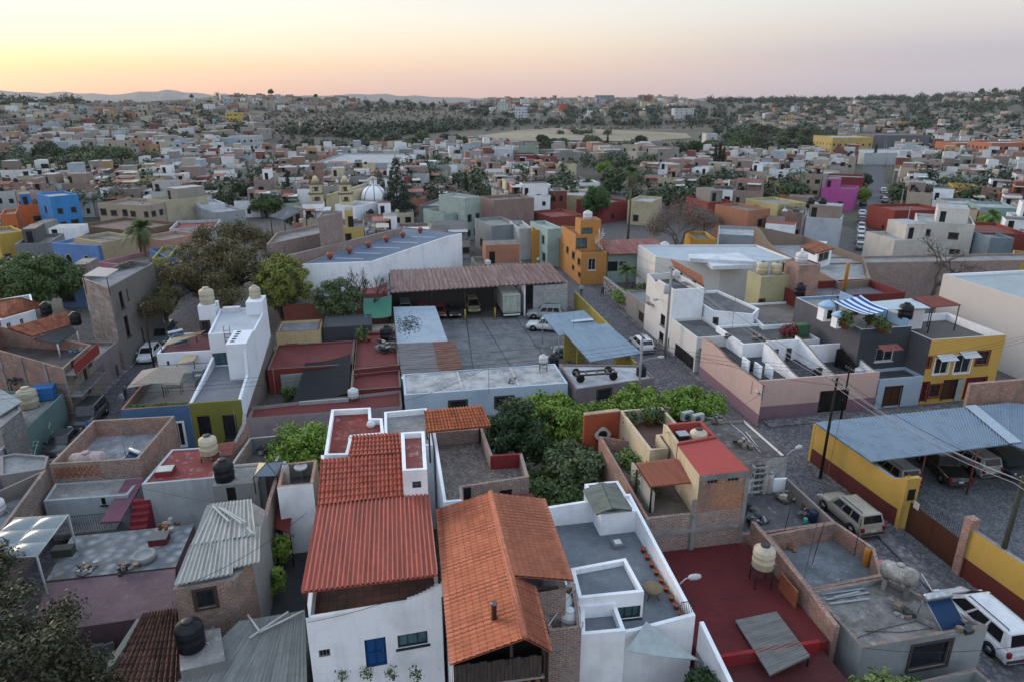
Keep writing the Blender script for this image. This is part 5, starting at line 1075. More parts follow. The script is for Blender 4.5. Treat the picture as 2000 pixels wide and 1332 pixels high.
for x, y in ((-17.4, 61.3), (-16.9, 60)): mb.cbox(gp(x, y, 3.6), (.9, .6, .9), M('flat', '#7a8086'), GA)
one('barbecue_counter', mb, 'grey outdoor kitchen counter on the blue house terrace', 'counter')
mb = MB(); mb.cbox(gp(-18.7, 58.2, 3.85), (1.4, .8, .05), M('flat', '#3c3a38'), GA)
for sx in (-.6, .6):
    for sy in (-.3, .3): p = gp(-18.7 + sx, 58.2 + sy, 3.15); mb.tube([p, p + UP * .68], .025, IRON)
one('terrace_table', mb, 'dark table under the big beige parasol', 'table')
mb = MB()
for i in range(16): mb.tube([gp(-16.45, 56.5 + .28 * i, 3.2), gp(-16.45, 56.5 + .28 * i, 4.6)], .02, IRON, 4, False)
mb.tube([gp(-16.45, 56.5, 4.6), gp(-16.45, 60.8, 4.6)], .025, IRON, 4); one('iron_railing', mb, 'dark railing between the blue house terrace and the white house', 'railing')
# ================================================================= left street west side
WG = M('plaster', '#6b6c6e', '#56575a'); 
hap = house('grey_apartment_block', 'tall grey apartment block with a striped brick end wall and barred windows', [(212, 563), (300, 514), (255, 509), (160, 544)], 9.0, [M('plaster', '#6e6a66', '#57534f'), WG, WG, M('brick', '#a09a97', '#8b6a5c', w=1.6, h=.42, mo=.04, mortar='#8d8a88')], M('roof', '#7d8084', '#5e6064'), .5, win=[(0, 231, 572, 244, 600, 'b'), (0, 246, 566, 252, 585, 'b'), (0, 241, 620, 256, 655, 'b'), (0, 262, 602, 268, 628, 'b'), (0, 275, 640, 283, 665, 'b')])
flat_panel('roof_canopy', [(162, 539, 10.5), (208, 541, 10.5), (232, 526, 10.7), (192, 522, 10.7)], M('flat', '#8f8d8a'), 'grey canopy on the roof of the tall apartment block', zf_=8.6)
BR2 = M('brick', '#9b5f49', '#7d4a3b')
hbr = house('balcony_house', 'brick house with concrete belts, red balcony wall and clay tile roof on the left street', [gp(-28.0, 60.6, 5.2), gp(-28.0, 66.8, 5.2), gp(-37.2, 70.2, 6.5), gp(-37.0, 65.2, 6.5)], 5.2, [M('plaster', '#84786c', '#5d554d'), BRICK, BRICK, BR2], M('roof', '#51494a', '#3d3738'), .7, win=[(0, 133, 742, 143, 790, 'dg'), (0, 163, 722, 176, 765, 'd'), (0, 139, 706, 149, 736, 'd'), (0, 168, 690, 178, 712, 'wo')])
mb = MB(); a, b = gp(-36.9, 65.15), gp(-27.97, 60.55); d = (b - a).normalized(); n2 = Vector((d.y, -d.x, 0))
for t in (0, .27, .52, .78, .985): mb.box(a + d * (b - a).length * t, d * .28, n2 * .06, UP * (5.2 + (1 - t) * 1.2), CONC)
mb.box(a, b - a, n2 * .07, UP * .0 + UP * .25, CONC); mb.box(a + UP * 3.2, b - a, n2 * .075, UP * .22, CONC); mb.build('concrete_frame', hbr)
MB().box(gp(-28.0, 60.6, 4.5), GX * .9, GY * 5.4, UP * .12, CONC).box(gp(-27.15, 60.6, 4.6), GX * .08, GY * 5.4, UP * .95, M('plaster', '#7e2722')).build('red_balcony', hbr)
MB().box(gp(-28.0, 60.6, 2.5), GX * 1.0, GY * 5.6, UP * .12, CONC).build('balcony', hbr); mb = MB()
for i in range(28): mb.tube([gp(-27.05, 60.7 + .2 * i, 2.62), gp(-27.05, 60.7 + .2 * i, 3.5)], .016, IRON, 4, False)
mb.tube([gp(-27.05, 60.6, 3.5), gp(-27.05, 66.2, 3.5)], .022, IRON, 4); mb.build('balcony_railing', hbr)
OT = M('tile', '#a5664a', '#7b4a38', w=.28, h=.4)
tr = thing('tile_roof_canopy', tuple(W(70, 640, 6)), 'old orange clay tile roof above the red balcony of the brick house', 'roof'); sheet(tr, 'tile_roof', [(62, 659, 6.6), (137, 636, 6.2), (128, 611, 7.2), (12, 642, 7.6)], OT, 26, .055, rows=7, prof='sc', flip=False)
sheet(tr, 'dark_awning', [(66, 663, 6.3), (112, 672, 5.9), (150, 648, 5.9), (138, 636, 6.2)], cor('#2c2f33', '#222427'), 16, .02); posts(tr, [W(112, 672, 5.9), W(150, 648, 5.9)], 4.6, 5.9, .07, M('plaster', '#b5b3b0'))
hlt = house('white_tile_house', 'white house with a weathered orange tile roof behind the brick balcony house', [(0, 626, 5.4), (68, 606, 5.4), (60, 575, 5.4), (0, 585, 5.4)], 5.4, WHITE, CONC, .1, win=[(0, 12, 632, 26, 648, 'ww'), (0, 38, 624, 50, 640, 'ww')]); sheet(hlt, 'tile_roof', [(0, 622, 5.5), (92, 598, 5.5), (38, 582, 7.0), (-30, 590, 7.0)], OT, 30, .055, rows=8, prof='sc')
put('tank_black', W(92, 614, 5.2), 'black water tank on the white tile roofed house', s=1.0); put('tank_black', W(149, 634, 5.0), 'black water tank beside the brick balcony house tile roof', s=1.0)
for i, (p, z, wm, rm, lb, wn) in enumerate([
 ([gp(-28.3, 53.2), gp(-28.3, 60.3), gp(-35, 62.5), gp(-35, 55.5)], 3.0, M('plaster', '#5c7573', '#4b5e5d'), CONC, 'grey green walled house with faded graffiti on the left street', []),
 ([gp(-28.6, 49.2), gp(-28.5, 53.0), gp(-36, 55.3), gp(-36, 50.5)], 2.9, M('plaster', '#9d9aa6', '#7f7b88'), CONC, 'whitish lilac house with a red door on the left street', [(0, 59, 836, 78, 858, 'wo'), (0, 28, 858, 46, 900, 'dr')]),
 ([gp(-28.8, 44.5), gp(-28.7, 49.0), gp(-37, 50.3), gp(-37, 45)], 2.8, M('plaster', '#3e8382', '#356d6d'), CONC, 'teal graffiti covered house at the near end of the left street', []),
 ([gp(-28.2, 67.0), gp(-28.0, 72.6), gp(-33, 74), gp(-34, 68)], 3.4, M('plaster', '#7b6f70', '#615a5e'), CONC, 'low pinkish grey house below the tall apartment block', [(0, 226, 715, 232, 735, 'wo')])]):
    hq = house('street_house', lb, p, z, wm, rm, .35, win=wn)
    if i in (0, 2): scrawl(hq, Vector((p[0].x, p[0].y, 0)) + GX * .03, GY, GX, 4, 2.0, '#1e2b33' if i == 2 else '#9db4b4', 20 + i, 8)
hwh = house('block_house', 'half built grey block house with a ribbed metal roof on the far left', [(0, 835, 4.6), (42, 800, 4.6), (28, 768, 4.6), (-40, 790, 4.6)], 4.6, M('brick', '#7f8182', '#6a6c6d', w=.5, h=.25, mortar='#606263'), CONC, .1); sheet(hwh, 'metal_roof', [(0, 812, 4.75), (44, 784, 4.75), (0, 760, 5.0), (-60, 780, 5.0)], cor('#98a1a6', '#7f888d'), 26, .03)
for k, u, v, z, lb in (('tank_beige', 58, 794, 2.7, 'tall cream tank in the clutter on the far left'),): put(k, W(u, v, z), lb, s=1.35)
one('blue_cistern', MB().cbox(W(90, 778, 2.7) + UP * .6, (1.6, 1.1, 1.1), M('flat', '#2167a8'), .3), 'bright blue square water cistern by the left street', 'water tank')
for i, (q, m_, lb) in enumerate([([(0, 735, 3.5), (50, 722, 3.5), (30, 706, 3.7), (-10, 715, 3.7)], cor('#7c4a44', '#5f3b37'), 'rusty red sheet roof in the cluttered yard on the far left'), ([(20, 748, 3.3), (85, 735, 3.3), (60, 718, 3.5), (25, 716, 3.5)], cor('#8a8474', '#6b665a'), 'grey sheet roof behind the bright blue cistern')]):
    t_ = thing('sheet_shelter', tuple(pt(q[0])), lb, 'shelter'); sheet(t_, 'sheet_roof', q, m_, 14, .03); posts(t_, [pt(q[0]), pt(q[1])], 0, 3.3, .05, IRON)
# cars, motorbikes on the left street
for k, x, y, r_, lb in [('van_gray', -26.6, 82.6, 0, 'grey van parked on the left street behind the white hatchback'), ('hatch_white', -26.5, 76.6, 0, 'white hatchback parked on the left street'), ('suv_dark', -26.8, 60.6, 0, 'dark car parked on the left street, farthest of the row below'), ('sedan_black', -27.0, 55.6, 0, 'black car parked on the left street, middle of the row below'), ('sedan_black', -27.0, 50.2, 0, 'black car parked on the left street, nearest of the row')]: put(k, gp(x, y, .02), lb, rz=GA + r_ + math.pi)
put('moto', gp(-25.6, 66, .02), 'black motorcycle standing on the left street, nearest the pavement', rz=GA + .3); put('moto', gp(-24.6, 66.6, .02), 'black motorcycle standing on the left street, toward the middle', rz=GA + .2)
person(gp(-24.9, 63.2, .02), 2.6, 'person in pale clothes walking by the motorcycles on the left street', '#9ba0a6', '#77797e'); person(gp(-25.6, 57.4, .02), 0, 'person in a bright blue jacket beside the dark cars on the left street', '#1f5ea8', '#23262c')
pole(gp(-24.7, 72.0), gp(-24.7, 72.0, 7.6), .1, M('bark', '#3b2b26'), 'dark wooden pole on the left street near the white hatchback')
# ================================================================= bottom left cluster
PK = M('plaster', '#6e555e', '#594850')
hAB = house('lattice_roof_house', 'house with a walled roof of brick lattice carrying a big pale cistern', [gp(-22.7, 44.5), gp(-17.2, 44.2), gp(-16.6, 50.8), gp(-22.4, 51.1)], 4.4, [M('brick', '#8b6656', '#6c5046'), BRICK, BRICK, BRICK], M('roof', '#8b8e92', '#66686c', c3='#b2b5b8'), 1.3, cap=M('roof', '#8f8478', '#75695e'))
p0 = gp(-22.5, 44.4); mb = MB(); lattice(mb, p0, GX, 5.1, 3.35, 4.15, M('flat', '#94502d'), -GY, .36, .07); mb.build('brick_lattice', hAB)
put('cistern_round', gp(-20.9, 45.6, 3.1), 'big pale pinkish cistern inside the lattice walled roof', rz=GA, s=1.25); put('heater', gp(-18.3, 45.8, 3.1), 'solar water heater drum at the corner of the lattice walled roof', rz=GA - .7, s=.8)
hW = house('white_balcony_house', 'white recessed house front below the brick lattice, with a black railing', [gp(-22.4, 42.2), gp(-17.4, 42.0), gp(-17.2, 44.15), gp(-22.6, 44.4)], 3.0, M('plaster', '#9aa0a6', '#7b8187'), CONC, .1, win=[(0, 190, 945, 208, 985, 'b')])
mb = MB()
for i in range(24): p = gp(-21.6 + .14 * i, 41.2, 1.2); mb.tube([p, p + UP * 1.1], .015, IRON, 4, False)
mb.tube([gp(-21.6, 41.2, 2.3), gp(-18.3, 41.2, 2.3)], .02, IRON, 4); mb.box(gp(-21.9, 41.1, 1.0), GX * 3.8, GY * 1.0, UP * .16, CONC); one('balcony', mb, 'black railed balcony below the brick lattice wall', 'balcony')
mb = MB(); RS = M('plaster', '#7e2730', '#63222a')
for i in range(8): mb.box(gp(-17.0, 41.9 - .36 * i, 0), GX * 1.05, GY * -.36, UP * (2.75 - .27 * i), RS)
one('red_stair', mb, 'dark red outdoor stair beside the white wall', 'stair')
mb = MB(); mb.idx([gp(-18.1, 43.9, 3.1), gp(-16.9, 43.9, 3.1), gp(-17.2, 39.8, 2.5), gp(-18.4, 39.9, 2.5), gp(-18.1, 43.9, 2.98), gp(-16.9, 43.9, 2.98), gp(-17.2, 39.8, 2.38), gp(-18.4, 39.9, 2.38)], [(3, 2, 1, 0), (4, 5, 6, 7), (0, 1, 5, 4), (2, 3, 7, 6), (1, 2, 6, 5), (3, 0, 4, 7)], M('plaster', '#6b4353')); o = one('sloping_canopy', mb, 'sloping maroon concrete canopy beside the red stair', 'canopy')
hR = house('red_roof_house', 'white walled house with a red painted flat roof, skylight and cream tank', [gp(-16.3, 41.6), gp(-11.9, 41.6), gp(-12.1, 46.0), gp(-15.7, 46.2)], 3.9, M('plaster', '#a1a7ab', '#7b8084'), M('roof', '#7d2f30', '#693033', c3='#a58c8a'), .06)
one('skylight', MB().cbox(gp(-15.2, 42.9, 4.0), (1.1, .9, .35), M('plaster', '#7b2a2a'), GA).cbox(gp(-15.2, 42.9, 4.19), (1.0, .8, .05), M('flat', '#a3aca9'), GA), 'square skylight with red sides on the red painted roof', 'skylight')
put('stand', gp(-12.7, 44.2, 3.84), 'low iron stand under the cream tank on the red roof', s=.45, scale=(1, 1, .45)); put('tank_cream', gp(-12.7, 44.2, 4.35), 'cream tank on a low stand on the red painted roof', s=1.05)
hTk = house('concrete_box', 'small concrete box room with a black doorway carrying a black tank', [gp(-11.7, 40.2), gp(-9.0, 40.2), gp(-9.0, 42.6), gp(-11.7, 42.6)], 4.1, M('plaster', '#7a7b7b', '#606161'), CONC, .05, win=[(0, 441, 952, 463, 976, 'dg')])
put('tank_black', gp(-11.1, 41.0, 4.06), 'black ribbed water tank on the concrete box room', s=1.1)
slt = thing('red_sheet_shed', tuple(gp(-12, 47, 0)), 'red ribbed sheet roof behind the cream tank', 'shed'); sheet(slt, 'sheet_roof', [(415, 893, 4.0), (452, 889, 4.0), (462, 861, 4.3), (418, 868, 4.3)], cor('#85403a', '#6b3632'), 12, .03); mb = MB(); strip(mb, [gp(-11.9, 44.5, 3.6), gp(-11.0, 47, 5.0), gp(-11.2, 48.5, 5.2)], -.25, 0, BRICK, CONC); mb.build('brick_wall', slt)
hgb = house('grey_roof_yard', 'roof yard walled in grey and cream behind the glass pyramid skylight', [gp(-8.2, 42.8), gp(-7.6, 46.9), gp(-10.6, 46.8), gp(-11.2, 42.8)], 4.0, [M('plaster', '#96927f'), M('plaster', '#6d6e70'), BRICKB, M('plaster', '#6b6663')], M('roof', '#5b5052', '#484043'), 1.1, cap=M('plaster', '#9a978f'))
# glass pyramid
py = thing('pyramid_skylight', tuple(gp(-8.6, 41.6, 3.3)), 'small metal framed pyramid canopy, one panel pale yellow', 'canopy'); ap = W(521, 903, 5.2); cs = [W(495, 931, 4.5), W(541, 929, 4.5), W(552, 900, 4.6), W(505, 902, 4.6)]
for i in range(4): mb = MB(); a, b = cs[i], cs[(i+1) % 4]; mb.face([a, b, ap], M('flat', '#b7a67d' if i == 3 else '#6f7d8a')); mb.face([b - UP * .02, a - UP * .02, ap - UP * .02], M('flat', '#6f7d8a')); mb.build('panel', py)
mb = MB()
for c_ in cs: mb.tube([c_, ap + UP * .02], .025, IRON, 4)
for i in range(4): mb.tube([cs[i], cs[(i+1) % 4]], .025, IRON, 4); mb.tube([cs[i], Vector((cs[i].x, cs[i].y, 3.3))], .03, IRON, 4)
mb.build('frame', py)
hwr = house('white_wall_house', 'bluish white house with a brick edged roof yard holding a basin and gas cylinder', [(541, 951), (611, 944), (619, 897), (552, 905)], 4.9, [WHITE, M('brick', '#8d7560', '#77614f'), M('plaster', '#77736c'), BRICKB], M('roof', '#4c4b4b', '#37373a'), 1.0, cap=M('brick', '#a0694c', '#805440', w=.3, h=.15))
put('gas', W(561, 944, 3.9), 'white gas cylinder on the brick edged roof yard', s=1.4); one('wash_basin', MB().lathe([(.1, 0), (.12, .7), (.4, .8), (.42, .95), (.3, .85), (.05, .8)], M('flat', '#a9acad'), W(590, 935, 3.9), 16), 'round white basin on the brick edged roof yard', 'basin')
mb = MB(); strip(mb, [gp(-7.9, 41.5, 4.3), gp(-8.1, 38, 4.0), gp(-8.1, 33.2, 3.6)], .22, 0, M('plaster', '#8e8880'), M('brick', '#a0694c', '#805440')); one('passage_wall', mb, 'narrow wall with a terracotta cap beside the dark passage', 'wall')
flat_panel('red_door_canopy', [(536, 1030, 2.5), (566, 1040, 2.5), (571, 993, 2.8), (541, 990, 2.8)], cor('#6e1d17', '#571812'), 'small dark red lean-to canopy against the bluish white house')
# corrugated brick house
hAD = house('brick_sheet_house', 'brick house with a long grey corrugated sheet roof littered with loose strips', [gp(-10.9, 28.9), gp(-8.2, 29.2), gp(-7.6, 30.6), gp(-7.6, 35), gp(-8.9, 36.4), gp(-11.0, 36.2)], 5.2, [M('brick', '#9a7461', '#7d5848', mortar='#9a938c'), M('brick', '#9a7461', '#7d5848', mortar='#9a938c'), M('plaster', '#8c8f90'), WHITE, WHITE, M('plaster', '#8c8f90')], CONC, .0, win=[(0, 380, 1155, 423, 1182, 'wo')])
ASB = cor('#9a9c98', '#71726f', st=(2, 2, .5)); sheet(hAD, 'sheet_roof', [(340, 1144, 5.4), (455, 1121, 5.4), (455.5, 1050, 5.6), (372, 1064, 5.6)], ASB, 12, .04); sheet(hAD, 'sheet_roof', [(455, 1110, 5.42), (507, 1098, 5.42), (509, 1028, 5.62), (455.5, 1034, 5.62)], ASB, 6, .04); sheet(hAD, 'sheet_roof', [(372, 1066, 5.61), (500, 1045, 5.61), (491, 975, 5.9), (412, 984, 5.9)], ASB, 12, .04)
mb = MB()
for a, b in (((413, 988), (445, 1018)), ((432, 992), (478, 1020)), ((425, 990), (470, 1022)), ((480, 1030), (492, 1042))): p, q = W(*a, 6.0), W(*b, 5.95); mb.box(p, q - p, GX * .12, UP * .03, M('flat', '#a9aaa7'))
one('sheet_strips', mb, 'loose pale strips lying on the grey corrugated roof', 'sheets')
put('tank_black', W(375, 1262, 3.6), 'black water tank by the foot of the corrugated brick house', s=1.1)
htb = house('tank_plinth', 'grey concrete plinth under a black tank', [(348, 1240), (430, 1225), (440, 1290), (352, 1310)], 3.6, M('plaster', '#77797a'), CONC, .0)
# patio: tiled floor with dome canopy
hpt = house('patio_terrace', 'raised patio paved with cracked white tiles above a mauve retaining wall', [gp(-19.6, 35.2), gp(-12.9, 35.2), gp(-12.9, 39.4), gp(-19.9, 39.4)], 2.0, PK, M('cobble', '#83888d', '#70757a', vs=1.6), .0)
hms = house('mauve_roof', 'wide flat roof painted dusty mauve in front of the tiled patio', [gp(-18.6, 31.0), gp(-11.9, 31.3), gp(-12.9, 35.1), gp(-19.5, 35.1)], 1.95, PK, M('roof', '#6a555c', '#54444a', s=.8, c3='#796a70'), .0)
cn = thing('dome_canopy', tuple(W(60, 1040, 2)), 'translucent grey canopy of shallow domes on white posts', 'canopy'); q = [W(-60, 1092, 4.4), W(72, 1086, 4.4), W(133, 1005, 4.4), W(28, 1012, 4.4)]
for i in range(2):
    for j in range(3):
        A_ = q[0].lerp(q[1], i / 2).lerp(q[3].lerp(q[2], i / 2), j / 3); B_ = q[0].lerp(q[1], (i+1) / 2).lerp(q[3].lerp(q[2], (i+1) / 2), j / 3); C_ = q[0].lerp(q[1], (i+1) / 2).lerp(q[3].lerp(q[2], (i+1) / 2), (j+1) / 3); D_ = q[0].lerp(q[1], i / 2).lerp(q[3].lerp(q[2], i / 2), (j+1) / 3)
        G_ = [[A_.lerp(B_, s / 6).lerp(D_.lerp(C_, s / 6), t / 6) + UP * .22 * (math.sin(math.pi * s / 6) * math.sin(math.pi * t / 6)) ** .6 for s in range(7)] for t in range(7)]; mb = MB(); mb.grid(G_, M('flat', '#7d8689', r=.25), True); mb.build('dome_panel', cn)
mb = MB()
for a, b in ((q[0], q[1]), (q[1], q[2]), (q[2], q[3]), (q[0].lerp(q[1], .5), q[3].lerp(q[2], .5))): mb.tube([a, b], .04, M('flat', '#9ca1a3'))
mb.build('frame', cn); posts(cn, [q[1], q[2]], 0, 4.4, .06, M('flat', '#9ca1a3'))
hlb = house('weathered_wall_house', 'house on the left edge with a weathered sloping brick and block side wall', [gp(-27, 40.6, 3.6), gp(-22.8, 44.2, 4.2), gp(-22.6, 37.5, 3.8), gp(-26.5, 34, 3.4)], 3.6, [M('plaster', '#76706c'), M('brick', '#7e6a62', '#6a4c45'), M('brick', '#7a6b66', '#5e5652'), WG], M('roof', '#7b7e81', '#5f6164'), .5, zr=3.0)
put('tank_white', gp(-24.6, 41.2, 3.0), 'old white domed tank lid on the weathered roof at the left edge', s=1.3)
hlc = house('left_edge_roof', 'pale grey roof at the left edge below the left street', [(0, 928), (88, 915), (95, 890), (30, 884), (0, 890)], 3.2, M('plaster', '#7e7a7a'), M('roof', '#82878a', '#686d70'), .2)
one('concrete_trough', MB().lathe([(.5, 0), (.62, .05), (.62, .4), (.5, .42), (.45, .3), (.05, .3)], M('plaster', '#8b8f90'), W(283, 1093, 2.0), 20), 'round concrete basin on the tiled patio', 'basin')
one('roof_hatch', MB().cbox(W(312, 1058, 2.0) + UP * .2, (1.0, .8, .4), M('plaster', '#6a2430'), GA).cbox(W(312, 1058, 2.0) + UP * .42, (1.05, .85, .06), M('flat', '#55595c'), GA), 'low maroon hatch with a grey lid on the patio', 'hatch')
one('planter_box', MB().cbox(W(126, 1082, 2.0) + UP * .25, (1.1, .6, .5), M('plaster', '#3c4540'), GA), 'dark green planter box on the tiled patio', 'planter')
# old tile roof and sheet roofs bottom
OLD = M('tile', '#6b4a3e', '#3f2f2a', w=.3, h=.45); hot = thing('old_tile_roof_house', tuple(gp(-11, 28, 0)), 'low building with an old dark brown barrel tile roof', 'building'); sheet(hot, 'tile_roof', [(205, 1345, 2.6), (345, 1345, 2.6), (352, 1188, 3.1), (282, 1200, 3.1)], OLD, 12, .09, rows=11, prof='sc'); mb = MB(); a, b = W(278, 1200, 3.1), W(200, 1345, 2.6); mb.box(Vector((a.x, a.y, 0)), Vector((b.x - a.x, b.y - a.y, 0)), GX * -.3, UP * 2.9, M('plaster', '#6f7570')); mb.build('wall', hot); mb = MB(); mb.box(gp(-12.4, 22), GX * 3, GY * .2, UP * 2.3, CONC); mb.build('wall', hot)
hsb = thing('sheet_roof_shed', tuple(gp(-7, 26, 0)), 'shed under worn grey fibre cement sheets in the lower left', 'shed'); sheet(hsb, 'sheet_roof', [(335, 1345, 2.9), (600, 1345, 2.9), (596, 1192, 3.5), (468, 1213, 3.5)], cor('#7f8280', '#606362', st=(1.5, 1.5, .5)), 30, .03); mb = MB(); mb.box(gp(-10, 22), GX * 5.5, GY * .2, UP * 2.6, CONC); mb.box(gp(-9.6, 22), GX * .2, GY * 8, UP * 2.7, CONC); mb.box(gp(-5.0, 22), GX * .2, GY * 8, UP * 2.7, CONC); mb.build('wall', hsb)
mb = MB()
for a, b in (((487, 1245), (563, 1194)), ((505, 1235), (593, 1192)), ((484, 1200), (507, 1232))): mb.tube([W(*a, 3.5), W(*b, 3.75)], .05, M('flat', '#b3b6b5'), 6)
one('plastic_pipes', mb, 'white plastic pipes lying on the worn grey sheet roof', 'pipe')
mb = MB(); strip(mb, [gp(-5.6, 40, 2.0), gp(-5.3, 24, 1.8)], .2, 0, M('plaster', '#5b4340')); one('passage_wall', mb, 'dark maroon wall at the foot of the white house', 'wall')
road('passage_floor', [gp(-8.0, 28), gp(-5.2, 28), gp(-5.2, 40), gp(-8.0, 40)], M('roof', '#3b3e42', '#2f3135', s=.5), .05)
mb = MB()
for i in range(7): mb.cbox(gp(-16.4 + .7 * i + .2 * (i % 2), 30.4, .6), (.55, .3, 1.2), M('roof', '#6f7274', '#54575a'), GA + .2 * (i % 3), -.3)
one('block_stack', mb, 'old fibre cement sheets standing below the mauve roof', 'sheets')
# ================================================================= right side: pink corner building and neighbours
PNK = M('plaster', '#c0a39b', '#9a8580', dirt=.45); MAU = M('plaster', '#836774', '#6d5763', dirt=.6); DRK = M('roof', '#47474b', '#36363a', c3='#7f8084')
hpk = thing('corner_building', tuple(gp(37, 53)), 'long salmon pink corner building with a mauve base band and curving parapets', 'building')
FOOT.append([tuple(gp(*q).xy) for q in ((30.7, 50.5), (43.4, 50.5), (43.4, 63), (30.7, 63))])
mb = MB(); side = [FX(u, v, 30.9) for u, v in ((1490, 752), (1444, 718), (1420, 700), (1408, 686), (1394, 672), (1372, 660))]
for a, b in zip(side, side[1:]):
    wall_face(mb, a, b, a.z, b.z, 0, [], PNK, (MAU, 1.15), -GX); aa, bb = a + GX * .22, b + GX * .22; wall_face(mb, aa, bb, a.z, b.z, 2.4, [], WHITE, None, GX); mb.face([a, b, bb, aa], M('roof', '#8f6f5e', '#6e574c'))
f0, f1 = gp(30.9, 50.5, 3.65), gp(43.4, 50.5, 3.65); hole = (6.75, 9.7, .02, 2.2)
wall_face(mb, f0, f1, f0.z, f1.z, 0, [hole], PNK, (MAU, 1.15), -GY); mb.box(f0 + GY * .02 - UP * 1.2, GX * 12.5, GY * .2, UP * 1.2, PNK); mb.build('wall', hpk)
opening(hpk, Vector((f0.x, f0.y, 0)), GX, -GY, hole, 'g')
r = MB(); r.face([gp(31.1, 50.7, 2.75), gp(43.3, 50.7, 2.75), gp(43.3, 63, 2.75), gp(31.1, 63, 2.75)], DRK); r.build('roof', hpk)
def curve(gx, far, near, y0, y1, zmin=2.0, nm='courtyard_wall', sgn=1, th=.2):
    mb = MB(); n_ = 10; T = []
    for i in range(n_ + 1): t = i / n_; s = t * t * (3 - 2 * t); T.append(gp(gx, y0 + (y1 - y0) * t, near + (far - near) * s))
    for a, b in zip(T, T[1:]): wall_face(mb, a, b, a.z, b.z, zmin, [], WHITE, None, -GX); wall_face(mb, a + GX * th, b + GX * th, a.z, b.z, zmin, [], WHITE, None, GX); mb.face([a, b, b + GX * th, a + GX * th], M('plaster', '#8c7f78'))
    a = T[-1]; mb.box(Vector((a.x, a.y, zmin)), GX * th, GY * .01, UP * (a.z - zmin), WHITE); mb.build(nm, hpk)
curve(35.5, 4.7, 3.5, 50.75, 57); curve(39.1, 5.0, 3.5, 50.75, 57.5); curve(43.15, 5.1, 3.6, 50.75, 58.5)
mb = MB(); mb.box(gp(35.7, 56.9, 2.7), GX * 3.4, GY * .2, UP * 2.1, WHITE); mb.box(gp(39.3, 55.6, 2.7), GX * 3.9, GY * .2, UP * 1.9, WHITE); mb.build('courtyard_wall', hpk)
for (x, y, w_, nm, c) in ((36.6, 56.82, .9, 'arched_door', '#121314'), (38.2, 56.82, .5, 'courtyard_window', '#2a3036')): MB().cbox(gp(x, y, 3.4), (w_, .06, 1.2), M('flat', c), GA).build(nm, hpk)
for i, (x, y, h_) in enumerate(((33.1, 53.6, 1.2), (34.0, 53.2, 1.1), (32.4, 54.6, 1.4))): one('chimney_slab', MB().cbox(gp(x, y, 2.75 + h_ / 2), (.16, 1.2, h_), WHITE, GA), ('white slab wall on the dark roof, middle of three', 'white slab wall on the dark roof, nearest the courtyard', 'white slab wall on the dark roof, nearest the street side')[i], 'wall')
put('tank_black', gp(33.0, 55.2, 2.75), 'black tank among white slab walls on the pink building roof', s=.9); put('tank_white', gp(42.6, 52.2, 2.75), 'round white tank in the right corner of the pink building roof', s=.9)
mb = MB()
for i in range(9): mb.box(gp(41.6 + .08 * i, 54.4 - .25 * i, 2.75), GX * .7, GY * .06, UP * (1.8 - .18 * i), IRON)
one('spiral_stair', mb, 'black iron stair in the right courtyard of the pink building', 'stair')
one('leaning_sheet', MB().cbox(gp(38.3, 52.2, 3.2), (.9, .3, 1.0), M('flat', '#17191c'), GA + .3), 'dark panel leaning in the middle courtyard', 'panel')
hgt = house('garden_terrace', 'white walled terrace with bushes and a green crate behind the pink building', [gp(34, 58.2), gp(42.4, 58.2), gp(42.4, 64), gp(34, 64)], 4.2, WHITE, M('roof', '#605e60', '#4a494b'), .25)
leafy('flowering_bush', None, [(tuple(gp(39.4 + .3 * i, 59.8 + .2 * (i % 3), 4.7)), .6) for i in range(6)], 1700, .12, M('leaf', '#7d2c35', '#4c3a26')); tag(bpy.data.objects['flowering_bush'], 'red flowering bush on the walled terrace behind the pink building', 'bush')
leafy('hedge', None, [(tuple(gp(36.5 + .45 * i, 58.6, 4.1)), .3) for i in range(12)], 1200, .1, M('leaf', '#5d5c31', '#6b4a2c')); tag(bpy.data.objects['hedge.001'], 'brownish hedge along the edge of the walled terrace', 'hedge')
one('green_crate', MB().cbox(gp(41.4, 60, 4.65), (1.3, .9, 1.3), M('flat', '#3f6b52'), GA), 'faded green crate beside the red flowering bush', 'crate')
# white house with garage
WGH = M('plaster', '#cdcbc8', '#a09d9a', dirt=.4)
hwg = house('white_garage_house', 'two storey white house with wavy parapet above the street', [gp(30.75, 76.2, 7.1), gp(30.75, 73.5, 6.6), gp(30.75, 72.8, 7.2), gp(30.75, 68.3, 7.2), gp(34.4, 68.3, 7.2), gp(34.4, 76.2, 7.1)], 7.1, [WGH, WGH, WGH, WHITE], M('roof', '#5c5a5a', '#454446'), .3, win=[(2, 1291, 612, 1298, 640, 'b'), (2, 1312, 625, 1317, 640, 'wo'), (2, 1288, 646, 1295, 670, 'b'), (2, 1305, 660, 1314, 690, 'dg')])
hwg2 = house('garage_wing', 'low white garage wing with a wide dark gate beside the two storey white house', [gp(30.75, 68.2), gp(30.75, 61.6), gp(34.5, 61.6), gp(34.5, 68.2)], 3.9, WGH, M('roof', '#5e6062', '#47484b'), .3, win=[(0, 1319, 669, 1353, 726, 'g')])
put('tank_white', gp(34.0, 75, 6.9), 'grey white tank on the white house with the wavy parapet')
for i in range(2): MB().cbox(gp(32.2 + 1.2 * i, 71.2, 7.0), (1.0, 1.6, .06), M('flat', '#3c4048'), GA).build('roof_panel', hwg)
mb = MB(); mb.box(gp(30.1, 73.4, 3.9), GX * .62, GY * 1.3, UP * .1, CONC)
for i in range(8): mb.tube([gp(30.14, 73.45 + .17 * i, 4.0), gp(30.14, 73.45 + .17 * i, 4.9)], .014, IRON, 4, False)
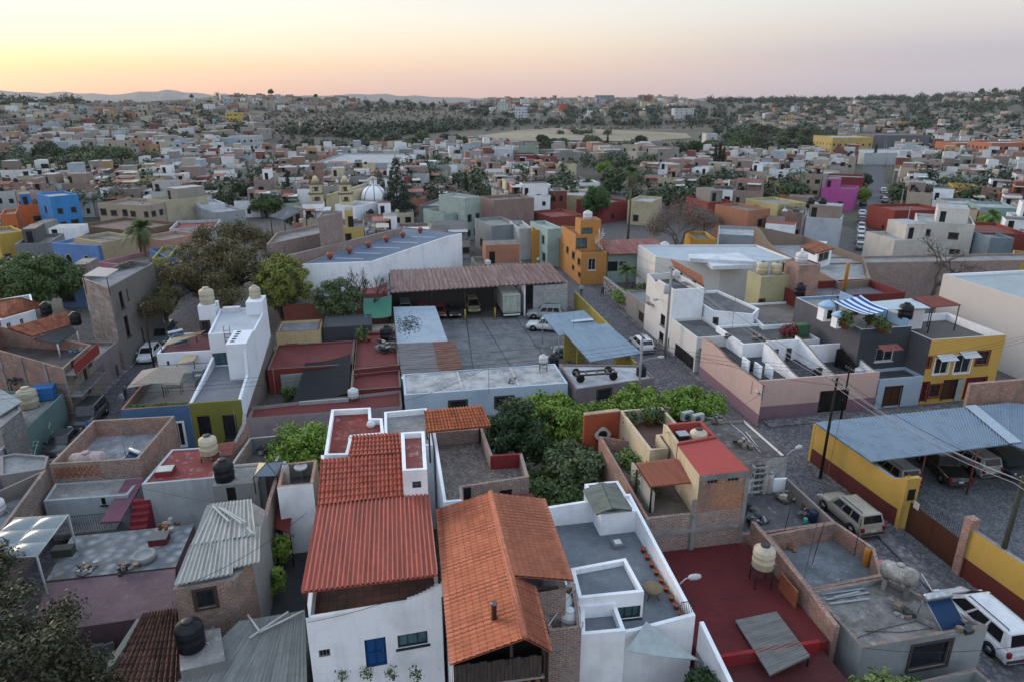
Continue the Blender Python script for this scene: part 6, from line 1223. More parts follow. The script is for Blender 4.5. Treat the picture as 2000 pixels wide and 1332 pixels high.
mb.tube([gp(30.14, 73.4, 4.9), gp(30.14, 74.7, 4.9)], .02, IRON, 4); mb.build('balcony', hwg)
hwh2 = house('white_rear_house', 'white house with small square windows behind the two storey white house', [gp(34.6, 66.2), gp(38.3, 64.2), gp(40.0, 66), gp(39.0, 74), gp(34.6, 74)], 5.2, WHITE, M('roof', '#6e6c6c', '#545354'), .3, win=[(0, 1388, 616, 1393, 628, 'wo'), (0, 1395, 622, 1400, 634, 'wo'), (1, 1416, 626, 1424, 636, 'wo')])
hcr = house('cream_tank_tower', 'tall cream block carrying two water tanks with blue lids', [gp(42.8, 71), gp(46.6, 71), gp(46.6, 74.2), gp(42.8, 74.2)], 7.4, M('plaster', '#a39d78', '#827d62'), CONC, .05, win=[(0, 1466, 587, 1490, 607, 'wr')])
for i in range(2): put('tank_blue', gp(43.9 + 1.5 * i, 72.9 - .6 * i, 7.35), ('water tank with blue lid on the cream block, farther left', 'water tank with blue lid on the cream block, nearer right')[i], s=1.15)
hcb = house('white_long_wall', 'low white building with weathered rippling wall tops below the cream block', [gp(38.6, 62.6), gp(47, 62.6), gp(47, 70.5), gp(40.2, 70.5)], 4.4, WHITE, M('roof', '#79716b', '#5f5a56'), .2)
# garage entrance & stone wall along the street
hge = house('garage_entrance', 'grey rendered garage entrance with a brown wooden gate', [gp(30.8, 83.0), gp(30.8, 76.4), gp(34.2, 76.4), gp(34.2, 83.0)], 3.1, M('plaster', '#87827f', '#6c6765'), M('roof', '#767e84', '#5f666c'), .2, win=[(0, 1248, 606, 1275, 648, 'gw')])
mb = MB(); mb.box(gp(31.0, 83.1), GX * .35, GY * 10.4, UP * 2.3, M('stone', '#6a625c')); mb.box(gp(30.95, 83.1, 2.3), GX * .45, GY * 10.4, UP * .1, CONC); one('stone_wall', mb, 'rubble stone garden wall along the upper street', 'wall')
# arcaded white house
hac = house('arcade_house', 'big white house with arched gallery and a bluish white roof edged in clay tile', [gp(36.6, 88.0), gp(43.0, 81.4), gp(54.5, 83.5), gp(54.5, 93), gp(37, 96)], 6.4, WGH, M('roof', '#a5b0ba', '#8b97a2', c3='#b8c2ca', s=.5), .25, win=[(0, 1319, 532, 1331, 556, 'b'), (0, 1346, 548, 1358, 566, 'b')])
def arch(host, a, d, n_, s, w_, h_, z0=0.):
    mb = MB(); P = [a + d * (s - w_/2), a + d * (s + w_/2)] + [a + d * (s + w_/2 * math.cos(t)) + UP * (h_ - w_/2 + w_/2 * math.sin(t)) for t in [math.pi * k / 12 for k in range(13)]]
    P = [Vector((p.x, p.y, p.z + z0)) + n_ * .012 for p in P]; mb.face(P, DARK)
    for k in range(2, len(P) - 1): x, y = P[k], P[k+1]; c_ = a + d * s + UP * (z0 + h_ - w_/2); ox, oy = x + (x - c_).normalized() * .14, y + (y - c_).normalized() * .14; mb.face([x + n_ * .06, y + n_ * .06, oy + n_ * .06, ox + n_ * .06], M('plaster', '#b7b1a9')); mb.face([x, y, y + n_ * .06, x + n_ * .06], M('plaster', '#b7b1a9'))
    mb.build('arch', host)
a = gp(36.6, 88.0); b = gp(43.0, 81.4); d = (b - a).normalized(); n_ = Vector((d.y, -d.x, 0)); 
for s in (1.0, 2.7, 4.2): arch(hac, a, d, n_, s, 1.3, 2.6, 1.6)
ct = thing('clay_tile_edge', tuple(gp(41, 84, 6.4)), 'strip of orange clay tiles along the arcaded house roof edge', 'roof'); sheet(ct, 'tile_roof', [(1376, 562, 6.5), (1372, 541, 6.7), (1310, 508, 6.7), (1316, 522, 6.5)], OT, 10, .05, rows=9, prof='sc', flip=False)
for i, (q, lb) in enumerate([([(1348, 505, 7.3), (1478, 512, 7.3), (1442, 494, 7.3), (1345, 497, 7.3)], 'raised white roof slab at the back of the arcaded house'), ([(1392, 520, 6.9), (1470, 518, 6.9), (1500, 513, 6.9), (1375, 508, 6.9)], 'thin white roof slab in the middle of the arcaded house')]):
    mb = MB(); P = [pt(p) for p in q]; mb.idx([p - UP * .5 for p in P] + P, [(0, 3, 2, 1), (4, 5, 6, 7), (0, 1, 5, 4), (1, 2, 6, 5), (2, 3, 7, 6), (3, 0, 4, 7)], M('plaster', '#c3cad0')); one('roof_slab', mb, lb, 'roof')
# ---- dark grey house, narrow blue facade, yellow house
DG = M('plaster', '#53535a', '#45454b', dirt=.5); DG2 = M('plaster', '#3c4149', '#31363d', dirt=.5); TER = M('roof', '#8a8782', '#6d6a67', c3='#a19d98')
hdg = house('dark_grey_house', 'dark grey house with a potted roof terrace and a rust red awning', [gp(42.75, 53.0), gp(48.0, 53.0), gp(48.0, 64), gp(42.9, 64)], 6.9, [DG2, DG, M('plaster', '#6f9cc4'), DG], TER, .28, cap=M('plaster', '#b9b8b6'), win=[(0, 1713, 681, 1742, 704, 'ww')])
aw = MB(); aw.idx([W(1714, 674, 6.0), W(1752, 671, 6.0), W(1766, 683, 5.5), W(1726, 687, 5.5)], [(0, 1, 2, 3)], cor('#7e4338')); aw.idx([W(1714, 674, 5.95), W(1752, 671, 5.95), W(1766, 683, 5.45), W(1726, 687, 5.45)], [(3, 2, 1, 0)], cor('#7e4338')); aw.build('awning', hdg)
mb = MB(); mb.box(gp(47.6, 53.3, 6.6), GX * .2, GY * 10, UP * .9, M('plaster', '#7ea4c8')); mb.build('blue_parapet', hdg)
for i, (u, v, s) in enumerate(((1623, 612, 2.0), (1649, 636, 2.2), (1670, 608, 2.0), (1697, 628, 1.5), (1716, 640, 1.8), (1728, 646, 1.5))): put('pot_plant', W(u, v + 6, 6.65), ('potted plant between the two little white shrines', 'large potted cactus beside the nearer white shrine', 'potted shrub in the middle of the potted roof terrace', 'small potted plant by the blue parapet', 'potted agave near the terrace corner', 'potted plant at the front corner of the potted terrace')[i], s=s)
for i, (u, v, s) in enumerate(((1612, 620, 1.25), (1636, 634, 1.0))):
    o = local('garden_shrine', W(u, v + 5, 6.65), ('little white shrine with a pale blue roof, farther of two', 'little white shrine with a blue dome roof, nearer of two')[i], 'shrine', rz=GA); o.scale = (s,) * 3
    MB().cbox((0, 0, .55), (1.0, .8, 1.1), WHITE).build('shrine_body', o); MB().lathe([(.75, 1.1), (.6, 1.3), (.3, 1.5), (.05, 1.6)], M('flat', '#8fb0cf'), n=8).build('shrine_roof', o); MB().cbox((0, -.41, .55), (.4, .03, .7), DARK).build('niche', o)
ST_ = M('stripes', '#c9d3dc', '#1f4e93', f=1.5); sail('striped_awning', [(1692, 615, 8.3), (1735, 604, 8.5), (1681, 577, 8.9), (1626, 588, 8.6)], ST_, 'blue and white striped awning over the potted terrace', .25)
for i, (u, v) in enumerate(((1690, 652), (1622, 600))): rod(W(u, v, 6.7), 2.4, ('thin dark post at the front of the potted terrace', 'thin dark post at the back of the potted terrace')[i])
hnb = house('pale_blue_facade', 'narrow pale blue single storey front with a carved wooden door', [gp(43.5, 50.45), gp(48.05, 50.45), gp(48.05, 52.9), gp(43.5, 52.9)], 2.9, M('plaster', '#9db0bf', '#8496a5', dirt=.5), DRK, .25, win=[(0, 1731, 757, 1754, 791, 'd')])
YEL2 = M('plaster', '#c19a45', '#a5823a', dirt=.35)
hye = house('yellow_house', 'two storey yellow house with maroon framed windows and doors', [gp(48.1, 50.5), gp(56.0, 50.5), gp(56.0, 57.6), gp(48.1, 57.6)], 6.4, [YEL2, WHITE, WHITE, DG], M('roof', '#5d5655', '#4a4445', s=.5), .75, cap=M('plaster', '#b9b6b0'),
    win=[(0, 1804, 699, 1815, 717, 'wr'), (0, 1829, 700, 1849, 729, 'ws'), (0, 1869, 694, 1891, 727, 'ws'), (0, 1911, 687, 1927, 711, 'wr'), (0, 1786, 749, 1806, 783, 'dr'), (0, 1818, 752, 1833, 774, 'wr'), (0, 1846, 744, 1869, 778, 'd'), (0, 1890, 740, 1917, 775, 'dr')])
for (u0, v0, u1, v1) in ((1829, 693, 1862, 703), (1874, 687, 1906, 697)): mb = MB(); p, q = FY(u0, v0, 50.45), FY(u1, v0, 50.45); q = Vector((q.x, q.y, p.z)); mb.idx([p, q, q - GY * .8 - UP * .35, p - GY * .8 - UP * .35], [(0, 1, 2, 3)], M('flat', '#b6bcc2')); mb.idx([p - UP * .03, q - UP * .03, q - GY * .8 - UP * .38, p - GY * .8 - UP * .38], [(3, 2, 1, 0)], M('flat', '#b6bcc2')); mb.build('awning', hye)
mb = MB(); p = FY(1872, 742, 50.44); mb.box(Vector((p.x, p.y, .1)), GX * .62, -GY * .03, UP * 2.2, M('plaster', '#8fa7a8', '#b07a7d')); mb.build('painted_panel', hye)
hst = house('stair_room', 'white stair room with a pale green grey slab at the back of the yellow house terrace', [gp(48.4, 55.5), gp(51.4, 55.5), gp(51.4, 57.5), gp(48.4, 57.5)], 7.6, WHITE, M('roof', '#8e9793', '#767d7a'), .0)
put('tank_black', W(1767, 622, 7.3), 'black water tank behind the dark grey house terrace', s=1.15)
flat_panel('white_canopy', [(1734, 605, 8.3), (1818, 602, 8.3), (1781, 583, 8.5), (1700, 590, 8.5)], M('flat', '#a9b6bd'), 'wide pale grey flat canopy behind the striped awning', zf_=6.4)
rc = thing('red_sheet_canopy', tuple(W(1850, 590, 6)), 'red tiled sheet canopy on thin posts behind the yellow house', 'canopy'); sheet(rc, 'sheet_roof', [(1820, 602, 8.2), (1877, 597, 8.2), (1830, 578, 8.6), (1781, 583, 8.6)], cor('#7e3f36', '#693730'), 18, .03); posts(rc, [W(1874, 597, 8.2), W(1822, 602, 8.2)], 5.6, 8.2, .05, IRON)
hrd = house('dark_red_house', 'dark red house with curved parapet and a brick stair tower behind the striped awning', [gp(46, 66.5), gp(58.5, 66.5), gp(58.5, 73), gp(46, 73)], 6.0, M('plaster', '#6e2a2a', '#572324'), M('roof', '#6f6c6d', '#57555a'), .9)
hbt = house('brick_stair_tower', 'brick stair tower with a white tank on top beside the dark red house', [gp(46.5, 69.5), gp(49.2, 69.5), gp(49.2, 72.5), gp(46.5, 72.5)], 9.0, [M('brick', '#b0775c', '#92604c'), M('plaster', '#6e2a2a'), BRICK, BRICK], CONC, .1); put('tank_white', gp(47.8, 71.3, 8.9), 'white water tank on top of the brick stair tower', s=1.6); put('tank_black', gp(45.7, 67.6, 6.0), 'black water tank at the foot of the brick stair tower', s=1.1)
MB().lathe([(.22, 0), (.22, 3.4), (.2, 3.45)], M('plaster', '#b0802c'), gp(53.5, 70.5, 5.2), 10).build('yellow_pipe'); tag(bpy.data.objects['yellow_pipe'], 'tall yellow chimney pipe leaning above the dark red house', 'chimney')
hwr2 = house('large_white_house', 'big plain white house with flat grey roofs at the right edge', [gp(62.8, 66.3), gp(62.8, 52.5), gp(74, 52.5), gp(76, 66.3)], 8.0, [M('plaster', '#bdb8b3', '#a09b97', dirt=.3), M('plaster', '#b3aeaa', dirt=.3), WHITE, WHITE], M('roof', '#97a2a5', '#7f898d', s=.4), .3, win=[(1, 1974, 583, 2000, 622, 'dg')])
htn = house('tan_curved_wall_house', 'tall tan house with a swooping curved parapet wall', [gp(56.8, 98, 8.2), gp(56.4, 95.5, 8.0), gp(56.2, 93, 6.9), gp(55.8, 90, 6.3), gp(53.8, 72, 6.0), gp(58.5, 72.5, 6.0), gp(66, 84, 6.0), gp(65, 97, 6.6)], 8.2, [M('plaster', '#7f6f62', '#6c5e54', dirt=.4)], M('roof', '#9c9c9c', '#7f8082'), .4, zr=5.2)
hgz = house('glazed_roof_room', 'white glazed roof room with an orange tile roof on the tan house', [W(1566, 483, 7.4), W(1597, 495, 7.4), W(1625, 487, 7.4), W(1596, 475, 7.4)], 7.4, WHITE, CONC, .0, zb=5.2, win=[(0, 1569, 486, 1592, 500, 'ww'), (1, 1600, 496, 1618, 508, 'ww')]); sheet(hgz, 'tile_roof', [(1562, 483, 7.5), (1596, 496, 7.5), (1630, 487, 7.9), (1594, 473, 7.9)], OT, 14, .05, rows=5, prof='sc')
hbk = house('long_brick_wall_house', 'long unplastered brick building with the corner of a roof terrace behind the bare tree', [gp(58.2, 84.0), gp(98, 79.5), gp(98, 84), gp(58.2, 88)], 5.4, BRICKB, CONC, .3)
# ---- car lot with blue grey roof, yellow and maroon wall
LY = M('plaster', '#b4913f', '#94783a', dirt=.5); LR = M('plaster', '#5c2521', '#4b1f1d', dirt=.6)
def twotone(label, pts, name='lot_wall', h=3.45, th=.28, base=1.35, tops=None, outn=None):
    mb = MB()
    for a, b in zip(pts, pts[1:]):
        d = (b - a).xy.normalized(); n_ = Vector((-d.y, d.x, 0)); n_ = n_ if n_.dot(outn) > 0 else -n_
        wall_face(mb, a, b, a.z, b.z, 0, [], LY, (LR, base), n_); wall_face(mb, b - n_ * th, a - n_ * th, b.z, a.z, 0, [], LY, None, -n_); mb.face([a, b, b - n_ * th, a - n_ * th], CONC)
        for p, q in ((a, -d), (b, d)): mb.face([Vector((p.x, p.y, 0)), p, p - n_ * th, Vector((p.x, p.y, 0)) - n_ * th], LY)
    return one(name, mb, label, 'wall')
twotone('yellow street wall with a maroon base, upper stretch ending in a curved pillar', [gp(31.7, 42.4, 3.5), gp(32.2, 34.6, 3.2), gp(32.3, 34.0, 3.5), gp(32.35, 33.6, 3.95)], outn=-GX)
twotone('yellow street wall with a maroon base, lower stretch below the gate', [gp(32.6, 29.0, 3.3), gp(33.6, 14.0, 3.2)], outn=-GX)
mb = MB(); mb.box(gp(31.7, 42.45), GX * 28, GY * .25, UP * 3.3, LY); one('lot_wall', mb, 'yellow wall of the car lot facing the cross street', 'wall'); mb = MB(); mb.box(gp(32.3, 33.4), GX * 1.0, GY * .3, UP * 3.8, LY); mb.cbox(gp(32.8, 33.38, 2.6), (.5, .05, .8), DARK, GA); one('gate_pillar', mb, 'yellow gate pillar with a small arched grille', 'pillar')
gt = thing('lot_gate', tuple(gp(32.5, 31)), 'rust brown metal gate with a pale sign and railings above', 'gate'); a, b = gp(32.7, 33.2), gp(32.75, 29.05); d = (b - a).normalized(); BRN = M('flat', '#4a291b')
mb = MB()
for i in range(2): mb.box(a + d * (2.08 * i) + UP * .05, d * 2.03, GX * .06, UP * 2.1, BRN); mb.box(a + d * (2.08 * i + .1) + UP * 1.0 - GX * .02, d * 1.83, GX * .02, UP * .08, BRN)
mb.build('gate_leaf', gt); mb = MB()
for i in range(26): p = a + d * (.08 + .16 * i); mb.tube([p + UP * 2.15, p + UP * (2.75 + .25 * abs(math.sin(i * .06)))], .014, IRON, 4, False)
mb.build('railing', gt); MB().box(a + d * .3 + UP * 2.0 - GX * .05, d * .45, GX * .03, UP * .5, M('flat', '#a9a6a0')).build('notice', gt)
mb = MB(); mb.box(gp(32.5, 29.0), GX * .6, GY * -.5, UP * 3.9, BRICK); one('brick_pillar', mb, 'bare brick pillar at the lower side of the lot gate', 'pillar')
mb = MB(); mb.face([Vector((p.x, p.y, .03)) for p in (gp(32.3, 14), gp(70, 14), gp(70, 42.4), gp(31.9, 42.4))], M('cobble', '#696b6f', '#505156', vs=6)); tag(mb.build('lot_pavement'), kind='structure')
lot = thing('lot_canopy', tuple(gp(40, 39)), 'wide blue grey ribbed metal roof over the parked cars of the lot', 'canopy'); LB = cor('#6d8093', '#627488', s=.3)
sheet(lot, 'metal_roof', [(1700, 902, 3.7), (1976, 867, 3.7), (1974, 786, 3.9), (1590, 825, 3.7)], LB, 60, .035); a, b = W(1885, 793, 3.98), W(1972, 866, 3.8); MB().box(a + UP * .02, b - a, GX * 1.0, UP * .04, M('flat', '#93a3b1')).build('pale_strip', lot)
sheet(lot, 'metal_roof', [(1976, 868, 3.75), (2120, 925, 3.6), (2120, 800, 3.6), (1974, 787, 3.9)], LB, 30, .035); posts(lot, [gp(36.4, 36.6), gp(40.2, 36.2), gp(44, 35.6), gp(48, 34)], 0, 3.65, .06, M('flat', '#6a2f2c'))
mb = MB(); mb.cbox(gp(49.5, 43.6, 2.6), (7, .3, 5.2), M('brick', '#a0674d', '#84523f'), GA); one('brick_gable', mb, 'orange brick wall rising at the right end of the lot', 'wall')
LOTC = [('suv_silver', 36.3, 39.4, 3.14, 'silver and red tailed SUV nearest the yellow wall under the lot roof', 1), ('pickup_black', 40.7, 39.2, 2.9, 'black pickup under the lot roof', 1), ('suv_silver', 43.5, 39.8, 3.14, 'silver SUV right of the black pickup', 1), ('car_covered', 46.2, 39.2, 2.9, 'car under a grey cover in the lot', 1.1), ('hatch_white', 50.0, 37.5, 2.0, 'white car at the right edge of the lot', 1)]
for k, x, y, r_, lb, s in LOTC: put(k, gp(x, y, .035), lb, rz=GA + r_ + math.pi, s=s)
put('suv_tan', gp(29.7, 34.9, .02), 'dusty tan SUV parked beside the yellow and maroon wall', rz=GA + .03, s=1.0); put('minivan_white', gp(30.2, 24.4, .02), 'large white minivan parked at the lower end of the street', rz=GA - .02, s=1.05); put('hatch_white', gp(28.0, 69.6, .02), 'white car driving up the street beside the blue carport', rz=GA, s=1.05)
put('pickup_white', W(1078, 513, .02), 'white double cab pickup at the top of the street', rz=1.45, s=1.1)
person(gp(27.4, 92.5, .02), 3.0, 'person in a pale shirt walking in the upper street, left of the pair', '#a6a39d', '#2f3238'); person(gp(30.2, 91.2, .02), .3, 'person in dark clothes walking in the upper street, right of the pair', '#3c434e', '#25272c')
# ---- orange house
OG = M('plaster', '#b07a3c', '#976a36', dirt=.6)
hor = house('orange_house', 'tall ochre orange house with window boxes on the upper street corner', [gp(28.9, 98.3), gp(33.0, 98.3), gp(33.0, 103), gp(28.6, 111)], 5.0, OG, M('roof', '#7a5a44', '#5f4636'), .3, win=[(0, 1149, 506, 1163, 528, 'ww'), (3, 1129, 505, 1133, 520, 'wo'), (3, 1118, 492, 1122, 508, 'wo'), (3, 1107, 480, 1110, 496, 'wo'), (3, 1130, 532, 1134, 543, 'wo'), (3, 1118, 518, 1121, 528, 'wo')])
hor2 = house('orange_upper_block', 'upper block of the ochre orange house with glazed doors and a white cistern', [gp(28.7, 101.0), gp(33.0, 101.0), gp(33.0, 106), gp(28.5, 109)], 7.3, OG, M('roof', '#7d5a45', '#5f4636'), .3, zb=4.6, win=[(0, 1126, 466, 1146, 484, 'gl')])
hor3 = house('orange_top_block', 'topmost room of the ochre orange house under a white tank', [gp(29.7, 102.0), gp(33.0, 102.0), gp(33.0, 105), gp(29.7, 105)], 9.3, OG, M('roof', '#8a6a50', '#6b5140'), .1, zb=7.0, win=[(0, 1136, 446, 1157, 458, 'gl')])
put('tank_white', gp(31.3, 103.6, 9.2), 'white cistern on top of the ochre orange house', s=1.7)
mb = MB()
for k in range(12): t = k * .55; p = gp(32.2 + .55 * math.cos(t), 100.2 + .55 * math.sin(t), 4.8 + .24 * k); mb.box(p, GX * .4, GY * .3, UP * .05, M('flat', '#c7c9ca')); mb.tube([p, p + UP * .9], .025, M('flat', '#c7c9ca'), 4, False)
mb.tube([gp(32.2, 100.2, 4.8), gp(32.2, 100.2, 8.2)], .06, M('flat', '#c7c9ca')); one('spiral_stair', mb, 'white spiral stair against the ochre orange house', 'stair')
hrt = house('red_tile_house', 'low pale green porch house with a red tile roof beside the ochre orange house', [gp(33.2, 98.6), gp(42.4, 98.6), gp(42.4, 105), gp(33.2, 105)], 4.4, M('plaster', '#8c9f9b'), CONC, .0, win=[(0, 1180, 512, 1206, 530, 'dg'), (0, 1210, 512, 1222, 530, 'dg')]); sheet(hrt, 'tile_roof', [gp(33.1, 97.6, 4.7), gp(42.8, 97.6, 4.7), gp(42.6, 103.5, 5.7), gp(33.1, 103.5, 5.7)], cor('#7b3430', '#96695c', s=1), 30, .06)
put('tank_white', gp(43.3, 100.8, 4.4), 'white rooftop tank at the right end of the red tile porch', s=1.7)
# posts, lamps, cables
P1 = gp(29.6, 66.6); PM = M('plaster', '#8d8d8d')
pl = pole(P1, P1 + UP * 10.3, .16, PM, 'tall concrete utility pole with a transformer beside the stone wall'); MB().lathe([(.3, 0), (.33, .1), (.33, .9), (.25, 1.0)], M('flat', '#a3a7a9'), P1 + UP * 7.3 - GX * .4, 12).build('transformer', pl)
P2 = gp(31.15, 40.2); pole(P2, P2 + UP * 8.2, .12, M('bark', '#211d1c'), 'dark wooden pole on the pavement by the yellow wall'); P3 = gp(32.3, 26.8); P3 = W(1935, 1160, .1); pole(P3, P3 + UP * 7.8, .17, M('bark', '#3f4136'), 'mossy wooden pole at the lower end of the yellow wall')
P4 = W(1642, 818, .1); pole(P4, P4 + UP * 2.9 + UP * 2.2, .1, M('bark', '#241f20'), 'dark pole on the pavement in front of the pink building'); P5 = gp(21.2, 52.6); pole(P5, P5 + UP * 8.0, .12, PM, 'grey concrete pole in front of the mauve building')
def lamp(p, d, h, label, L_=1.6):
    o = thing('street_lamp', tuple(p), label, 'street lamp'); b = p + UP * h; MB().tube([b, b + d * L_ * .5 + UP * .25, b + d * L_ + UP * .3], .03, M('flat', '#9b9d9f')).build('arm', o)
    e = b + d * L_ + UP * .3; m_ = MB(); m_.lathe([(.05, -.3), (.13, -.2), (.15, .1), (.1, .3), (.03, .34)], M('flat', '#a9acad'), e + d * .2, 10, 'X', rz=math.atan2(d.y, d.x)); m_.build('lamp_head', o)
lamp(W(1535, 890, 4.0), (GX + GY * .4).normalized(), 0, 'street lamp head reaching out from the blackened roof corner', 1.1); lamp(P5, GX, 5.4, 'street lamp on the grey pole by the mauve building'); lamp(gp(12.6, 24.6, 4.6), GX, .9, 'small curved lamp on the white terrace wall', .5)
lamp(gp(31.0, 50.4, 2.8), (-GX * .2 - GY).normalized(), 0, 'shaded lamp on the corner of the pink building', .6); lamp(gp(30.7, 70.5, 5.2), -GX, 0, 'bracket lamp on the white house front', .8)
PT = lambda p, z: Vector((p.x, p.y, z))
# lines down the main street and across the garden street
NL = gp(30.5, 98, 8.5); PP = [PT(P1, 9.9), PT(P2, 7.9), PT(P3, 7.5), gp(33.5, 8, 8)]
for i in range(4): off = GX * (.35 * (i - 1.5)); wire([p + off + UP * (.12 * (i % 2)) for p in PP], .55, 'overhead cable running down the main street, number %s from the houses' % ['one', 'two', 'three', 'four'][i], r=.018, m=M('flat', '#8f8f90' if i < 3 else '#1a1a1c'))
for i in range(3): wire([gp(-60, 49 + i * .4, 7.6 + .35 * i), PT(gp(-24.7, 52), 6.4 + .35 * i), PT(gp(-4, 52), 6.3 + .35 * i), PT(P5, 6.4 + .4 * i), PT(P4, 4.6 + .25 * i), gp(60, 48.5, 7.2 + .3 * i)], .5, ('lowest', 'middle', 'highest')[i] + ' cable crossing the picture along the garden street', group='overhead cables along the garden street', m=M('flat', '#1a1a1c'))
wire([PT(P5, 7.9), PT(P2, 7.6)], .7, 'cable from the mauve building pole to the pole by the yellow wall'); wire([PT(P1, 9.4), gp(28.8, 98.5, 5.5)], .4, 'cable from the transformer pole to the ochre orange house'); wire([PT(P1, 9.2), gp(31, 70, 6.2)], .2, 'short cable from the transformer pole to the white house')
for i in range(2): wire([PT(P1, 9.6 + .2 * i) + GX * .3, NL + GX * (.5 * i)], .5, ('left', 'right')[i] + ' cable running up the street from the transformer pole')
wire([gp(-24.7, 72, 7.4), gp(-24.7, 52, 6.6), gp(-26, 40, 7)], .5, 'cable running down the left street')
# ================================================================= middle distance
def hgt(vt, vb, zb=0.):
    p = W(1000, vb, zb); d = ray(1000, vt); return CAM_H + p.y / d.y * d.z
RF = [M('roof', c, c2) for c, c2 in (('#8a8885', '#6b6967'), ('#77716c', '#5a5551'), ('#a4a6a8', '#84878a'), ('#6d5c54', '#54473f'), ('#7d4038', '#69362f'), ('#5d5f62', '#47494c'))]
def quad(u0, v0, u1, v1, h, d):
    a, b = W(u0, v0, h), W(u1, v1, h); e = (b - a).normalized(); n_ = Vector((-e.y, e.x, 0)); return [a, b, b + n_ * d, a + n_ * d]
def town(label, P, h, wall, roof, nw=2, name='house', par=.5, zb=0., group=None, floors=None, sty='wo', upper=None, near=True, cat='house', th=.2, side=None, sidew=None):
    """a flat roofed town house on footprint P (front-left, front-right, back-right, back-left)"""
    P = [Vector((p.x, p.y, zb + h)) for p in P]; c = sum(P, Vector()) / 4; root = thing(name, (c.x, c.y, zb), label, cat, group)
    mb = MB(); sg = 1 if ply(P, 0) > 0 else -1; I = inset(P, th); zr = zb + h - par; ops = []; fl = floors or max(1, int(h / 2.9))
    camd = Vector((0, 0, 0)) - c
    for i in range(4):
        a, b = P[i], P[(i+1) % 4]; d = Vector((b.x - a.x, b.y - a.y, 0)); L_ = d.length; d /= L_; on = Vector((d.y, -d.x, 0)) * sg; hs = []
        if on.dot(camd) > 0 and nw:
            k = nw if i == 0 else (max(0, nw - 1) if side is None else side)
            for f in range(fl):
                for q in range(k):
                    s = L_ * (q + .5) / k + random.uniform(-.15, .15) * L_ / k; w_ = random.choice((.8, 1.0, 1.3)); z0 = zb + f * 2.9 + .9
                    if L_ / k < 1.9 or z0 + 1.2 > zb + h - .2: continue
                    hs.append((max(.2, s - w_/2), min(L_ - .2, s + w_/2), z0, z0 + random.choice((1.0, 1.25))))
        wm = sidew if (sidew and i) else wall; wall_face(mb, a, b, a.z, b.z, zb - 3, hs if near else [], wm, None, on)
        wall_face(mb, I[(i+1) % 4], I[i], b.z, a.z, zr, [], wm, None, -on); mb.face([a, b, I[(i+1) % 4], I[i]] if sg > 0 else [b, a, I[i], I[(i+1) % 4]], CONC if sidew else wall)
        ops += [(x, d, on, a) for x in hs]
    mb.build('wall', root)
    for x, d, on, a in ops:
        if near: opening(root, Vector((a.x, a.y, 0)), d, on, x, sty)
        else: MB().box(Vector((a.x, a.y, x[2])) + d * x[0] + on * .03, d * (x[1] - x[0]), -on * .05, UP * (x[3] - x[2]), DARK).build('window', root)
    r = MB(); Q = [Vector((p.x, p.y, zr)) for p in I]; r.face(Q if sg > 0 else Q[::-1], roof); r.build('roof', root)
    if upper:      # a room on part of the roof
        f0, f1, hh, m = upper; a, b, c_, d_ = P; q = [a.lerp(b, f0), a.lerp(b, f1), d_.lerp(c_, f1), d_.lerp(c_, f0)]; q = [x.lerp(y, .35) for x, y in ((q[0], q[3]), (q[1], q[2]))] + [q[2], q[3]]
        u_ = MB(); q = [Vector((x.x, x.y, zr)) for x in inset(q, .03)]
        for i in range(4): u_.face([q[i], q[(i+1) % 4], q[(i+1) % 4] + UP * hh, q[i] + UP * hh] if sg > 0 else [q[(i+1) % 4], q[i], q[i] + UP * hh, q[(i+1) % 4] + UP * hh], m)
        u_.face([x + UP * hh for x in (q if sg > 0 else q[::-1])], roof); o = u_.build('roof_room', root); e = (q[1] - q[0]).normalized(); on = Vector((e.y, -e.x, 0)) * sg
        w2 = MB(); w2.box(q[0] + e * .5 + UP * .1 + on * .03, e * .9, -on * .05, UP * 1.9, DARK); w2.build('doorway', o)
    FOOT.append([(p.x, p.y) for p in P]); return root
def PM_(c, **k): return M('plaster', c, **k)
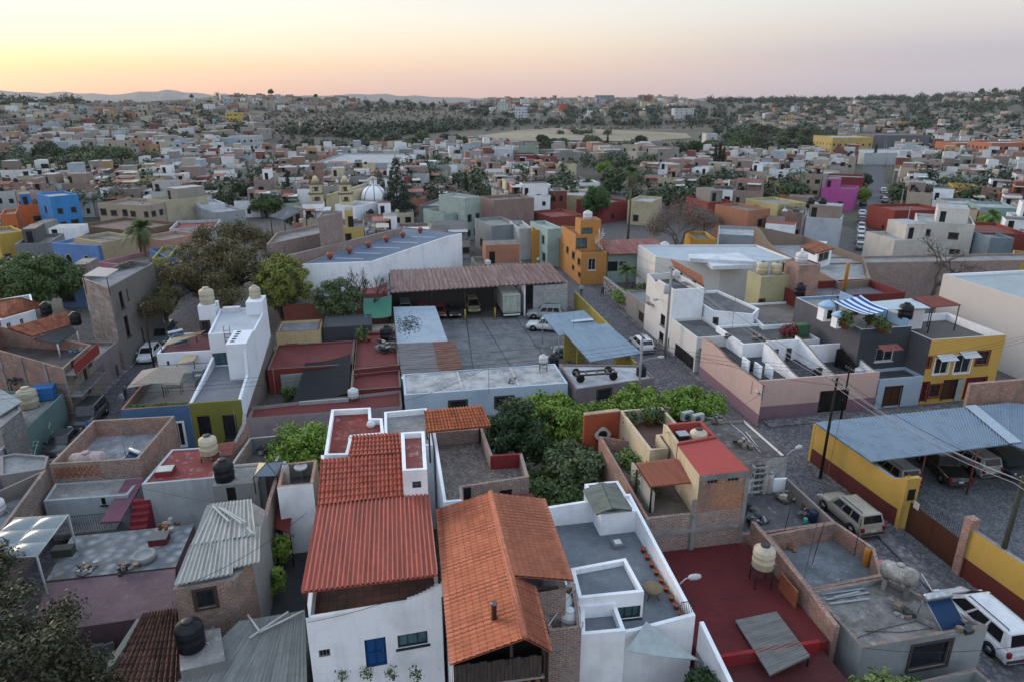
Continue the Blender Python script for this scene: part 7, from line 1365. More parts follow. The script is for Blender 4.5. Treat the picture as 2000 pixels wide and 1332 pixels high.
MIDT = [  # label, front top edge u0 v0 u1 v1, height, depth, wall colour, roof, windows, roof room
 ('bright blue house with large openings near the left edge', 96, 385, 152, 380, 7.5, 9, '#2f7fc0', 2, 2, None),
 ('vivid orange low house left of the bright blue house', 36, 402, 92, 398, 4.6, 8, '#c4602a', 1, 1, (.1, .5, 2.6, '#3c78b4')),
 ('orange terrace house at the left edge below the salmon house', 0, 420, 30, 418, 4.5, 8, '#b9622f', 1, 1, None),
 ('plain salmon pink house at the left edge', -20, 378, 38, 374, 5.5, 10, '#a8695a', 1, 0, None),
 ('yellow house at the left edge with small windows', -6, 458, 46, 452, 5.5, 8, '#b5973c', 1, 2, None),
 ('grey plastered house right of the yellow house', 28, 478, 98, 474, 4.5, 9, '#74777a', 1, 2, (.1, .5, 2.4, '#55585c')),
 ('periwinkle blue wall house with two arched windows', 100, 475, 190, 481, 5.4, 5, '#5e83bd', 0, 0, None),
 ('tall plain cream wall house beside the palm', 199, 474, 268, 462, 5.9, 8, '#a99c80', 1, 0, None),
 ('pinkish beige house behind the palm trunk', 272, 463, 318, 470, 4.5, 7, '#ad8678', 1, 1, None),
 ('pink low house behind the tall apartment block', 192, 512, 252, 520, 4.0, 9, '#a97480', 3, 0, None),
 ('beige two storey house with a balcony of arches', 190, 398, 290, 402, 6.2, 9, '#9c9080', 1, 5, None),
 ('cream blank sided house with a railed roof', 286, 388, 322, 393, 6.5, 10, '#aaa188', 2, 1, (.3, .9, 2.6, '#8f8a80')),
 ('white house with a stepped wall and blue shadows in front of the church', 392, 402, 440, 398, 5.2, 9, '#b7bcc2', 2, 1, None),
 ('grey white house with flat white roof left of the church', 420, 416, 478, 410, 4.6, 12, '#8f9499', 2, 0, None),
 ('low house with terracotta brown awnings behind the palm', 152, 440, 262, 452, 4.2, 10, '#6e5a4c', 3, 0, None),
 ('low white house with a maroon sheet roof left of the big tree', 330, 448, 420, 444, 4.4, 9, '#a9adb2', 4, 1, None),
 ('blue house behind the big mesquite tree', 330, 506, 372, 500, 5.6, 9, '#4c6ca0', 1, 0, None),
 ('olive yellow house behind the big mesquite tree', 296, 506, 330, 504, 5.8, 9, '#8a8a44', 1, 0, None),
 ('plain grey modern house right of the tall conifer', 818, 402, 866, 404, 5.4, 12, '#66696d', 0, 0, None),
 ('pale green modern house with a tall slit window', 908, 388, 938, 384, 8.5, 8, '#9aaaa4', 2, 2, None),
 ('pale green low house with a brick side right of the grey modern house', 866, 418, 902, 414, 5.5, 8, '#8da39a', 1, 1, None),
 ('bare brick house with white columns behind the pale green house', 938, 384, 964, 392, 8.2, 9, '#85706a', 1, 0, None),
 ('pink low house left of the cypress pair', 838, 368, 885, 366, 4.4, 9, '#b08088', 2, 1, None),
 ('grey house with a flat roof right of the bare brick house', 960, 442, 1015, 438, 5.5, 9, '#7c8488', 0, 2, None),
 ('white house on the corner before the ochre orange house', 1014, 447, 1040, 446, 5.6, 8, '#a9adaf', 2, 2, None),
 ('mustard yellow house with two small arched windows', 1039, 450, 1070, 450, 5.8, 8, '#b07c28', 1, 2, None),
 ('pale aqua house next to the mustard yellow house', 1070, 448, 1100, 446, 6.6, 8, '#8ea8a4', 2, 3, None),
 ('low red tiled house behind the pale aqua house', 1078, 425, 1140, 420, 5.0, 9, '#7d3b34', 4, 0, None),
 ('cream house with a dark wide window behind the bare tree', 1227, 392, 1272, 395, 5.4, 9, '#b3a78a', 2, 1, None),
 ('deep red house left of the cream house with the wide window', 1180, 398, 1226, 392, 4.6, 9, '#7a2f34', 1, 1, None),
 ('long cream yellow house before the mast palm', 1085, 380, 1150, 384, 4.4, 10, '#b09e78', 2, 0, None),
 ('orange low house left of the long cream yellow house', 1048, 378, 1086, 380, 4.2, 9, '#a3603a', 4, 0, None),
 ('mustard box house right of the bare tree', 1358, 468, 1400, 468, 5.2, 7, '#b88a30', 1, 0, None),
 ('bluish white tented house with a tiny white tower', 1405, 458, 1490, 462, 5.0, 9, '#8d98a0', 2, 1, None),
 ('brick red house with a pergola frame on its roof', 1383, 396, 1432, 394, 5.6, 10, '#86352e', 1, 0, (.4, .9, 2.5, '#7f7b78')),
 ('orange brick house left of the white house with two black tanks', 1462, 412, 1505, 408, 7.0, 9, '#9b6a52', 1, 1, None),
 ('pale yellow house with a grey arched roofline', 1520, 400, 1575, 396, 6.0, 10, '#a89f70', 0, 2, None),
 ('white house with two black tanks on stands above it', 1575, 424, 1642, 429, 6.5, 6, '#a9b0b8', 2, 0, (.0, .95, 2.5, '#8d7d74')),
 ('vivid magenta house beside the avenue', 1606, 366, 1668, 370, 5.6, 8, '#ad4d92', 1, 1, (.0, .4, 2.4, '#ad4d92')),
 ('dark red house behind the magenta house', 1616, 345, 1688, 348, 6.0, 9, '#7a3036', 0, 0, None),
 ('long pale grey green blank wall building', 1522, 334, 1620, 340, 5.2, 12, '#a3aaa0', 2, 0, None),
 ('ochre gabled house behind the pale yellow house', 1500, 360, 1545, 362, 4.8, 9, '#b08d55', 1, 0, None),
 ('white house with orange tiles at the right of the avenue', 1748, 470, 1830, 468, 5.0, 8, '#b4b0a8', 2, 1, (.5, 1, 2.6, '#b9b4ac')),
 ('white house with a row of three small arches on its roof', 1790, 432, 1905, 440, 6.5, 10, '#bcbab4', 2, 2, (.35, .9, 2.6, '#c4c2bc')),
 ('red house with a long terracotta dome roof', 1748, 412, 1850, 410, 5.0, 9, '#7c3028', 4, 1, None),
 ('orange tiled house with a pointed tile pavilion', 1858, 398, 1930, 400, 5.5, 9, '#8a9296', 2, 1, None),
 ('yellow house at the far right above the avenue', 1862, 364, 1912, 366, 5.2, 8, '#b8963a', 1, 1, None),
 ('teal grey glazed house at the right edge', 1915, 405, 1990, 408, 6.0, 10, '#7e9a9a', 2, 3, None),
 ('deep red hipped roof house at the right edge', 1908, 455, 2010, 458, 5.0, 12, '#80382f', 4, 0, None),
 ('ochre yellow corner house at the right edge below the red roofs', 1975, 512, 2030, 518, 5.0, 10, '#a98c42', 1, 1, None),
 ('steel blue shed at the right edge', 1935, 465, 1982, 466, 5.2, 6, '#6b7d86', 0, 0, None),
]
for lb, u0, v0, u1, v1, h, d, c, r_, nw, up in MIDT:
    town(lb, quad(u0, v0, u1, v1, h, d), h, PM_(c), RF[r_], nw, upper=(up[0], up[1], up[2], PM_(up[3])) if up else None)
# arched windows of the periwinkle house
o = bpy.data.objects['house.006']; a, b = W(100, 475, 5.4), W(190, 481, 5.4); d = (b - a).normalized(); n_ = Vector((d.y, -d.x, 0)); a = Vector((a.x, a.y, 0))
for s in (.32, .72): arch(o, a, d, n_, (b - W(100, 475, 5.4)).length * s, 1.0, 2.4, 1.3)
# two black tanks on stands, mid right
for i, u in enumerate((1592, 1616)): q = W(u, 428, 6.2) + Vector((0, 3, 0)); put('stand', q, 'tall tank stand on the white house, %s' % ('left', 'right')[i], s=1.5); put('tank_black', q + UP * 1.68, 'large black tank on a stand over the white house, %s of two' % ('left', 'right')[i], s=1.35)
# white building with blue membrane roof and brick neighbours
SKB = M('roof', '#5c6b80', '#4c5b70', s=.6, c3='#6c7b8f')
hbl = house('hall_building', 'long white hall with a blue membrane roof and round red vents', [(589, 517), (727, 511), (872, 463), (902, 456), (858, 450), (783, 444)], 7.4, [WHITE, WHITE, WHITE, BRICK, BRICK, BRICKB], SKB, .1)
for i, (u, v) in enumerate(((645, 502), (683, 491), (720, 480), (755, 469), (787, 460), (821, 451))): one('turbine_vent', MB().lathe([(.2, 0), (.22, .2), (.38, .35), (.46, .6), (.36, .85), (.06, .95)], M('flat', '#8d4a3c'), W(u, v + 5, 7.3), 14), 'round red roof vent, %s from the left on the blue roofed hall' % ords[i], 'vent', 'red vents on the blue roofed hall')
for i in range(5): a = W(655 + 37 * i, 506 - 10.5 * i, 7.32); MB().box(a, GX * 3.6 + GY * -1.2, GY * .5, UP * .03, M('flat', '#8d9aa6')).build('light_strip', hbl)
mb = MB(); strip(mb, [W(566, 499, 8.3), W(785, 446, 8.3)], .3, 0, BRICKB, CONC); one('brick_wall', mb, 'long bare brick wall behind the blue roofed hall', 'wall')
hbw = house('brick_hall', 'tall bare brick hall with pale columns left of the church', [(520, 478), (668, 447), (662, 430), (540, 455)], 9.0, BRICKB, CONC, .5); hbw2 = house('brick_block', 'brick block rising over the end of the tall brick hall', [(621, 425), (665, 415), (668, 412), (628, 414)], 12.2, BRICKB, CONC, .3)
a, b = W(520, 478, 9), W(668, 447, 9); d = (b - a).normalized(); mb = MB()
for t in (0, .2, .4, .6, .8, .99): mb.box(Vector((a.x, a.y, 0)) + (b - a) * t - GY * .06, d * .3, GY * .07, UP * 8.98, CONC)
mb.box(Vector((a.x, a.y, 6)) - GY * .05, b - a, GY * .055, UP * .3, CONC); mb.build('columns', hbw)
slr = thing('sheet_pavilion', tuple(W(560, 440, 0)), 'grey sheet roofed pavilion before the church towers', 'pavilion'); sheet(slr, 'sheet_roof', [(525, 424, 7.4), (555, 431, 7.0), (598, 409, 8.2), (565, 405, 8.6)], cor('#77777b'), 20, .05); posts(slr, [W(528, 424, 7.4), W(555, 431, 7), W(596, 410, 8)], 0, 7, .12, IRON)
# church
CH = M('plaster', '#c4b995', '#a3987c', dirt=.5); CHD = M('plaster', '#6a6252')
def tower(u, vb, vt, label, w_=3.2):
    p = W(u, vb, 0); H_ = hgt(vt, vb); o = thing('church_tower', tuple(p), label, 'church tower'); MB().box(p - GX * w_/2, GX * w_, GY * w_, UP * H_ * .45, CH).build('shaft', o)
    z = H_ * .45
    for k, (ww, hh) in enumerate(((w_ * .92, H_ * .2), (w_ * .8, H_ * .19))):
        mb = MB(); b_ = p + GY * (w_ - ww) / 2 - GX * ww / 2
        for x in (0, ww - .5):
            for y in (0, ww - .5): mb.box(b_ + GX * x + GY * y + UP * z, GX * .5, GY * .5, UP * hh, CH)
        for x, y, X, Y in ((.5, 0, ww - 1, .3), (.5, ww - .3, ww - 1, .3), (0, .5, .3, ww - 1), (ww - .3, .5, .3, ww - 1)): mb.box(b_ + GX * x + GY * y + UP * (z + hh * .72), GX * X, GY * Y, UP * hh * .28, CH); mb.box(b_ + GX * x + GY * y + UP * z, GX * X, GY * Y, UP * hh * .15, CH)
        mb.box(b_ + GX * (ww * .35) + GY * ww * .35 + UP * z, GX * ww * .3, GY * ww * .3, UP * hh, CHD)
        mb.box(b_ - GX * .2 - GY * .2 + UP * (z + hh), GX * (ww + .4), GY * (ww + .4), UP * .3, CHD); mb.build('belfry', o); z += hh + .3
    c_ = p + GY * w_/2; mb = MB(); mb.lathe([(w_*.2, 0), (w_*.2, .9), (w_*.14, 1.3), (.05, 1.6)], CH, c_ + UP * z, 10); mb.build('cupola', o)
    for x in (-1, 1):
        for y in (-1, 1): MB().lathe([(.15, 0), (.2, .4), (.04, .8)], CHD, c_ + GX * x * w_ * .36 + GY * y * w_ * .36 + UP * z, 6).build('finial', o)
    FOOT.append([tuple((p + GX * x + GY * y).xy) for x, y in ((-2, 0), (2, 0), (2, 4), (-2, 4))])
    MB().tube([c_ + UP * (z + 1.6), c_ + UP * (z + 2.3)], .05, IRON, 4).build('cross', o)
tower(679, 436, 350, 'cream twin bell tower of the church, right one'); tower(622, 436, 350, 'cream twin bell tower of the church, left one')
p = W(733, 415, 0); dome = thing('church_dome', tuple(p), 'white church dome with dark ribs and a lantern', 'dome'); zd_ = hgt(390, 415); rd = 3.4
MB().lathe([(rd + .1, 0), (rd + .1, zd_)], M('plaster', '#a9b0b8'), p, 16).build('drum', dome); MB().lathe([(rd * math.cos(math.pi / 2 * k / 10), zd_ + rd * 1.05 * math.sin(math.pi / 2 * k / 10)) for k in range(10)] + [(.6, zd_ + rd * 1.05)], M('plaster', '#e6e9ee', dirt=.3), p, 28).build('dome_shell', dome)
mb = MB()
for k in range(8): t = math.pi * k / 4 + .2; mb.tube([p + Vector((math.cos(t), math.sin(t), 0)) * (rd * 1.01 * math.cos(math.pi / 2 * q / 9)) + UP * (zd_ + rd * 1.06 * math.sin(math.pi / 2 * q / 9)) for q in range(9)], .09, M('flat', '#5a4a44'), 4, False)
mb.build('ribs', dome); ln = MB()
for k in range(6): t = math.pi * k / 3; ln.cbox(p + Vector((math.cos(t) * .75, math.sin(t) * .75, zd_ + rd * 1.05 + .7)), (.22, .22, 1.5), WHITE, t)
ln.lathe([(1.0, 1.4), (1.05, 1.55), (.6, 1.9), (.1, 2.2)], M('plaster', '#b8a59c'), p + UP * (zd_ + rd * 1.05), 10); ln.tube([p + UP * (zd_ + rd + 2.2), p + UP * (zd_ + rd + 3.4)], .06, IRON, 4); ln.build('lantern', dome)
town('cream church nave between the towers and the dome', [W(640, 430, 0), W(668, 425, 0), W(745, 405, 0), W(720, 400, 0)], 5.8, CH, RF[0], 0, name='church_nave', cat='church'); town('bluish white church transept below the dome', quad(694, 404, 735, 396, 4.4, 6), 4.4, WHITE, RF[2], 1, name='church_transept', cat='church')
# far landmarks
FARL = [('big blank grey box building in the valley', 1708, 264, 1816, 266, 9, 30, '#63666c', 5, 0), ('pale yellow arcaded building left of the big grey box', 1627, 268, 1706, 272, 8, 24, '#ab9658', 2, 7), ('long terracotta three storey block at the right edge', 1868, 280, 1942, 282, 8, 16, '#9c6248', 2, 6), ('terracotta block with balconies at the far right', 1938, 278, 2020, 282, 9.5, 16, '#a0664c', 2, 7),
 ('long low white walled building along the valley', 1690, 296, 1870, 304, 5, 26, '#aab0b3', 2, 0), ('very long white flat roofed market hall', 612, 318, 790, 322, 6, 45, '#9aa5ae', 2, 0), ('large white rounded house in the middle distance', 966, 292, 1002, 290, 9, 14, '#b6bcc4', 2, 4), ('maroon block house right of the white rounded house', 1004, 305, 1046, 305, 7, 12, '#74353a', 1, 2),
 ('pale green house behind the maroon block house', 1012, 288, 1052, 288, 8, 12, '#86978a', 1, 3), ('yellow house with arches on the left hillside', 440, 222, 462, 220, 9, 12, '#b8a050', 2, 3), ('white terraced house on the left hillside', 446, 268, 496, 266, 7, 14, '#aeb2b4', 2, 4), ('white corner house in the valley trees', 1380, 262, 1402, 262, 7, 10, '#b4b6b6', 2, 1),
 ('white apartment house on the middle ridge', 1006, 210, 1030, 210, 13, 14, '#b9c0c8', 2, 4), ('white apartment house on the middle ridge beside a slope', 972, 202, 992, 204, 12, 14, '#b4b8bc', 2, 3), ('white house with balconies at the end of the middle ridge', 1318, 212, 1356, 214, 12, 16, '#b4b8ba', 2, 4), ('orange building on the middle ridge', 1092, 206, 1108, 206, 11, 12, '#a55a3c', 1, 0), ('grey tower block on the middle ridge', 1164, 186, 1200, 188, 9, 16, '#7f8a90', 1, 5)]
def tq(u0, v0, u1, v1, h, d):       # front top edge at height h above the terrain
    r_ = ray((u0 + u1) / 2, (v0 + v1) / 2); y = 200.
    while y < 2500:
        p = r_ * (y / r_.y); z = CAM_H + p.z
        if z < terr(p.x, y) + h: break
        y += 3
    zg = terr(p.x, y); a, b = WY(u0, v0, y), WY(u1, v1, y); e = Vector((b.x - a.x, b.y - a.y, 0)).normalized(); n_ = Vector((-e.y, e.x, 0)); return [a, b, b + n_ * d, a + n_ * d], zg
for lb, u0, v0, u1, v1, h, d, c, r_, nw in FARL:
    P, zg = tq(u0, v0, u1, v1, h, d); town(lb, P, h, PM_(c), RF[r_], nw, name='building', zb=zg, near=False, cat='building')
# ================================================================= the rest of the town
rt = random.Random(7); random.seed(5)
def inside(x, y, P):
    c = False; n = len(P)
    for i in range(n):
        x0, y0 = P[i]; x1, y1 = P[i-1]
        if (y0 > y) != (y1 > y) and x < (x1 - x0) * (y - y0) / (y1 - y0) + x0: c = not c
    return c
BB = []
for f in FOOT: xs, ys_ = [p[0] for p in f], [p[1] for p in f]; BB.append((min(xs), min(ys_), max(xs), max(ys_), f))
def hits(P, m=.4):
    x0, y0, x1, y1 = min(p.x for p in P) - m, min(p.y for p in P) - m, max(p.x for p in P) + m, max(p.y for p in P) + m
    pts = [(p.x, p.y) for p in P] + [((P[i].x + P[(i+1) % 4].x) / 2, (P[i].y + P[(i+1) % 4].y) / 2) for i in range(4)] + [(sum(p.x for p in P) / 4, sum(p.y for p in P) / 4)]
    for a in BB:
        if a[2] < x0 or a[0] > x1 or a[3] < y0 or a[1] > y1: continue
        if any(inside(*q, a[4]) for q in pts) or any(inside(q[0], q[1], [(p.x, p.y) for p in P]) for q in a[4]): return True
    return False
# parts of the photograph that must stay open: (u0, v0, u1, v1, nearer than y)
KEEP = [(0, 500, 175, 620, 92), (560, 400, 905, 540, 99), (590, 330, 800, 408, 172), (85, 370, 165, 440, 165), (0, 380, 95, 440, 160), (1095, 400, 1300, 560, 99), (1035, 430, 1300, 560, 118), (1480, 440, 1700, 640, 97), (1650, 380, 1724, 500, 300), (90, 460, 330, 530, 112), (1560, 400, 1680, 470, 140), (1390, 380, 1480, 470, 125),
 (1730, 420, 1920, 500, 125), (0, 440, 60, 520, 125), (500, 400, 680, 520, 118), (900, 380, 970, 450, 135), (1500, 330, 1700, 400, 200)]
def blocked(P, h):
    c = sum(P, Vector()) / 4; us = [PX(Vector((p.x, p.y, z)))for p in P for z in (0, h)]; a0, b0, a1, b1 = min(u[0] for u in us), min(u[1] for u in us), max(u[0] for u in us), max(u[1] for u in us)
    return any(a1 > k[0] and a0 < k[2] and b1 > k[1] and b0 < k[3] and c.y < k[4] for k in KEEP), (a0, b0, a1, b1)
COLS = [('grey', '#8d8c88', 12), ('beige', '#a89c8b', 9), ('white', '#dcdfe1', 22), ('brick', None, 13), ('cream', '#bdb397', 7), ('dusty pink', '#aa918b', 5), ('ochre', '#ab8d58', 3), ('brown', '#82746a', 4), ('dark red', '#7f433c', 4), ('terracotta', '#a36d55', 3), ('pale blue', '#93a4b3', 2), ('pale green', '#95a497', 2), ('light grey', '#a9adaf', 9), ('yellow', '#b79f5b', 1), ('blue', '#5b7fa8', 1), ('tan', '#988877', 5)]
BAG = [c for c in COLS for _ in range(c[2])]
LMK = [(120, 405, 'the bright blue house'), (285, 460, 'the fan palm'), (450, 310, 'the lone tall cypress'), (650, 385, 'the church towers'), (735, 375, 'the church dome'), (775, 370, 'the tall conifer'), (720, 318, 'the market hall'), (918, 360, 'the three cypresses'), (1020, 370, 'the broad conifer'), (985, 290, 'the white rounded house'), (1025, 308, 'the maroon block house'), (1232, 345, 'the mast palm'), (1145, 470, 'the ochre orange house'), (1320, 430, 'the bare whitish tree'), (1400, 320, 'the dense cypress group'), (1640, 365, 'the magenta house'), (1700, 400, 'the avenue'), (1760, 280, 'the big grey box building'), (1780, 360, 'the grey mesquite'), (1850, 450, 'the house with three arches'), (1940, 290, 'the terracotta blocks'), (930, 270, 'the dry field'), (360, 370, 'the cream railed house'), (230, 400, 'the balcony of arches'), (560, 400, 'the sheet pavilion'), (1470, 320, 'the twin cypresses'), (1570, 345, 'the long blank wall'), (60, 350, 'the scrub slope'), (1430, 400, 'the red pergola house'), (1100, 430, 'the pale aqua house'), (520, 340, 'the tree lined lane'), (850, 330, 'the ochre and red row')]
SEEN = set()
def relabel(desc, feat, u, v):
    L_ = sorted(LMK, key=lambda l: (l[0] - u) ** 2 + ((l[1] - v) * 2.2) ** 2)
    for k in L_[:4]:
        du, dv = u - k[0], v - k[1]; w_ = ('far ' if abs(du) > 90 or abs(dv) > 50 else '')
        for rel in ([('right of' if du > 0 else 'left of'), ('behind' if dv < 0 else 'in front of')] if abs(du) > abs(dv) * 1.5 else [('behind' if dv < 0 else 'in front of'), ('right of' if du > 0 else 'left of')]):
            for f in feat:
                s = '%s house %s %s%s %s' % (desc, f, w_, rel, k[2])
                if s not in SEEN and len(s.split()) <= 16: SEEN.add(s); return s
    for o_ in ('slightly farther', 'slightly nearer', 'smaller', 'wider', 'lower', 'taller', 'plainer', 'older'):
        s = '%s, %s %s house %s %s' % (o_, desc, 'neighbouring', 'near', L_[0][2])
        if s not in SEEN: SEEN.add(s); return s
    return s
CAND = []
def street_rows(ox, oy, ax, ay, x0, x1, y0, y1, ok, sx, blk=64):
    y = y0; r_ = 0
    while y < y1:
        dep = sx.uniform(6, 9); x = x0 + sx.uniform(0, 6)
        while x < x1:
            w_ = sx.uniform(3.8, 7.4)
            if (x - x0) % blk > blk - 6: x += 6; continue
            o = ox * (x) + oy * y; dd = dep * sx.uniform(.75, 1.0); P = [o, o + ox * (w_ - .15), o + ox * (w_ - .15) + oy * dd, o + oy * dd]; c = sum(P, Vector()) / 4
            if ok(c) : CAND.append(P)
            x += w_
        y += dep + (5.5 if r_ % 2 else .3); r_ += 1
def okL(c): s = (c - av0).dot(AN); u = 1000 + 1256 * c.x / max(c.y, 1); return -110 < u < 2110 and c.y < 430 and not (c.y > 105 and s > -6 and c.x > 40) and not (c.y > 95 and s > -60 and c.y > 60 and c.x > 72 and s > -7)
def okR(c): s = (c - av0).dot(AN); u = 1000 + 1256 * c.x / max(c.y, 1); return u < 2110 and 85 < c.y < 560 and s > 5
def okM(c): s = (c - av0).dot(AN); return -70 < s < -5 and 105 < c.y < 520
street_rows(GX, GY, 0, 0, -230, 60, 92, 430, lambda c: okL(c) and not okM(c), rt)
street_rows(GX, GY, 0, 0, -150, -39, 66, 91, lambda c: 1000 + 1256 * c.x / c.y > -60, rt)
CA = len(CAND)
street_rows(AN, AV, 0, 0, 5, 260, -30, 420, lambda c: okR(c + av0), rt); street_rows(AN, AV, 0, 0, -70, -5, -35, 400, lambda c: okM(c + av0) and (c + av0).x > 42, rt)
for i in range(CA, len(CAND)): CAND[i] = [p + Vector((av0.x, av0.y, 0)) for p in CAND[i]]
# woods and open ground inside the town: nothing is built there (photo polygons on the ground)
def px(c): return PX(Vector((c.x, c.y, terr(c.x, c.y))))
OPEN = [[(560, 300), (1000, 255), (1400, 262), (1640, 262), (1640, 300), (1500, 322), (1290, 300), (1080, 300), (900, 285), (560, 310)], [(-100, 300), (330, 300), (270, 362), (-100, 372)], [(270, 430), (600, 430), (610, 640), (260, 640)], [(1300, 470), (1340, 470), (1345, 510), (1295, 515)], [(0, 500), (175, 500), (175, 640), (-60, 640)], [(1600, 300), (1700, 300), (1700, 320), (1600, 320)], [(1740, 540), (1900, 520), (1960, 600), (1800, 600)], [(430, 200), (900, 200), (940, 300), (430, 320)]]
def isopen(c): q = px(c); return any(inside(q[0], q[1], o) for o in OPEN)
ACC = []
for P in CAND:
    c = sum(P, Vector()) / 4
    if isopen(c) or hits(P): continue
    h = rt.choice((3.2, 3.6, 4.0, 4.4, 5.6, 6.2, 6.6)); b, bb = blocked(P, h)
    if b:
        h = 3.0; b, bb = blocked(P, h)
        if b: continue
    if bb[0] > 2010 or bb[2] < -10 or bb[1] > 640: continue
    ACC.append((c.length, P, h, bb))
ACC.sort(key=lambda a: a[0]); SW = M('plaster', '#8f8c87'); GRP = 'houses filling the blocks of the old town'; NIND = 300 - len(MIDT)
WM = {}
def wallm(cn, c): return (rt.choice((BRICK, BRICKB, BR2)) if c is None else M('plaster', c, dirt=1.0))
far = []
for i, (dist, P, h, bb) in enumerate(ACC):
    cn, c, _ = rt.choice(BAG); 
    if i >= NIND: far.append((P, h, cn, c)); continue
    wm = wallm(cn, c); ri = rt.choice((0, 0, 1, 1, 2, 2, 3, 4, 5)); up = rt.random() < .5; tk = rt.random() < .6 and dist < 260; tl = rt.random() < .22; cp_ = rt.random() < .3
    feats = []
    if up: feats.append('with a roof room')
    if tk: feats.append('with a tank'); 
    if tl: feats.insert(0, 'with an orange tiled awning')
    feats += ['with a %s roof' % ('pale grey', 'dark brown', 'whitish', 'brown', 'dull red', 'dark grey')[ri]]
    size = 'tall' if h > 6 else 'low' if h < 3.5 else 'two storey' if h > 5 else 'single storey'
    u, v = (bb[0] + bb[2]) / 2, (bb[1] + bb[3]) / 2
    r_ = town(relabel(size + ' ' + cn, feats, u, v), P, h, wm, RF[ri], rt.choice((1, 2, 2, 3)) if dist < 210 else rt.choice((0, 1, 2)), upper=(rt.choice((0, .25, .5)), rt.choice((.7, .99)), rt.choice((2.2, 2.6, 3)), rt.choice((wm, wm, BRICKB, WHITE))) if up else None, near=dist < 150, group=GRP, side=1, sidew=rt.choice((wm, SW, BRICKB, SW, BRICK)))
    zr = h - .5
    if cp_:
        a, b = P[0].lerp(P[1], .45), P[0].lerp(P[1], .97); e = (P[3] - P[0]).normalized(); z_ = Vector((0, 0, zr + 2)); q = [a + e * .6 + z_, b + e * .6 + z_, b + e * 3.8 + z_ * 1.03, a + e * 3.8 + z_ * 1.03]; m_ = MB(); cm_ = M('flat', rt.choice(('#b9bfc3', '#8f9498', '#a9a08f', '#6d4a40'))); m_.idx(q + [x - UP * .08 for x in q], [(0, 1, 2, 3), (7, 6, 5, 4), (0, 4, 5, 1), (1, 5, 6, 2), (2, 6, 7, 3), (3, 7, 4, 0)], cm_)
        for x in q: m_.tube([x, x - UP * 2], .05, IRON, 4, False)
        m_.build('roof_canopy', r_)
    for _ in range(rt.randint(1, 3)): mb = MB(); q = P[0].lerp(P[1], rt.uniform(.1, .9)).lerp(P[3].lerp(P[2], rt.uniform(.1, .9)), rt.uniform(.1, .9)); s_ = rt.uniform(.3, 1.1); mb.cbox(Vector((q.x, q.y, zr + s_ * .35)), (s_, s_ * rt.uniform(.5, 1), s_ * .7), M('flat', rt.choice(('#55504b', '#8d8f90', '#3b3d40', '#77604f'))), rt.random() * 3); mb.build('roof_box', r_)
    if tk:
        k = rt.choice(('tank_black', 'tank_cream', 'tank_white', 'tank_black', 'tank_beige')); q = P[0].lerp(P[2], rt.uniform(.15, .3)); o = put(k, Vector((q.x, q.y, zr)), '', s=rt.uniform(.9, 1.15), group='rooftop water tanks of the town')
        o['label'] = '%s tank on the %s' % ({'tank_black': 'black', 'tank_cream': 'cream', 'tank_white': 'small white', 'tank_beige': 'beige'}[k], r_['label'].split(' with ')[0] + ' ' + ' '.join(r_['label'].split(' ')[-5:])); o['label'] = ' '.join(o['label'].split()[:16])
    if tl:
        a, b = P[0].lerp(P[1], .1), P[0].lerp(P[1], .7); e = (P[3] - P[0]).normalized(); sheet(r_, 'tile_awning', [Vector((a.x, a.y, zr + 1.9)) + e * 1, Vector((b.x, b.y, zr + 1.9)) + e * 1, Vector((b.x, b.y, zr + 2.3)) + e * 4.2, Vector((a.x, a.y, zr + 2.3)) + e * 4.2], cor('#98583a', '#7a4630'), 10, .06)
# everything beyond the nearest three hundred: one mass of far houses
CLM = [NAVY, CREAM, M('flat', '#b9bfc3'), M('flat', '#55504b')]; FM = [M('plaster', c, dirt=.8) for c in ('#8f8e8a', '#a59b8f', '#cfd2d3', '#8a7064', '#b3aa94', '#a28c86', '#a5875e', '#7b7169', '#7c4d45', '#98705c', '#98a6b2', '#bcc0c2', '#cfd2d3', '#97948f', '#8a8580', '#c5c8ca')]; HM = FM[:2] + FM[3:5] + FM[7:8] + FM[13:15]; FR = [RF[0], RF[1], RF[2], RF[2], RF[3], RF[4]]
fh = MB()
def farbox(P, h, z, m, r_, wn=True):
    a = [Vector((p.x, p.y, z - 5)) for p in P]; b = [Vector((p.x, p.y, z + h)) for p in P]
    for i in range(4): j = (i + 1) % 4; fh.face([a[i], a[j], b[j], b[i]], m)
    fh.face(b, r_)
    if wn:
        e = (P[1] - P[0]); L_ = e.length; e = e / L_; n_ = Vector((e.y, -e.x, 0)); k = max(1, int(L_ / 3.2))
        for f in range(max(1, int(h / 3))):
            for q in range(k):
                if rt.random() < .75: o = a[0] + e * (L_ * (q + .5) / k - .5) + n_ * .04; o = Vector((o.x, o.y, z + f * 2.9 + .9)); fh.face([o, o + e * 1.0, o + e * 1.0 + UP * 1.2, o + UP * 1.2], DARK)
for P, h, cn, c in far:
    c_ = sum(P, Vector()) / 4; z = terr(c_.x, c_.y); m = rt.choice(FM); farbox(P, h, z, m, rt.choice(FR), True)
    if rt.random() < .5: k_ = rt.choice((0, .45)); q = [P[0].lerp(P[1], k_).lerp(P[3], .3), P[0].lerp(P[1], k_ + .5).lerp(P[2], .3), P[3].lerp(P[2], k_ + .5), P[3].lerp(P[2], k_)]; farbox(q, h + 2.5, z, rt.choice(FM), rt.choice(FR), False)
    if c_.y < 420:
        for _ in range(rt.randint(1, 4)): q = P[0].lerp(P[1], rt.uniform(.1, .9)).lerp(P[2], rt.uniform(.1, .7)); s_ = rt.uniform(.5, 1.4); fh.cbox(Vector((q.x, q.y, z + h + s_ / 2)), (s_, s_, s_), rt.choice(CLM), rt.random())
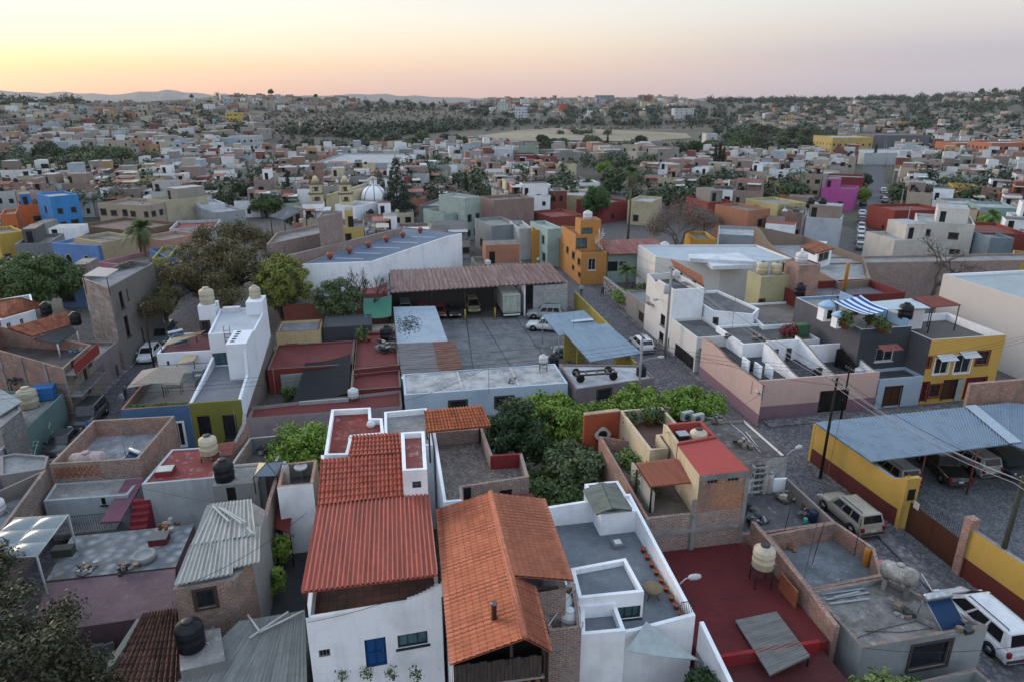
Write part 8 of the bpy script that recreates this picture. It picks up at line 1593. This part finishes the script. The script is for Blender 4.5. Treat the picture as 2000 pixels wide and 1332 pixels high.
# hill districts, by where they stand in the view
HILL = [([(-150, 206), (420, 206), (520, 232), (560, 262), (420, 300), (250, 300), (-150, 300)], 800, (380, 950)), ([(420, 190), (700, 198), (720, 215), (520, 225), (430, 210)], 230, (700, 1080)), ([(890, 208), (960, 196), (1360, 192), (1360, 232), (1000, 240), (890, 222)], 330, (800, 1400)), ([(1395, 232), (1760, 226), (1760, 262), (1620, 262), (1400, 252)], 300, (560, 1100)), ([(1550, 205), (1730, 200), (1730, 216), (1560, 218)], 45, (900, 1500)), ([(1740, 190), (2080, 186), (2080, 200), (1740, 204)], 150, (900, 1700)), ([(1740, 226), (2080, 222), (2080, 262), (1740, 262)], 140, (520, 1100)), ([(1400, 196), (1740, 192), (1740, 226), (1400, 230)], 90, (520, 1100)), ([(1840, 262), (2080, 262), (2080, 300), (1840, 300)], 50, (380, 600)), ([(700, 300), (1080, 296), (1300, 300), (1300, 325), (700, 325)], 120, (300, 420))]
for poly, n, (ya, yb) in HILL:
    k = t_ = 0
    while k < n and t_ < n * 60:
        t_ += 1; u = rt.uniform(min(p[0] for p in poly), max(p[0] for p in poly)); y = rt.uniform(ya, yb); x = (u - 1000) / 1256 * y; z = terr(x, y); q = PX((x, y, z))
        if not inside(q[0], q[1], poly): continue
        w_, d_, h = rt.uniform(4, 9.5), rt.uniform(4, 8), rt.choice((2.8, 3, 3.4, 4.5, 5.5, 6.5)); a = rt.choice((GA, -R(26), .5)) + rt.uniform(-.15, .15); X, Y = Vector((math.cos(a), math.sin(a), 0)) * w_, Vector((-math.sin(a), math.cos(a), 0)) * d_; o = Vector((x, y, 0)); farbox([o, o + X, o + X + Y, o + Y], h, z, rt.choice(FM if k % 3 == 0 else HM), rt.choice(FR)); k += 1
tag(fh.build('far_houses'), 'mass of small distant houses covering the hills and far blocks', 'houses', kind='stuff')
# parked cars along the avenue
for i, (s, t, k) in enumerate([(-2.7, -6, 'hatch_silver'), (-2.7, 0, 'suv_silver'), (-2.7, 6, 'hatch_silver'), (-2.7, 12, 'hatch_white'), (-2.7, 18, 'hatch_silver'), (-2.7, 27, 'sedan_black'), (-2.7, 38, 'hatch_white'), (-2.7, 58, 'suv_silver'), (2.7, 66, 'hatch_silver'), (2.7, 76, 'suv_silver'), (2.7, 90, 'hatch_white'), (-2.7, 96, 'suv_dark')]):
    q = av0 + AN * s + AV * (t + 6); put(k, Vector((q.x, q.y, .02)), '%s car parked along the avenue, %s from the near end' % ({'h': 'pale', 's': 'silver'}.get(k[0], 'grey') if 'black' not in k and 'dark' not in k else 'dark', (ords + ['tenth', 'eleventh', 'twelfth'])[i]), rz=-R(26.3), group='cars parked along the avenue')
for i, (s, t) in enumerate(((1.3, 22), (4.4, 14))): q = av0 + AN * s + AV * t; person(Vector((q.x, q.y, .02)), .4, ('dark clothed person walking in the middle of the avenue', 'person walking on the right side of the avenue')[i], '#26282c', '#1d1f24')
for i in range(9):
    q = av0 + AN * 4.6 + AV * (4 + 30 * i); pole(Vector((q.x, q.y, 0)), Vector((q.x, q.y, 8)), .1, PM, 'pale utility pole on the right of the avenue, %s from the near end' % ords[i], arms=i < 4)['group'] = 'utility poles along the avenue'
# ================================================================= trees
LG = M('leaf', '#6e8a26', '#3d5418', s=1.6); LD = M('leaf', '#334a28', '#1c2c18'); LM = M('leaf', '#4a5e2c', '#2e3f1e'); LO = M('leaf', '#56532c', '#40331f'); LGG = M('leaf', '#56653f', '#3a452e'); LBR = M('leaf', '#3d3f24', '#20231a')
def tplace(o, u, v, z=0., rz=0): o.location = W(u, v, z); o.rotation_euler.z = rz; return o
t = tree('bright green leafy tree in the garden behind the orange wall', h=6.2, r=3.0, leaf=LG, n=20000, ls=.14, seed=3, ncl=60, under=.8, clr=.22); t.location = gp(11.0, 45.0)
t = tree('bright green leafy tree beyond the cream terrace house', h=5.6, r=3.0, leaf=LG, n=15000, ls=.14, seed=8, ncl=44, under=.7, clr=.24); t.location = gp(19.0, 46.6); dup(t, gp(23.2, 46.4), 1.2, 'bright green leafy tree at the street end of the garden wall', .95); dup(t, gp(15.2, 46.0), 2.2, 'bright green leafy tree touching the orange wall top', .85)
t = tree('bright green bush between the red terrace house and the olive front', h=5.2, r=2.5, leaf=LG, n=16000, ls=.12, seed=12, ncl=34, under=.7, clr=.28); t.location = gp(-6.6, 45.4)
t = tree('dark green tree right of the tiled lean-to', h=6.4, r=2.6, leaf=LD, n=17000, ls=.13, seed=5, ncl=50, under=.8, clr=.24); t.location = gp(8.6, 44.0)
t = tree('dark feathery tree in the middle of the garden', h=5.4, r=2.2, leaf=LGG, n=6500, ls=.17, seed=15, ncl=24, under=.3, bark=BARKG); t.location = gp(11.6, 39.0)
t = tree('dark green shrub mass right behind the grey roofed house', h=3.6, r=2.4, leaf=LM, n=9000, ls=.15, seed=17, ncl=26, under=.8); t.location = gp(9.4, 36.6); dup(t, gp(12.6, 35.6), 1.1, 'dark green shrub mass beside the little gabled shed', .75); dup(t, gp(8.0, 40.0), 2.0, 'dark green shrub mass under the dark feathery tree', .9)
for i, (x, y, z, c, lb) in enumerate(((13.9, 39.2, 2.2, '#8c2a78', 'magenta bougainvillea in front of the orange wall'), (13.6, 37.2, 1.6, '#6b5a40', 'dry brownish vine below the magenta bougainvillea'), (14.4, 34.0, 5.4, '#4e6230', 'green climber beside the tiled pergola'), (14.3, 36.2, 5.2, '#5e7a35', 'light green climber on the brick side wall'))):
    leafy('climbing_plant', None, [(tuple(gp(x + random.uniform(-.5, .5), y + random.uniform(-.9, .9), z + random.uniform(-.6, .6))), .6) for k in range(6)], 1500, .11, M('leaf', c, None if i == 0 else '#3c3424')); o = [q for q in bpy.data.objects if q.name.startswith('climbing_plant') and 'label' not in q][0]; tag(o, lb, 'plant')
for i, (x, y, z, s, n, lb) in enumerate(((12.2, 20.8, 2.4, 1.0, 2600, 'dark courtyard bush under the triangular sail'), (10.8, 20.6, 2.2, .8, 2000, 'dark courtyard bush left of the triangular sail'), (-7.6, 36.6, 1.5, .8, 1500, 'yellow green vine climbing the passage wall'), (-7.5, 33.8, 1.2, .7, 1200, 'yellow green vine lower down the passage wall'), (-9.6, 61, 1.0, .9, 1500, 'leafy plant in the netted courtyard'))):
    leafy('garden_plant', None, [(tuple(gp(x + random.uniform(-.6, .6) * s, y + random.uniform(-.7, .7) * s, z + random.uniform(-.5, .6))), .55 * s) for k in range(6)], n, .12, (LD, LD, LG, LG, LM)[i]); o = [q for q in bpy.data.objects if q.name.startswith('garden_plant') and 'label' not in q][0]; tag(o, lb, 'plant')
for i in range(4): leafy('wall_plant', None, [(tuple(W(668 + 48 * i, 1318, 3.2) + Vector((0, 0, .1 * k))), .3) for k in range(3)], 90, .07, LM); o = [q for q in bpy.data.objects if q.name.startswith('wall_plant') and 'label' not in q][0]; tag(o, 'sparse small plant before the white front, %s from the left' % ords[i], 'plant')
# bottom corners
t = tree('large dark olive tree filling the bottom left corner', h=8.5, r=5.8, leaf=LBR, n=42000, ls=.1, seed=21, ncl=110, under=.9, clr=.15, zc=.55); t.location = gp(-17.9, 24.2, -.5); t2 = tree('dark olive tree standing at the left edge below the domed canopy', h=8.0, r=3.4, leaf=LBR, n=18000, ls=.1, seed=23, ncl=60, under=.8, clr=.2); t2.location = gp(-22.0, 31.0, -.6)
t = tree('green leafy tree at the bottom below the concrete roof', h=4.6, r=2.0, leaf=M('leaf', '#65763e', '#3e4e2a'), n=12000, ls=.14, seed=25, ncl=34, under=.7); t.location = gp(19.3, 17.9); dup(t, gp(15.9, 16.4, -.8), 1.4, 'yellow green bush at the bottom edge before the grey canopy', .8)
# big mesquite group left of centre
mq = bare('wide mesquite with thin brown foliage behind the white modern house', h=10, r=9, depth=6, seed=4, thick=.42, leafm=LO, nl=16000, ls=.13, kind='mesquite_tree'); mq.location = W(420, 640, 0)
mq2 = dup(mq, W(330, 655, 0), 2.1, 'brownish mesquite beside the tall apartment block', .85); mq3 = dup(mq, W(470, 560, 0), 4.0, 'brownish mesquite farther back behind the tank towers', 1.0)
t = tree('olive crowned mesquite rising behind the white modern house', kind='mesquite_tree', h=10.5, r=6.6, leaf=LO, n=15000, ls=.15, seed=31, ncl=90, under=.7, clr=.13); t.location = W(455, 620, 0)
t = tree('yellow green tree between the mesquite and the white hall', h=9.5, r=3.6, leaf=M('leaf', '#7c8030', '#4e5a28'), n=15000, ls=.15, seed=33, ncl=60, under=.95, clr=.19); t.location = W(560, 640, 0)
t = tree('grey green tree before the white hall', h=7.2, r=3.1, leaf=LGG, n=15000, ls=.12, seed=35, ncl=60, under=.85, clr=.2); t.location = W(665, 655, 0)
b = bare('bare dark tree beside the left end of the rusty warehouse', h=8, r=4.5, depth=5, seed=9, thick=.2); b.location = W(722, 650, 0)
t = tree('dense green tree behind the tile roofed house at the left edge', h=8.5, r=5.2, leaf=LM, n=26000, ls=.18, seed=37, ncl=70, under=.8, clr=.2); t.location = W(88, 622, 0); dup(t, W(-8, 590, 0), 1, 'dark tree at the left edge behind the tile roof', .7); dup(t, W(240, 520, 0) + Vector((0, 6, 0)), 2.6, 'dark shrub behind the tall apartment block', .42)
# palms
p_ = palm('tall fan palm before the cream wall on the left', h=hgt(445, 545), fr=3.3, seed=2, n=40); p_.location = W(292, 545, 0)
p_ = palm('slender mast palm towering over the middle of town', h=hgt(335, 470), fr=3.0, seed=3); p_.location = W(1226, 470, 0)
p_ = palm('small garden palm in front of the arcaded house', h=3.6, fr=2.6, seed=5, skirt=False); p_.location = W(1222, 575, 0); p_ = palm('bright palm on the roof terrace at the right edge', h=5.5, fr=3.2, seed=6, skirt=False, leaf=M('leaf', '#5c8036', '#34521f')); p_.location = W(1925, 475, 0); p_ = palm('palm behind the broad conifer', h=7, fr=2.6, seed=7); p_.location = W(1098, 370, 0)
# conifers and cypresses
c1 = conifer('tall dark conifer beside the church dome', h=hgt(302, 432), r=4.6, seed=3, n=15000, leaf=M('leaf', '#26382a', '#16231a')); c1.location = W(778, 432, 0); c2 = conifer('broad olive conifer in the middle of town', h=hgt(325, 425), r=4.8, seed=5, n=12000, leaf=M('leaf', '#46492e', '#2c3222')); c2.location = W(1020, 425, 0)
dup(c2, W(740, 395, 0), 1, 'grey green conifer behind the church dome', .8); dup(c1, W(1395, 310, 0) + Vector((-4, 20, 0)), 1, 'dark conifer behind the dense cypress group', .5)
CY = [(452, 292, 338), (567, 332, 402), (911, 338, 395), (928, 345, 385), (937, 345, 385), (1393, 282, 350), (1401, 278, 350), (1409, 286, 350), (1470, 306, 345), (1478, 309, 345), (72, 340, 372), (87, 345, 375), (376, 322, 352), (382, 300, 330), (555, 304, 330), (1630, 282, 330), (620, 378, 425), (1862, 300, 330), (177, 236, 262), (218, 232, 258), (1186, 262, 296), (1706, 282, 320)]
cy0 = cypress('x', h=10, r=.95, seed=1)
for i, (u, vt, vb) in enumerate(CY):
    H_ = hgt(vt, vb); loc = W(u, vb, 0)
    if loc.y > 330: H_ = (vb - vt) / 1333 * loc.y; zz = terr(loc.x, loc.y)
    lb = 'dark slim cypress %s' % ['standing alone tall on the left', 'left of the church towers', 'left of three right of the dome', 'middle of three right of the dome', 'right of three right of the dome', 'left in the dense group', 'tallest in the dense group', 'right in the dense group', 'left of the twin pair', 'right of the twin pair', 'near the left edge, left of two', 'near the left edge, right of two', 'on the left beside a lane', 'on the left behind the lane', 'left of the market hall', 'before the big grey box', 'in front of the left church tower', 'right of the avenue far back', 'on the left hill, left of two', 'on the left hill, right of two', 'beside the dry field', 'at the far end of the avenue'][i]
    if i == 0: cy0.location = loc; cy0.scale = (H_ / 10,) * 3; cy0['label'] = lb; cy0['group'] = 'cypresses across the town'
    else: dup(cy0, loc, i, lb, 1, 'cypresses across the town', None, (H_ / 10 * (1.1 if H_ < 9 else .9),) * 2 + (H_ / 10,))
# the bare whitish tree, mesquites on the right
bw = bare('bare whitish tree with a brown crown right of the ochre orange house', h=11, r=9.5, depth=6, seed=14, thick=.4, m=M('bark', '#6f6a68'), leafm=M('leaf', '#5d5148', '#6a5a50'), nl=7000, ls=.12); bw.location = W(1325, 520, 0)
dup(bw, W(1372, 470, 0), 2.5, 'rusty brown leafless tree beside the mustard box house', .62); bm_ = bare('bare spreading tree in the yard behind the yellow house', h=9, r=8, depth=6, seed=22, thick=.32, m=M('bark', '#5d534b')); bm_.location = W(1818, 590, 0)
gm = bare('wide grey mesquite on the right of the avenue', h=8, r=8, depth=6, seed=26, thick=.35, m=M('bark', '#5c554c'), leafm=M('leaf', '#59573f', '#464633'), nl=12000, ls=.15, kind='mesquite_tree'); gm.location = W(1775, 415, 0)
dup(gm, W(1830, 400, 0), 1, 'second grey mesquite right of the avenue', .7); dup(gm, W(1000, 480, 0), 3, 'grey thorny tree behind the rusty warehouse', .45)
t = tree('round bright green tree behind the ochre orange house', h=8.5, r=3.0, leaf=M('leaf', '#3f5f28', '#26401a'), n=9000, ls=.22, seed=41, ncl=34, under=.9); t.location = W(1163, 435, 0)
# garden greenery around the arcaded house
for i, (u, v, h, r_, m, lb) in enumerate(((1250, 545, 3.4, 2.6, 1, 'yellow green spreading tree before the red tile porch'), (1222, 600, 2.4, 1.8, 0, 'bright bush behind the rubble stone wall'), (1265, 590, 2.6, 1.7, 1, 'dark bush beside the arcaded house'), (1540, 600, 6, 2.2, 2, 'dark tree between the white house and the tan wall'), (1500, 600, 3.2, 1.8, 1, 'bush behind the cream tank block'), (1680, 405, 5, 2, 0, 'yellow green street tree at the left of the avenue'), (1688, 372, 5, 1.8, 2, 'dark street tree at the left of the avenue'), (520, 425, 5, 3.4, 1, 'olive tree left of the sheet pavilion'), (1205, 365, 6, 2.8, 1, 'olive tree behind the mast palm'), (1180, 350, 6, 3, 0, 'bright tree left of the mast palm'), (585, 450, 4, 2.6, 2, 'dark bush on the brick hall roof garden'), (40, 550, 4, 2.2, 2, 'dark shrub near the left edge'))):
    k = 'gt%d' % m
    if k not in PROTO: PROTO[k] = tree(lb, h=6, r=3.2, leaf=(LG, LM, LD)[m], n=6500, ls=.24, seed=50 + m, ncl=30, under=.7); o = PROTO[k]; o.location = W(u, v, 0); o.scale = (r_ / 3.2, r_ / 3.2, h / 6)
    else: dup(PROTO[k], W(u, v, 0), i, lb, 1, None, None, (r_ / 3.2, r_ / 3.2, h / 6))
# mid and far trees one can tell apart
protos = [tree('x', h=6, r=3.2, leaf=m, n=2200, ls=.38, seed=60 + i, ncl=26, under=.75) for i, m in enumerate((LD, LM, LGG, M('leaf', '#4a4a3a', '#34342c')))]
rt2 = random.Random(17); n_t = 0; used = set(); SEENT = set()
ZT = [([(-60, 300), (330, 300), (270, 370), (-60, 375)], 46, (200, 420), 1.0), ([(560, 290), (900, 276), (960, 284), (1360, 284), (1400, 262), (1640, 262), (1640, 292), (1500, 318), (1290, 304), (1080, 304), (900, 300), (560, 312)], 130, (260, 620), .95), ([(700, 330), (1640, 330), (1640, 400), (700, 400)], 60, (170, 300), .65), ([(100, 330), (700, 330), (700, 420), (100, 420)], 60, (150, 290), .65), ([(1720, 300), (2000, 300), (2000, 400), (1720, 400)], 36, (180, 400), .7)]
for poly, n, (ya, yb), s in ZT:
    k = t_ = 0
    while k < n and t_ < 6000:
        t_ += 1; u = rt2.uniform(min(p[0] for p in poly), max(p[0] for p in poly)); y = rt2.uniform(ya, yb); x = (u - 1000) / 1256 * y; z = terr(x, y); q = PX((x, y, z))
        if not inside(q[0], q[1], poly) or any(a[0] < x < a[2] and a[1] < y < a[3] for a in BB): continue
        if abs((Vector((x, y, 0)) - av0).dot(AN)) < 6: continue
        i = rt2.randrange(4); L_ = sorted(LMK, key=lambda l: (l[0] - q[0]) ** 2 + ((l[1] - q[1]) * 2) ** 2); lb = None
        for ad in (['dark green', 'mid green', 'grey green', 'brownish'][i],):
            for l in L_[:5]:
                for rel in (('right of' if q[0] > l[0] else 'left of'), ('behind' if q[1] < l[1] else 'in front of'), ('behind and right of' if q[0] > l[0] else 'behind and left of'), 'close to', 'well beyond' if q[1] < l[1] else 'well before'):
                    for sz in ('', 'small ', 'bushy ', 'rounded '):
                        c_ = '%s%s tree %s %s' % (sz, ad, rel, l[2])
                        if c_ not in SEENT and lb is None: lb = c_
        SEENT.add(lb or ''); sz = s * rt2.uniform(.7, 1.4); loc = Vector((x, y, z - .3)); k += 1
        if i not in used: used.add(i); protos[i].location = loc; protos[i]['label'] = lb; protos[i].scale = (sz,) * 3; protos[i]['group'] = 'trees among the far blocks'
        else: dup(protos[i], loc, rt2.random() * 6, lb, 1, 'trees among the far blocks', None, (sz, sz, sz * rt2.uniform(.75, 1.1)))
# woods and scrub on the hills: one mass each
def woods(name, label, polys, leafm, size, per, seed):
    rg = random.Random(seed); cl = []
    for poly, n, (ya, yb), rr_ in polys:
        k = t_ = 0
        while k < n and t_ < n * 80:
            t_ += 1; u = rg.uniform(min(p[0] for p in poly), max(p[0] for p in poly)); y = (ya * (yb / ya) ** rg.random()); x = (u - 1000) / 1256 * y; z = terr(x, y) + (3.2 if name[0] == 't' else 0); q = PX((x, y, z))
            if not inside(q[0], q[1], poly) or (name[0] == 't' and (1590 < q[0] < 1745 or 600 < q[0] < 765)): continue
            r_ = rr_ * rg.uniform(.6, 1.5); cl.append(((x, y, z + r_ * .6), (r_, r_, r_ * rg.uniform(.6, 1.0)))); k += 1
    leafy(name, None, cl, len(cl) * per, size, leafm, flat=.8, seed=seed); tag(bpy.data.objects[name], label, 'woods', kind='stuff')
woods('hill_woods', 'dark green tree cover over the hills and valley', [([(-150, 203), (420, 203), (560, 262), (420, 300), (-150, 300)], 1100, (400, 950), 2.6), ([(-100, 203), (250, 203), (250, 212), (-100, 212)], 70, (650, 950), 6), ([(420, 190), (880, 203), (890, 215), (520, 225)], 130, (700, 1150), 3.2), ([(540, 262), (900, 240), (1400, 240), (1400, 246), (1000, 246), (900, 256), (700, 275), (560, 292)], 260, (480, 1000), 3.6), ([(880, 212), (1380, 212), (1380, 240), (890, 240)], 200, (800, 1450), 3.8),
 ([(1350, 200), (2150, 186), (2150, 262), (1350, 262)], 1000, (560, 1600), 3.8), ([(1340, 196), (2150, 182), (2150, 200), (1340, 204)], 240, (1200, 1700), 6), ([(1640, 262), (2100, 262), (2100, 300), (1640, 300)], 160, (380, 620), 4)], M('leaf', '#3a4834', '#2a3527', s=.03), 1.6, 44, 3)
woods('valley_woods', 'grey green trees filling the valley before the dry field', [([(560, 288), (900, 282), (960, 288), (1400, 286), (1420, 262), (1640, 262), (1640, 300), (560, 305)], 330, (280, 600), 2.3), ([(-100, 298), (300, 300), (260, 362), (-100, 370)], 150, (220, 420), 2.2), ([(1080, 258), (1200, 262), (1200, 266), (1080, 264)], 14, (500, 700), 2.5)], M('leaf', '#45503a', '#333b2d', s=.05), .8, 90, 4)
woods('town_trees', 'small garden trees showing over the far roofs', [([(-60, 310), (2060, 310), (2060, 400), (-60, 400)], 330, (165, 420), 2.3), ([(-60, 360), (560, 360), (560, 420), (-60, 420)], 26, (140, 220), 2.0)], M('leaf', '#394a2c', '#26331f', s=.1), .5, 150, 6)
woods('hill_scrub', 'grey brown scrub dotting the dry slopes', [([(520, 215), (900, 205), (960, 240), (880, 258), (560, 292), (500, 250)], 1100, (430, 1050), 1.3), ([(-100, 298), (300, 300), (260, 362), (-100, 370)], 350, (220, 420), 1.3), ([(-150, 206), (500, 206), (560, 262), (420, 300), (-150, 300)], 420, (400, 950), 1.8), ([(900, 238), (1400, 240), (1400, 252), (900, 258)], 200, (600, 950), 1.6)], M('leaf', '#575043', '#45433a', s=.03), .9, 14, 5)
# trees breaking the skyline
SKT = [(445, 186, 5, 'round'), (583, 187, 9, 'tall'), (660, 192, 5, 'spreading'), (705, 197, 5, 'narrow'), (800, 202, 5, 'small'), (830, 203, 6, 'rounded'), (847, 203, 6, 'dense'), (862, 203, 7, 'tallest of the row'), (885, 202, 5, 'thin'), (1237, 190, 5, 'lone'), (1380, 198, 6, 'dark'), (1430, 198, 5, 'low'), (1812, 188, 11, 'ragged'), (1835, 186, 8, 'broad'), (1885, 182, 7, 'bushy'), (1965, 182, 8, 'feathery')]
for i, (u, v, h, ad) in enumerate(SKT):
    y = 1000 if u < 900 else 1300 if u < 1300 else 1480; x = (u - 1000) / 1256 * y; z = terr(x, y) - 1; s = min(h, 7) / 6 * (y / 1000) * .95
    dup(protos[i % 2], Vector((x, y, z)), i, '%s tree standing on the skyline, %s from the left' % (ad, (ords + ['tenth', 'eleventh', 'twelfth', 'thirteenth', 'fourteenth', 'fifteenth', 'sixteenth'])[i]), 1, 'trees on the skyline', None, (s, s, s * 1.3))
# ================================================================= small things lying about on the near roofs
rb = random.Random(31)
def heap(u, v, z, label, n, cols, s=.5, r=.5, name='debris_heap', cat='debris'):
    mb = MB(); c_ = W(u, v, z)
    for _ in range(n): mb.cbox(c_ + Vector((rb.uniform(-r, r), rb.uniform(-r, r), rb.uniform(.02, .2 + s * .3))), (rb.uniform(.1, s), rb.uniform(.08, s * .7), rb.uniform(.04, s * .5)), M('flat', rb.choice(cols)), rb.random() * 3, rb.uniform(-.3, .3))
    one(name, mb, label, cat)
RD = ['#8a5a44', '#6b4a3c', '#a39a90']; GY_ = ['#8e8e8c', '#5f5f60', '#3b3a3a', '#77695c']
for u, v, z, lb, n, c in ((1530, 1066, 1.9, 'bricks piled in the corner of the whitish walled roof', 14, RD), (1450, 868, 3.95, 'stones and bits of board on the blackened roof', 18, GY_), (1395, 822, 3.95, 'buckets and scrap by the cream terrace wall', 18, GY_), (1760, 1195, 3.3, 'rubble patch at the middle of the concrete roof', 12, GY_), (1872, 1222, 3.3, 'small stones before the solar heater on the concrete roof', 10, GY_),
    (520, 880, 3.0, 'dark clutter against the grey roof yard wall', 14, GY_), (575, 920, 3.9, 'pots and pans on the brick edged roof yard', 16, GY_), (250, 1110, 2.0, 'row of stones and tins at the patio edge', 16, GY_), (170, 1115, 2.0, 'broken tiles piled at the left of the patio', 16, ['#9a9a9a', '#6b5a50', '#4a4a48']), (330, 1030, 2.0, 'boards and planks behind the patio', 14, RD), (30, 745, 3.5, 'tangle of scrap on the far left shelter', 14, GY_),
    (1290, 800, 6.1, 'dry plant bits beside the large pot', 4, ['#5a4a3a']), (1240, 560, .1, 'crates in the garden before the arcaded house', 8, GY_), (1480, 662, 4.0, 'garden junk on the walled terrace', 14, GY_), (1420, 660, 4.3, 'tools and boards on the white low roof', 10, GY_), (700, 735, 2.2, 'fallen bricks at the dark red terrace corner', 8, RD), (1000, 745, 3.2, 'small cage frame on the whitish warehouse roof', 5, GY_), (150, 690, 4.6, 'buckets behind the red balcony wall', 8, ['#2f6f9f', '#8e8e8c', '#3b3a3a'])):
    heap(u, v, z, lb, n, c)
MS = M('flat', '#6f6f70')
for u, v, z, h, lb in ((1430, 640, 4.2, 3.6, 'thin mast on the white low roof behind the wavy house'), (1560, 640, 4.2, 2.6, 'thin mast by the red flowering bush'), (955, 770, 3.2, 3.2, 'thin mast at the middle of the whitish warehouse roof'), (540, 780, 2.2, 3.0, 'thin mast on the old courtyard house'), (248, 900, 3.1, 2.6, 'thin iron rod beside the white balcony house'), (465, 860, 4.0, 2.4, 'white rod leaning above the cream tank'), (345, 1215, 3.6, 2.2, 'rod by the black tank plinth'), (600, 690, 2.9, 2.8, 'rod on the red roof strip'), (1120, 640, 3.2, 2.4, 'rod above the blue carport'), (205, 660, 5.0, 2.6, 'rod by the brick balcony house tanks')): rod(W(u, v, z), h, lb, m=MS)
# sagging service drops between the near houses
for i, (a, b, s) in enumerate((((600, 1215, 6.5), (866, 1130, 7.8), .25), ((860, 1000, 8), (1040, 1150, 6.3), .1), ((340, 1150, 5.5), (600, 1000, 8.4), .4), ((430, 880, 4.3), (640, 800, 8.6), .5), ((180, 820, 4.4), (430, 700, 4.2), .6), ((720, 800, 8.6), (980, 700, 3.4), .6), ((1300, 845, 7.9), (1500, 760, 4), .5), ((1570, 1130, 4), (1640, 820, 5.1), .5), ((1690, 1265, 3.5), (2000, 1260, 5), .3), ((1462, 925, 7.7), (1600, 795, 6.5), .4), ((120, 900, 3.2), (460, 985, 5.9), .5))):
    wire([W(*a), W(*b)], s, 'thin service cable slung over the near roofs, %s of the set' % (ords + ['tenth', 'eleventh'])[i], r=.014, group='service cables over the near roofs')
mb = MB(); strip(mb, [gp(12.95, 23.05, 4.6), gp(12.95, 20, 4.0), gp(12.95, 16, 3.4)], .2, 0, WHITE); one('garden_wall', mb, 'white garden wall along the railing beside the triangular sail', 'wall')
mb = MB(); mb.box(gp(9.5, 18.6), GX * 3.4, GY * .2, UP * 2.6, CONC); one('garden_wall', mb, 'grey wall closing the sail courtyard at the bottom edge', 'wall')
# ---------------------------------------------------------------- air
HAZE = True
if HAZE:
    hz = MB(); hz.box((-16000, -300, -60), (32000, 0, 0), (0, 11500, 0), (0, 0, 420), M('plaster', '#ffffff')); ho = hz.build('haze'); ho['kind'] = 'stuff'
    m = bpy.data.materials.new('air'); m.use_nodes = True; n_ = m.node_tree; n_.nodes.clear(); v_ = N(n_, 'ShaderNodeVolumePrincipled'); v_.inputs['Density'].default_value = 4.5e-5; v_.inputs['Color'].default_value = (.93, .93, .97, 1); v_.inputs['Anisotropy'].default_value = .2
    o_ = N(n_, 'ShaderNodeOutputMaterial'); n_.links.new(v_.outputs[0], o_.inputs['Volume']); ho.data.materials.clear(); ho.data.materials.append(m)
for o in bpy.data.objects:
    for k in ('_o',):
        if k in o: del o[k]
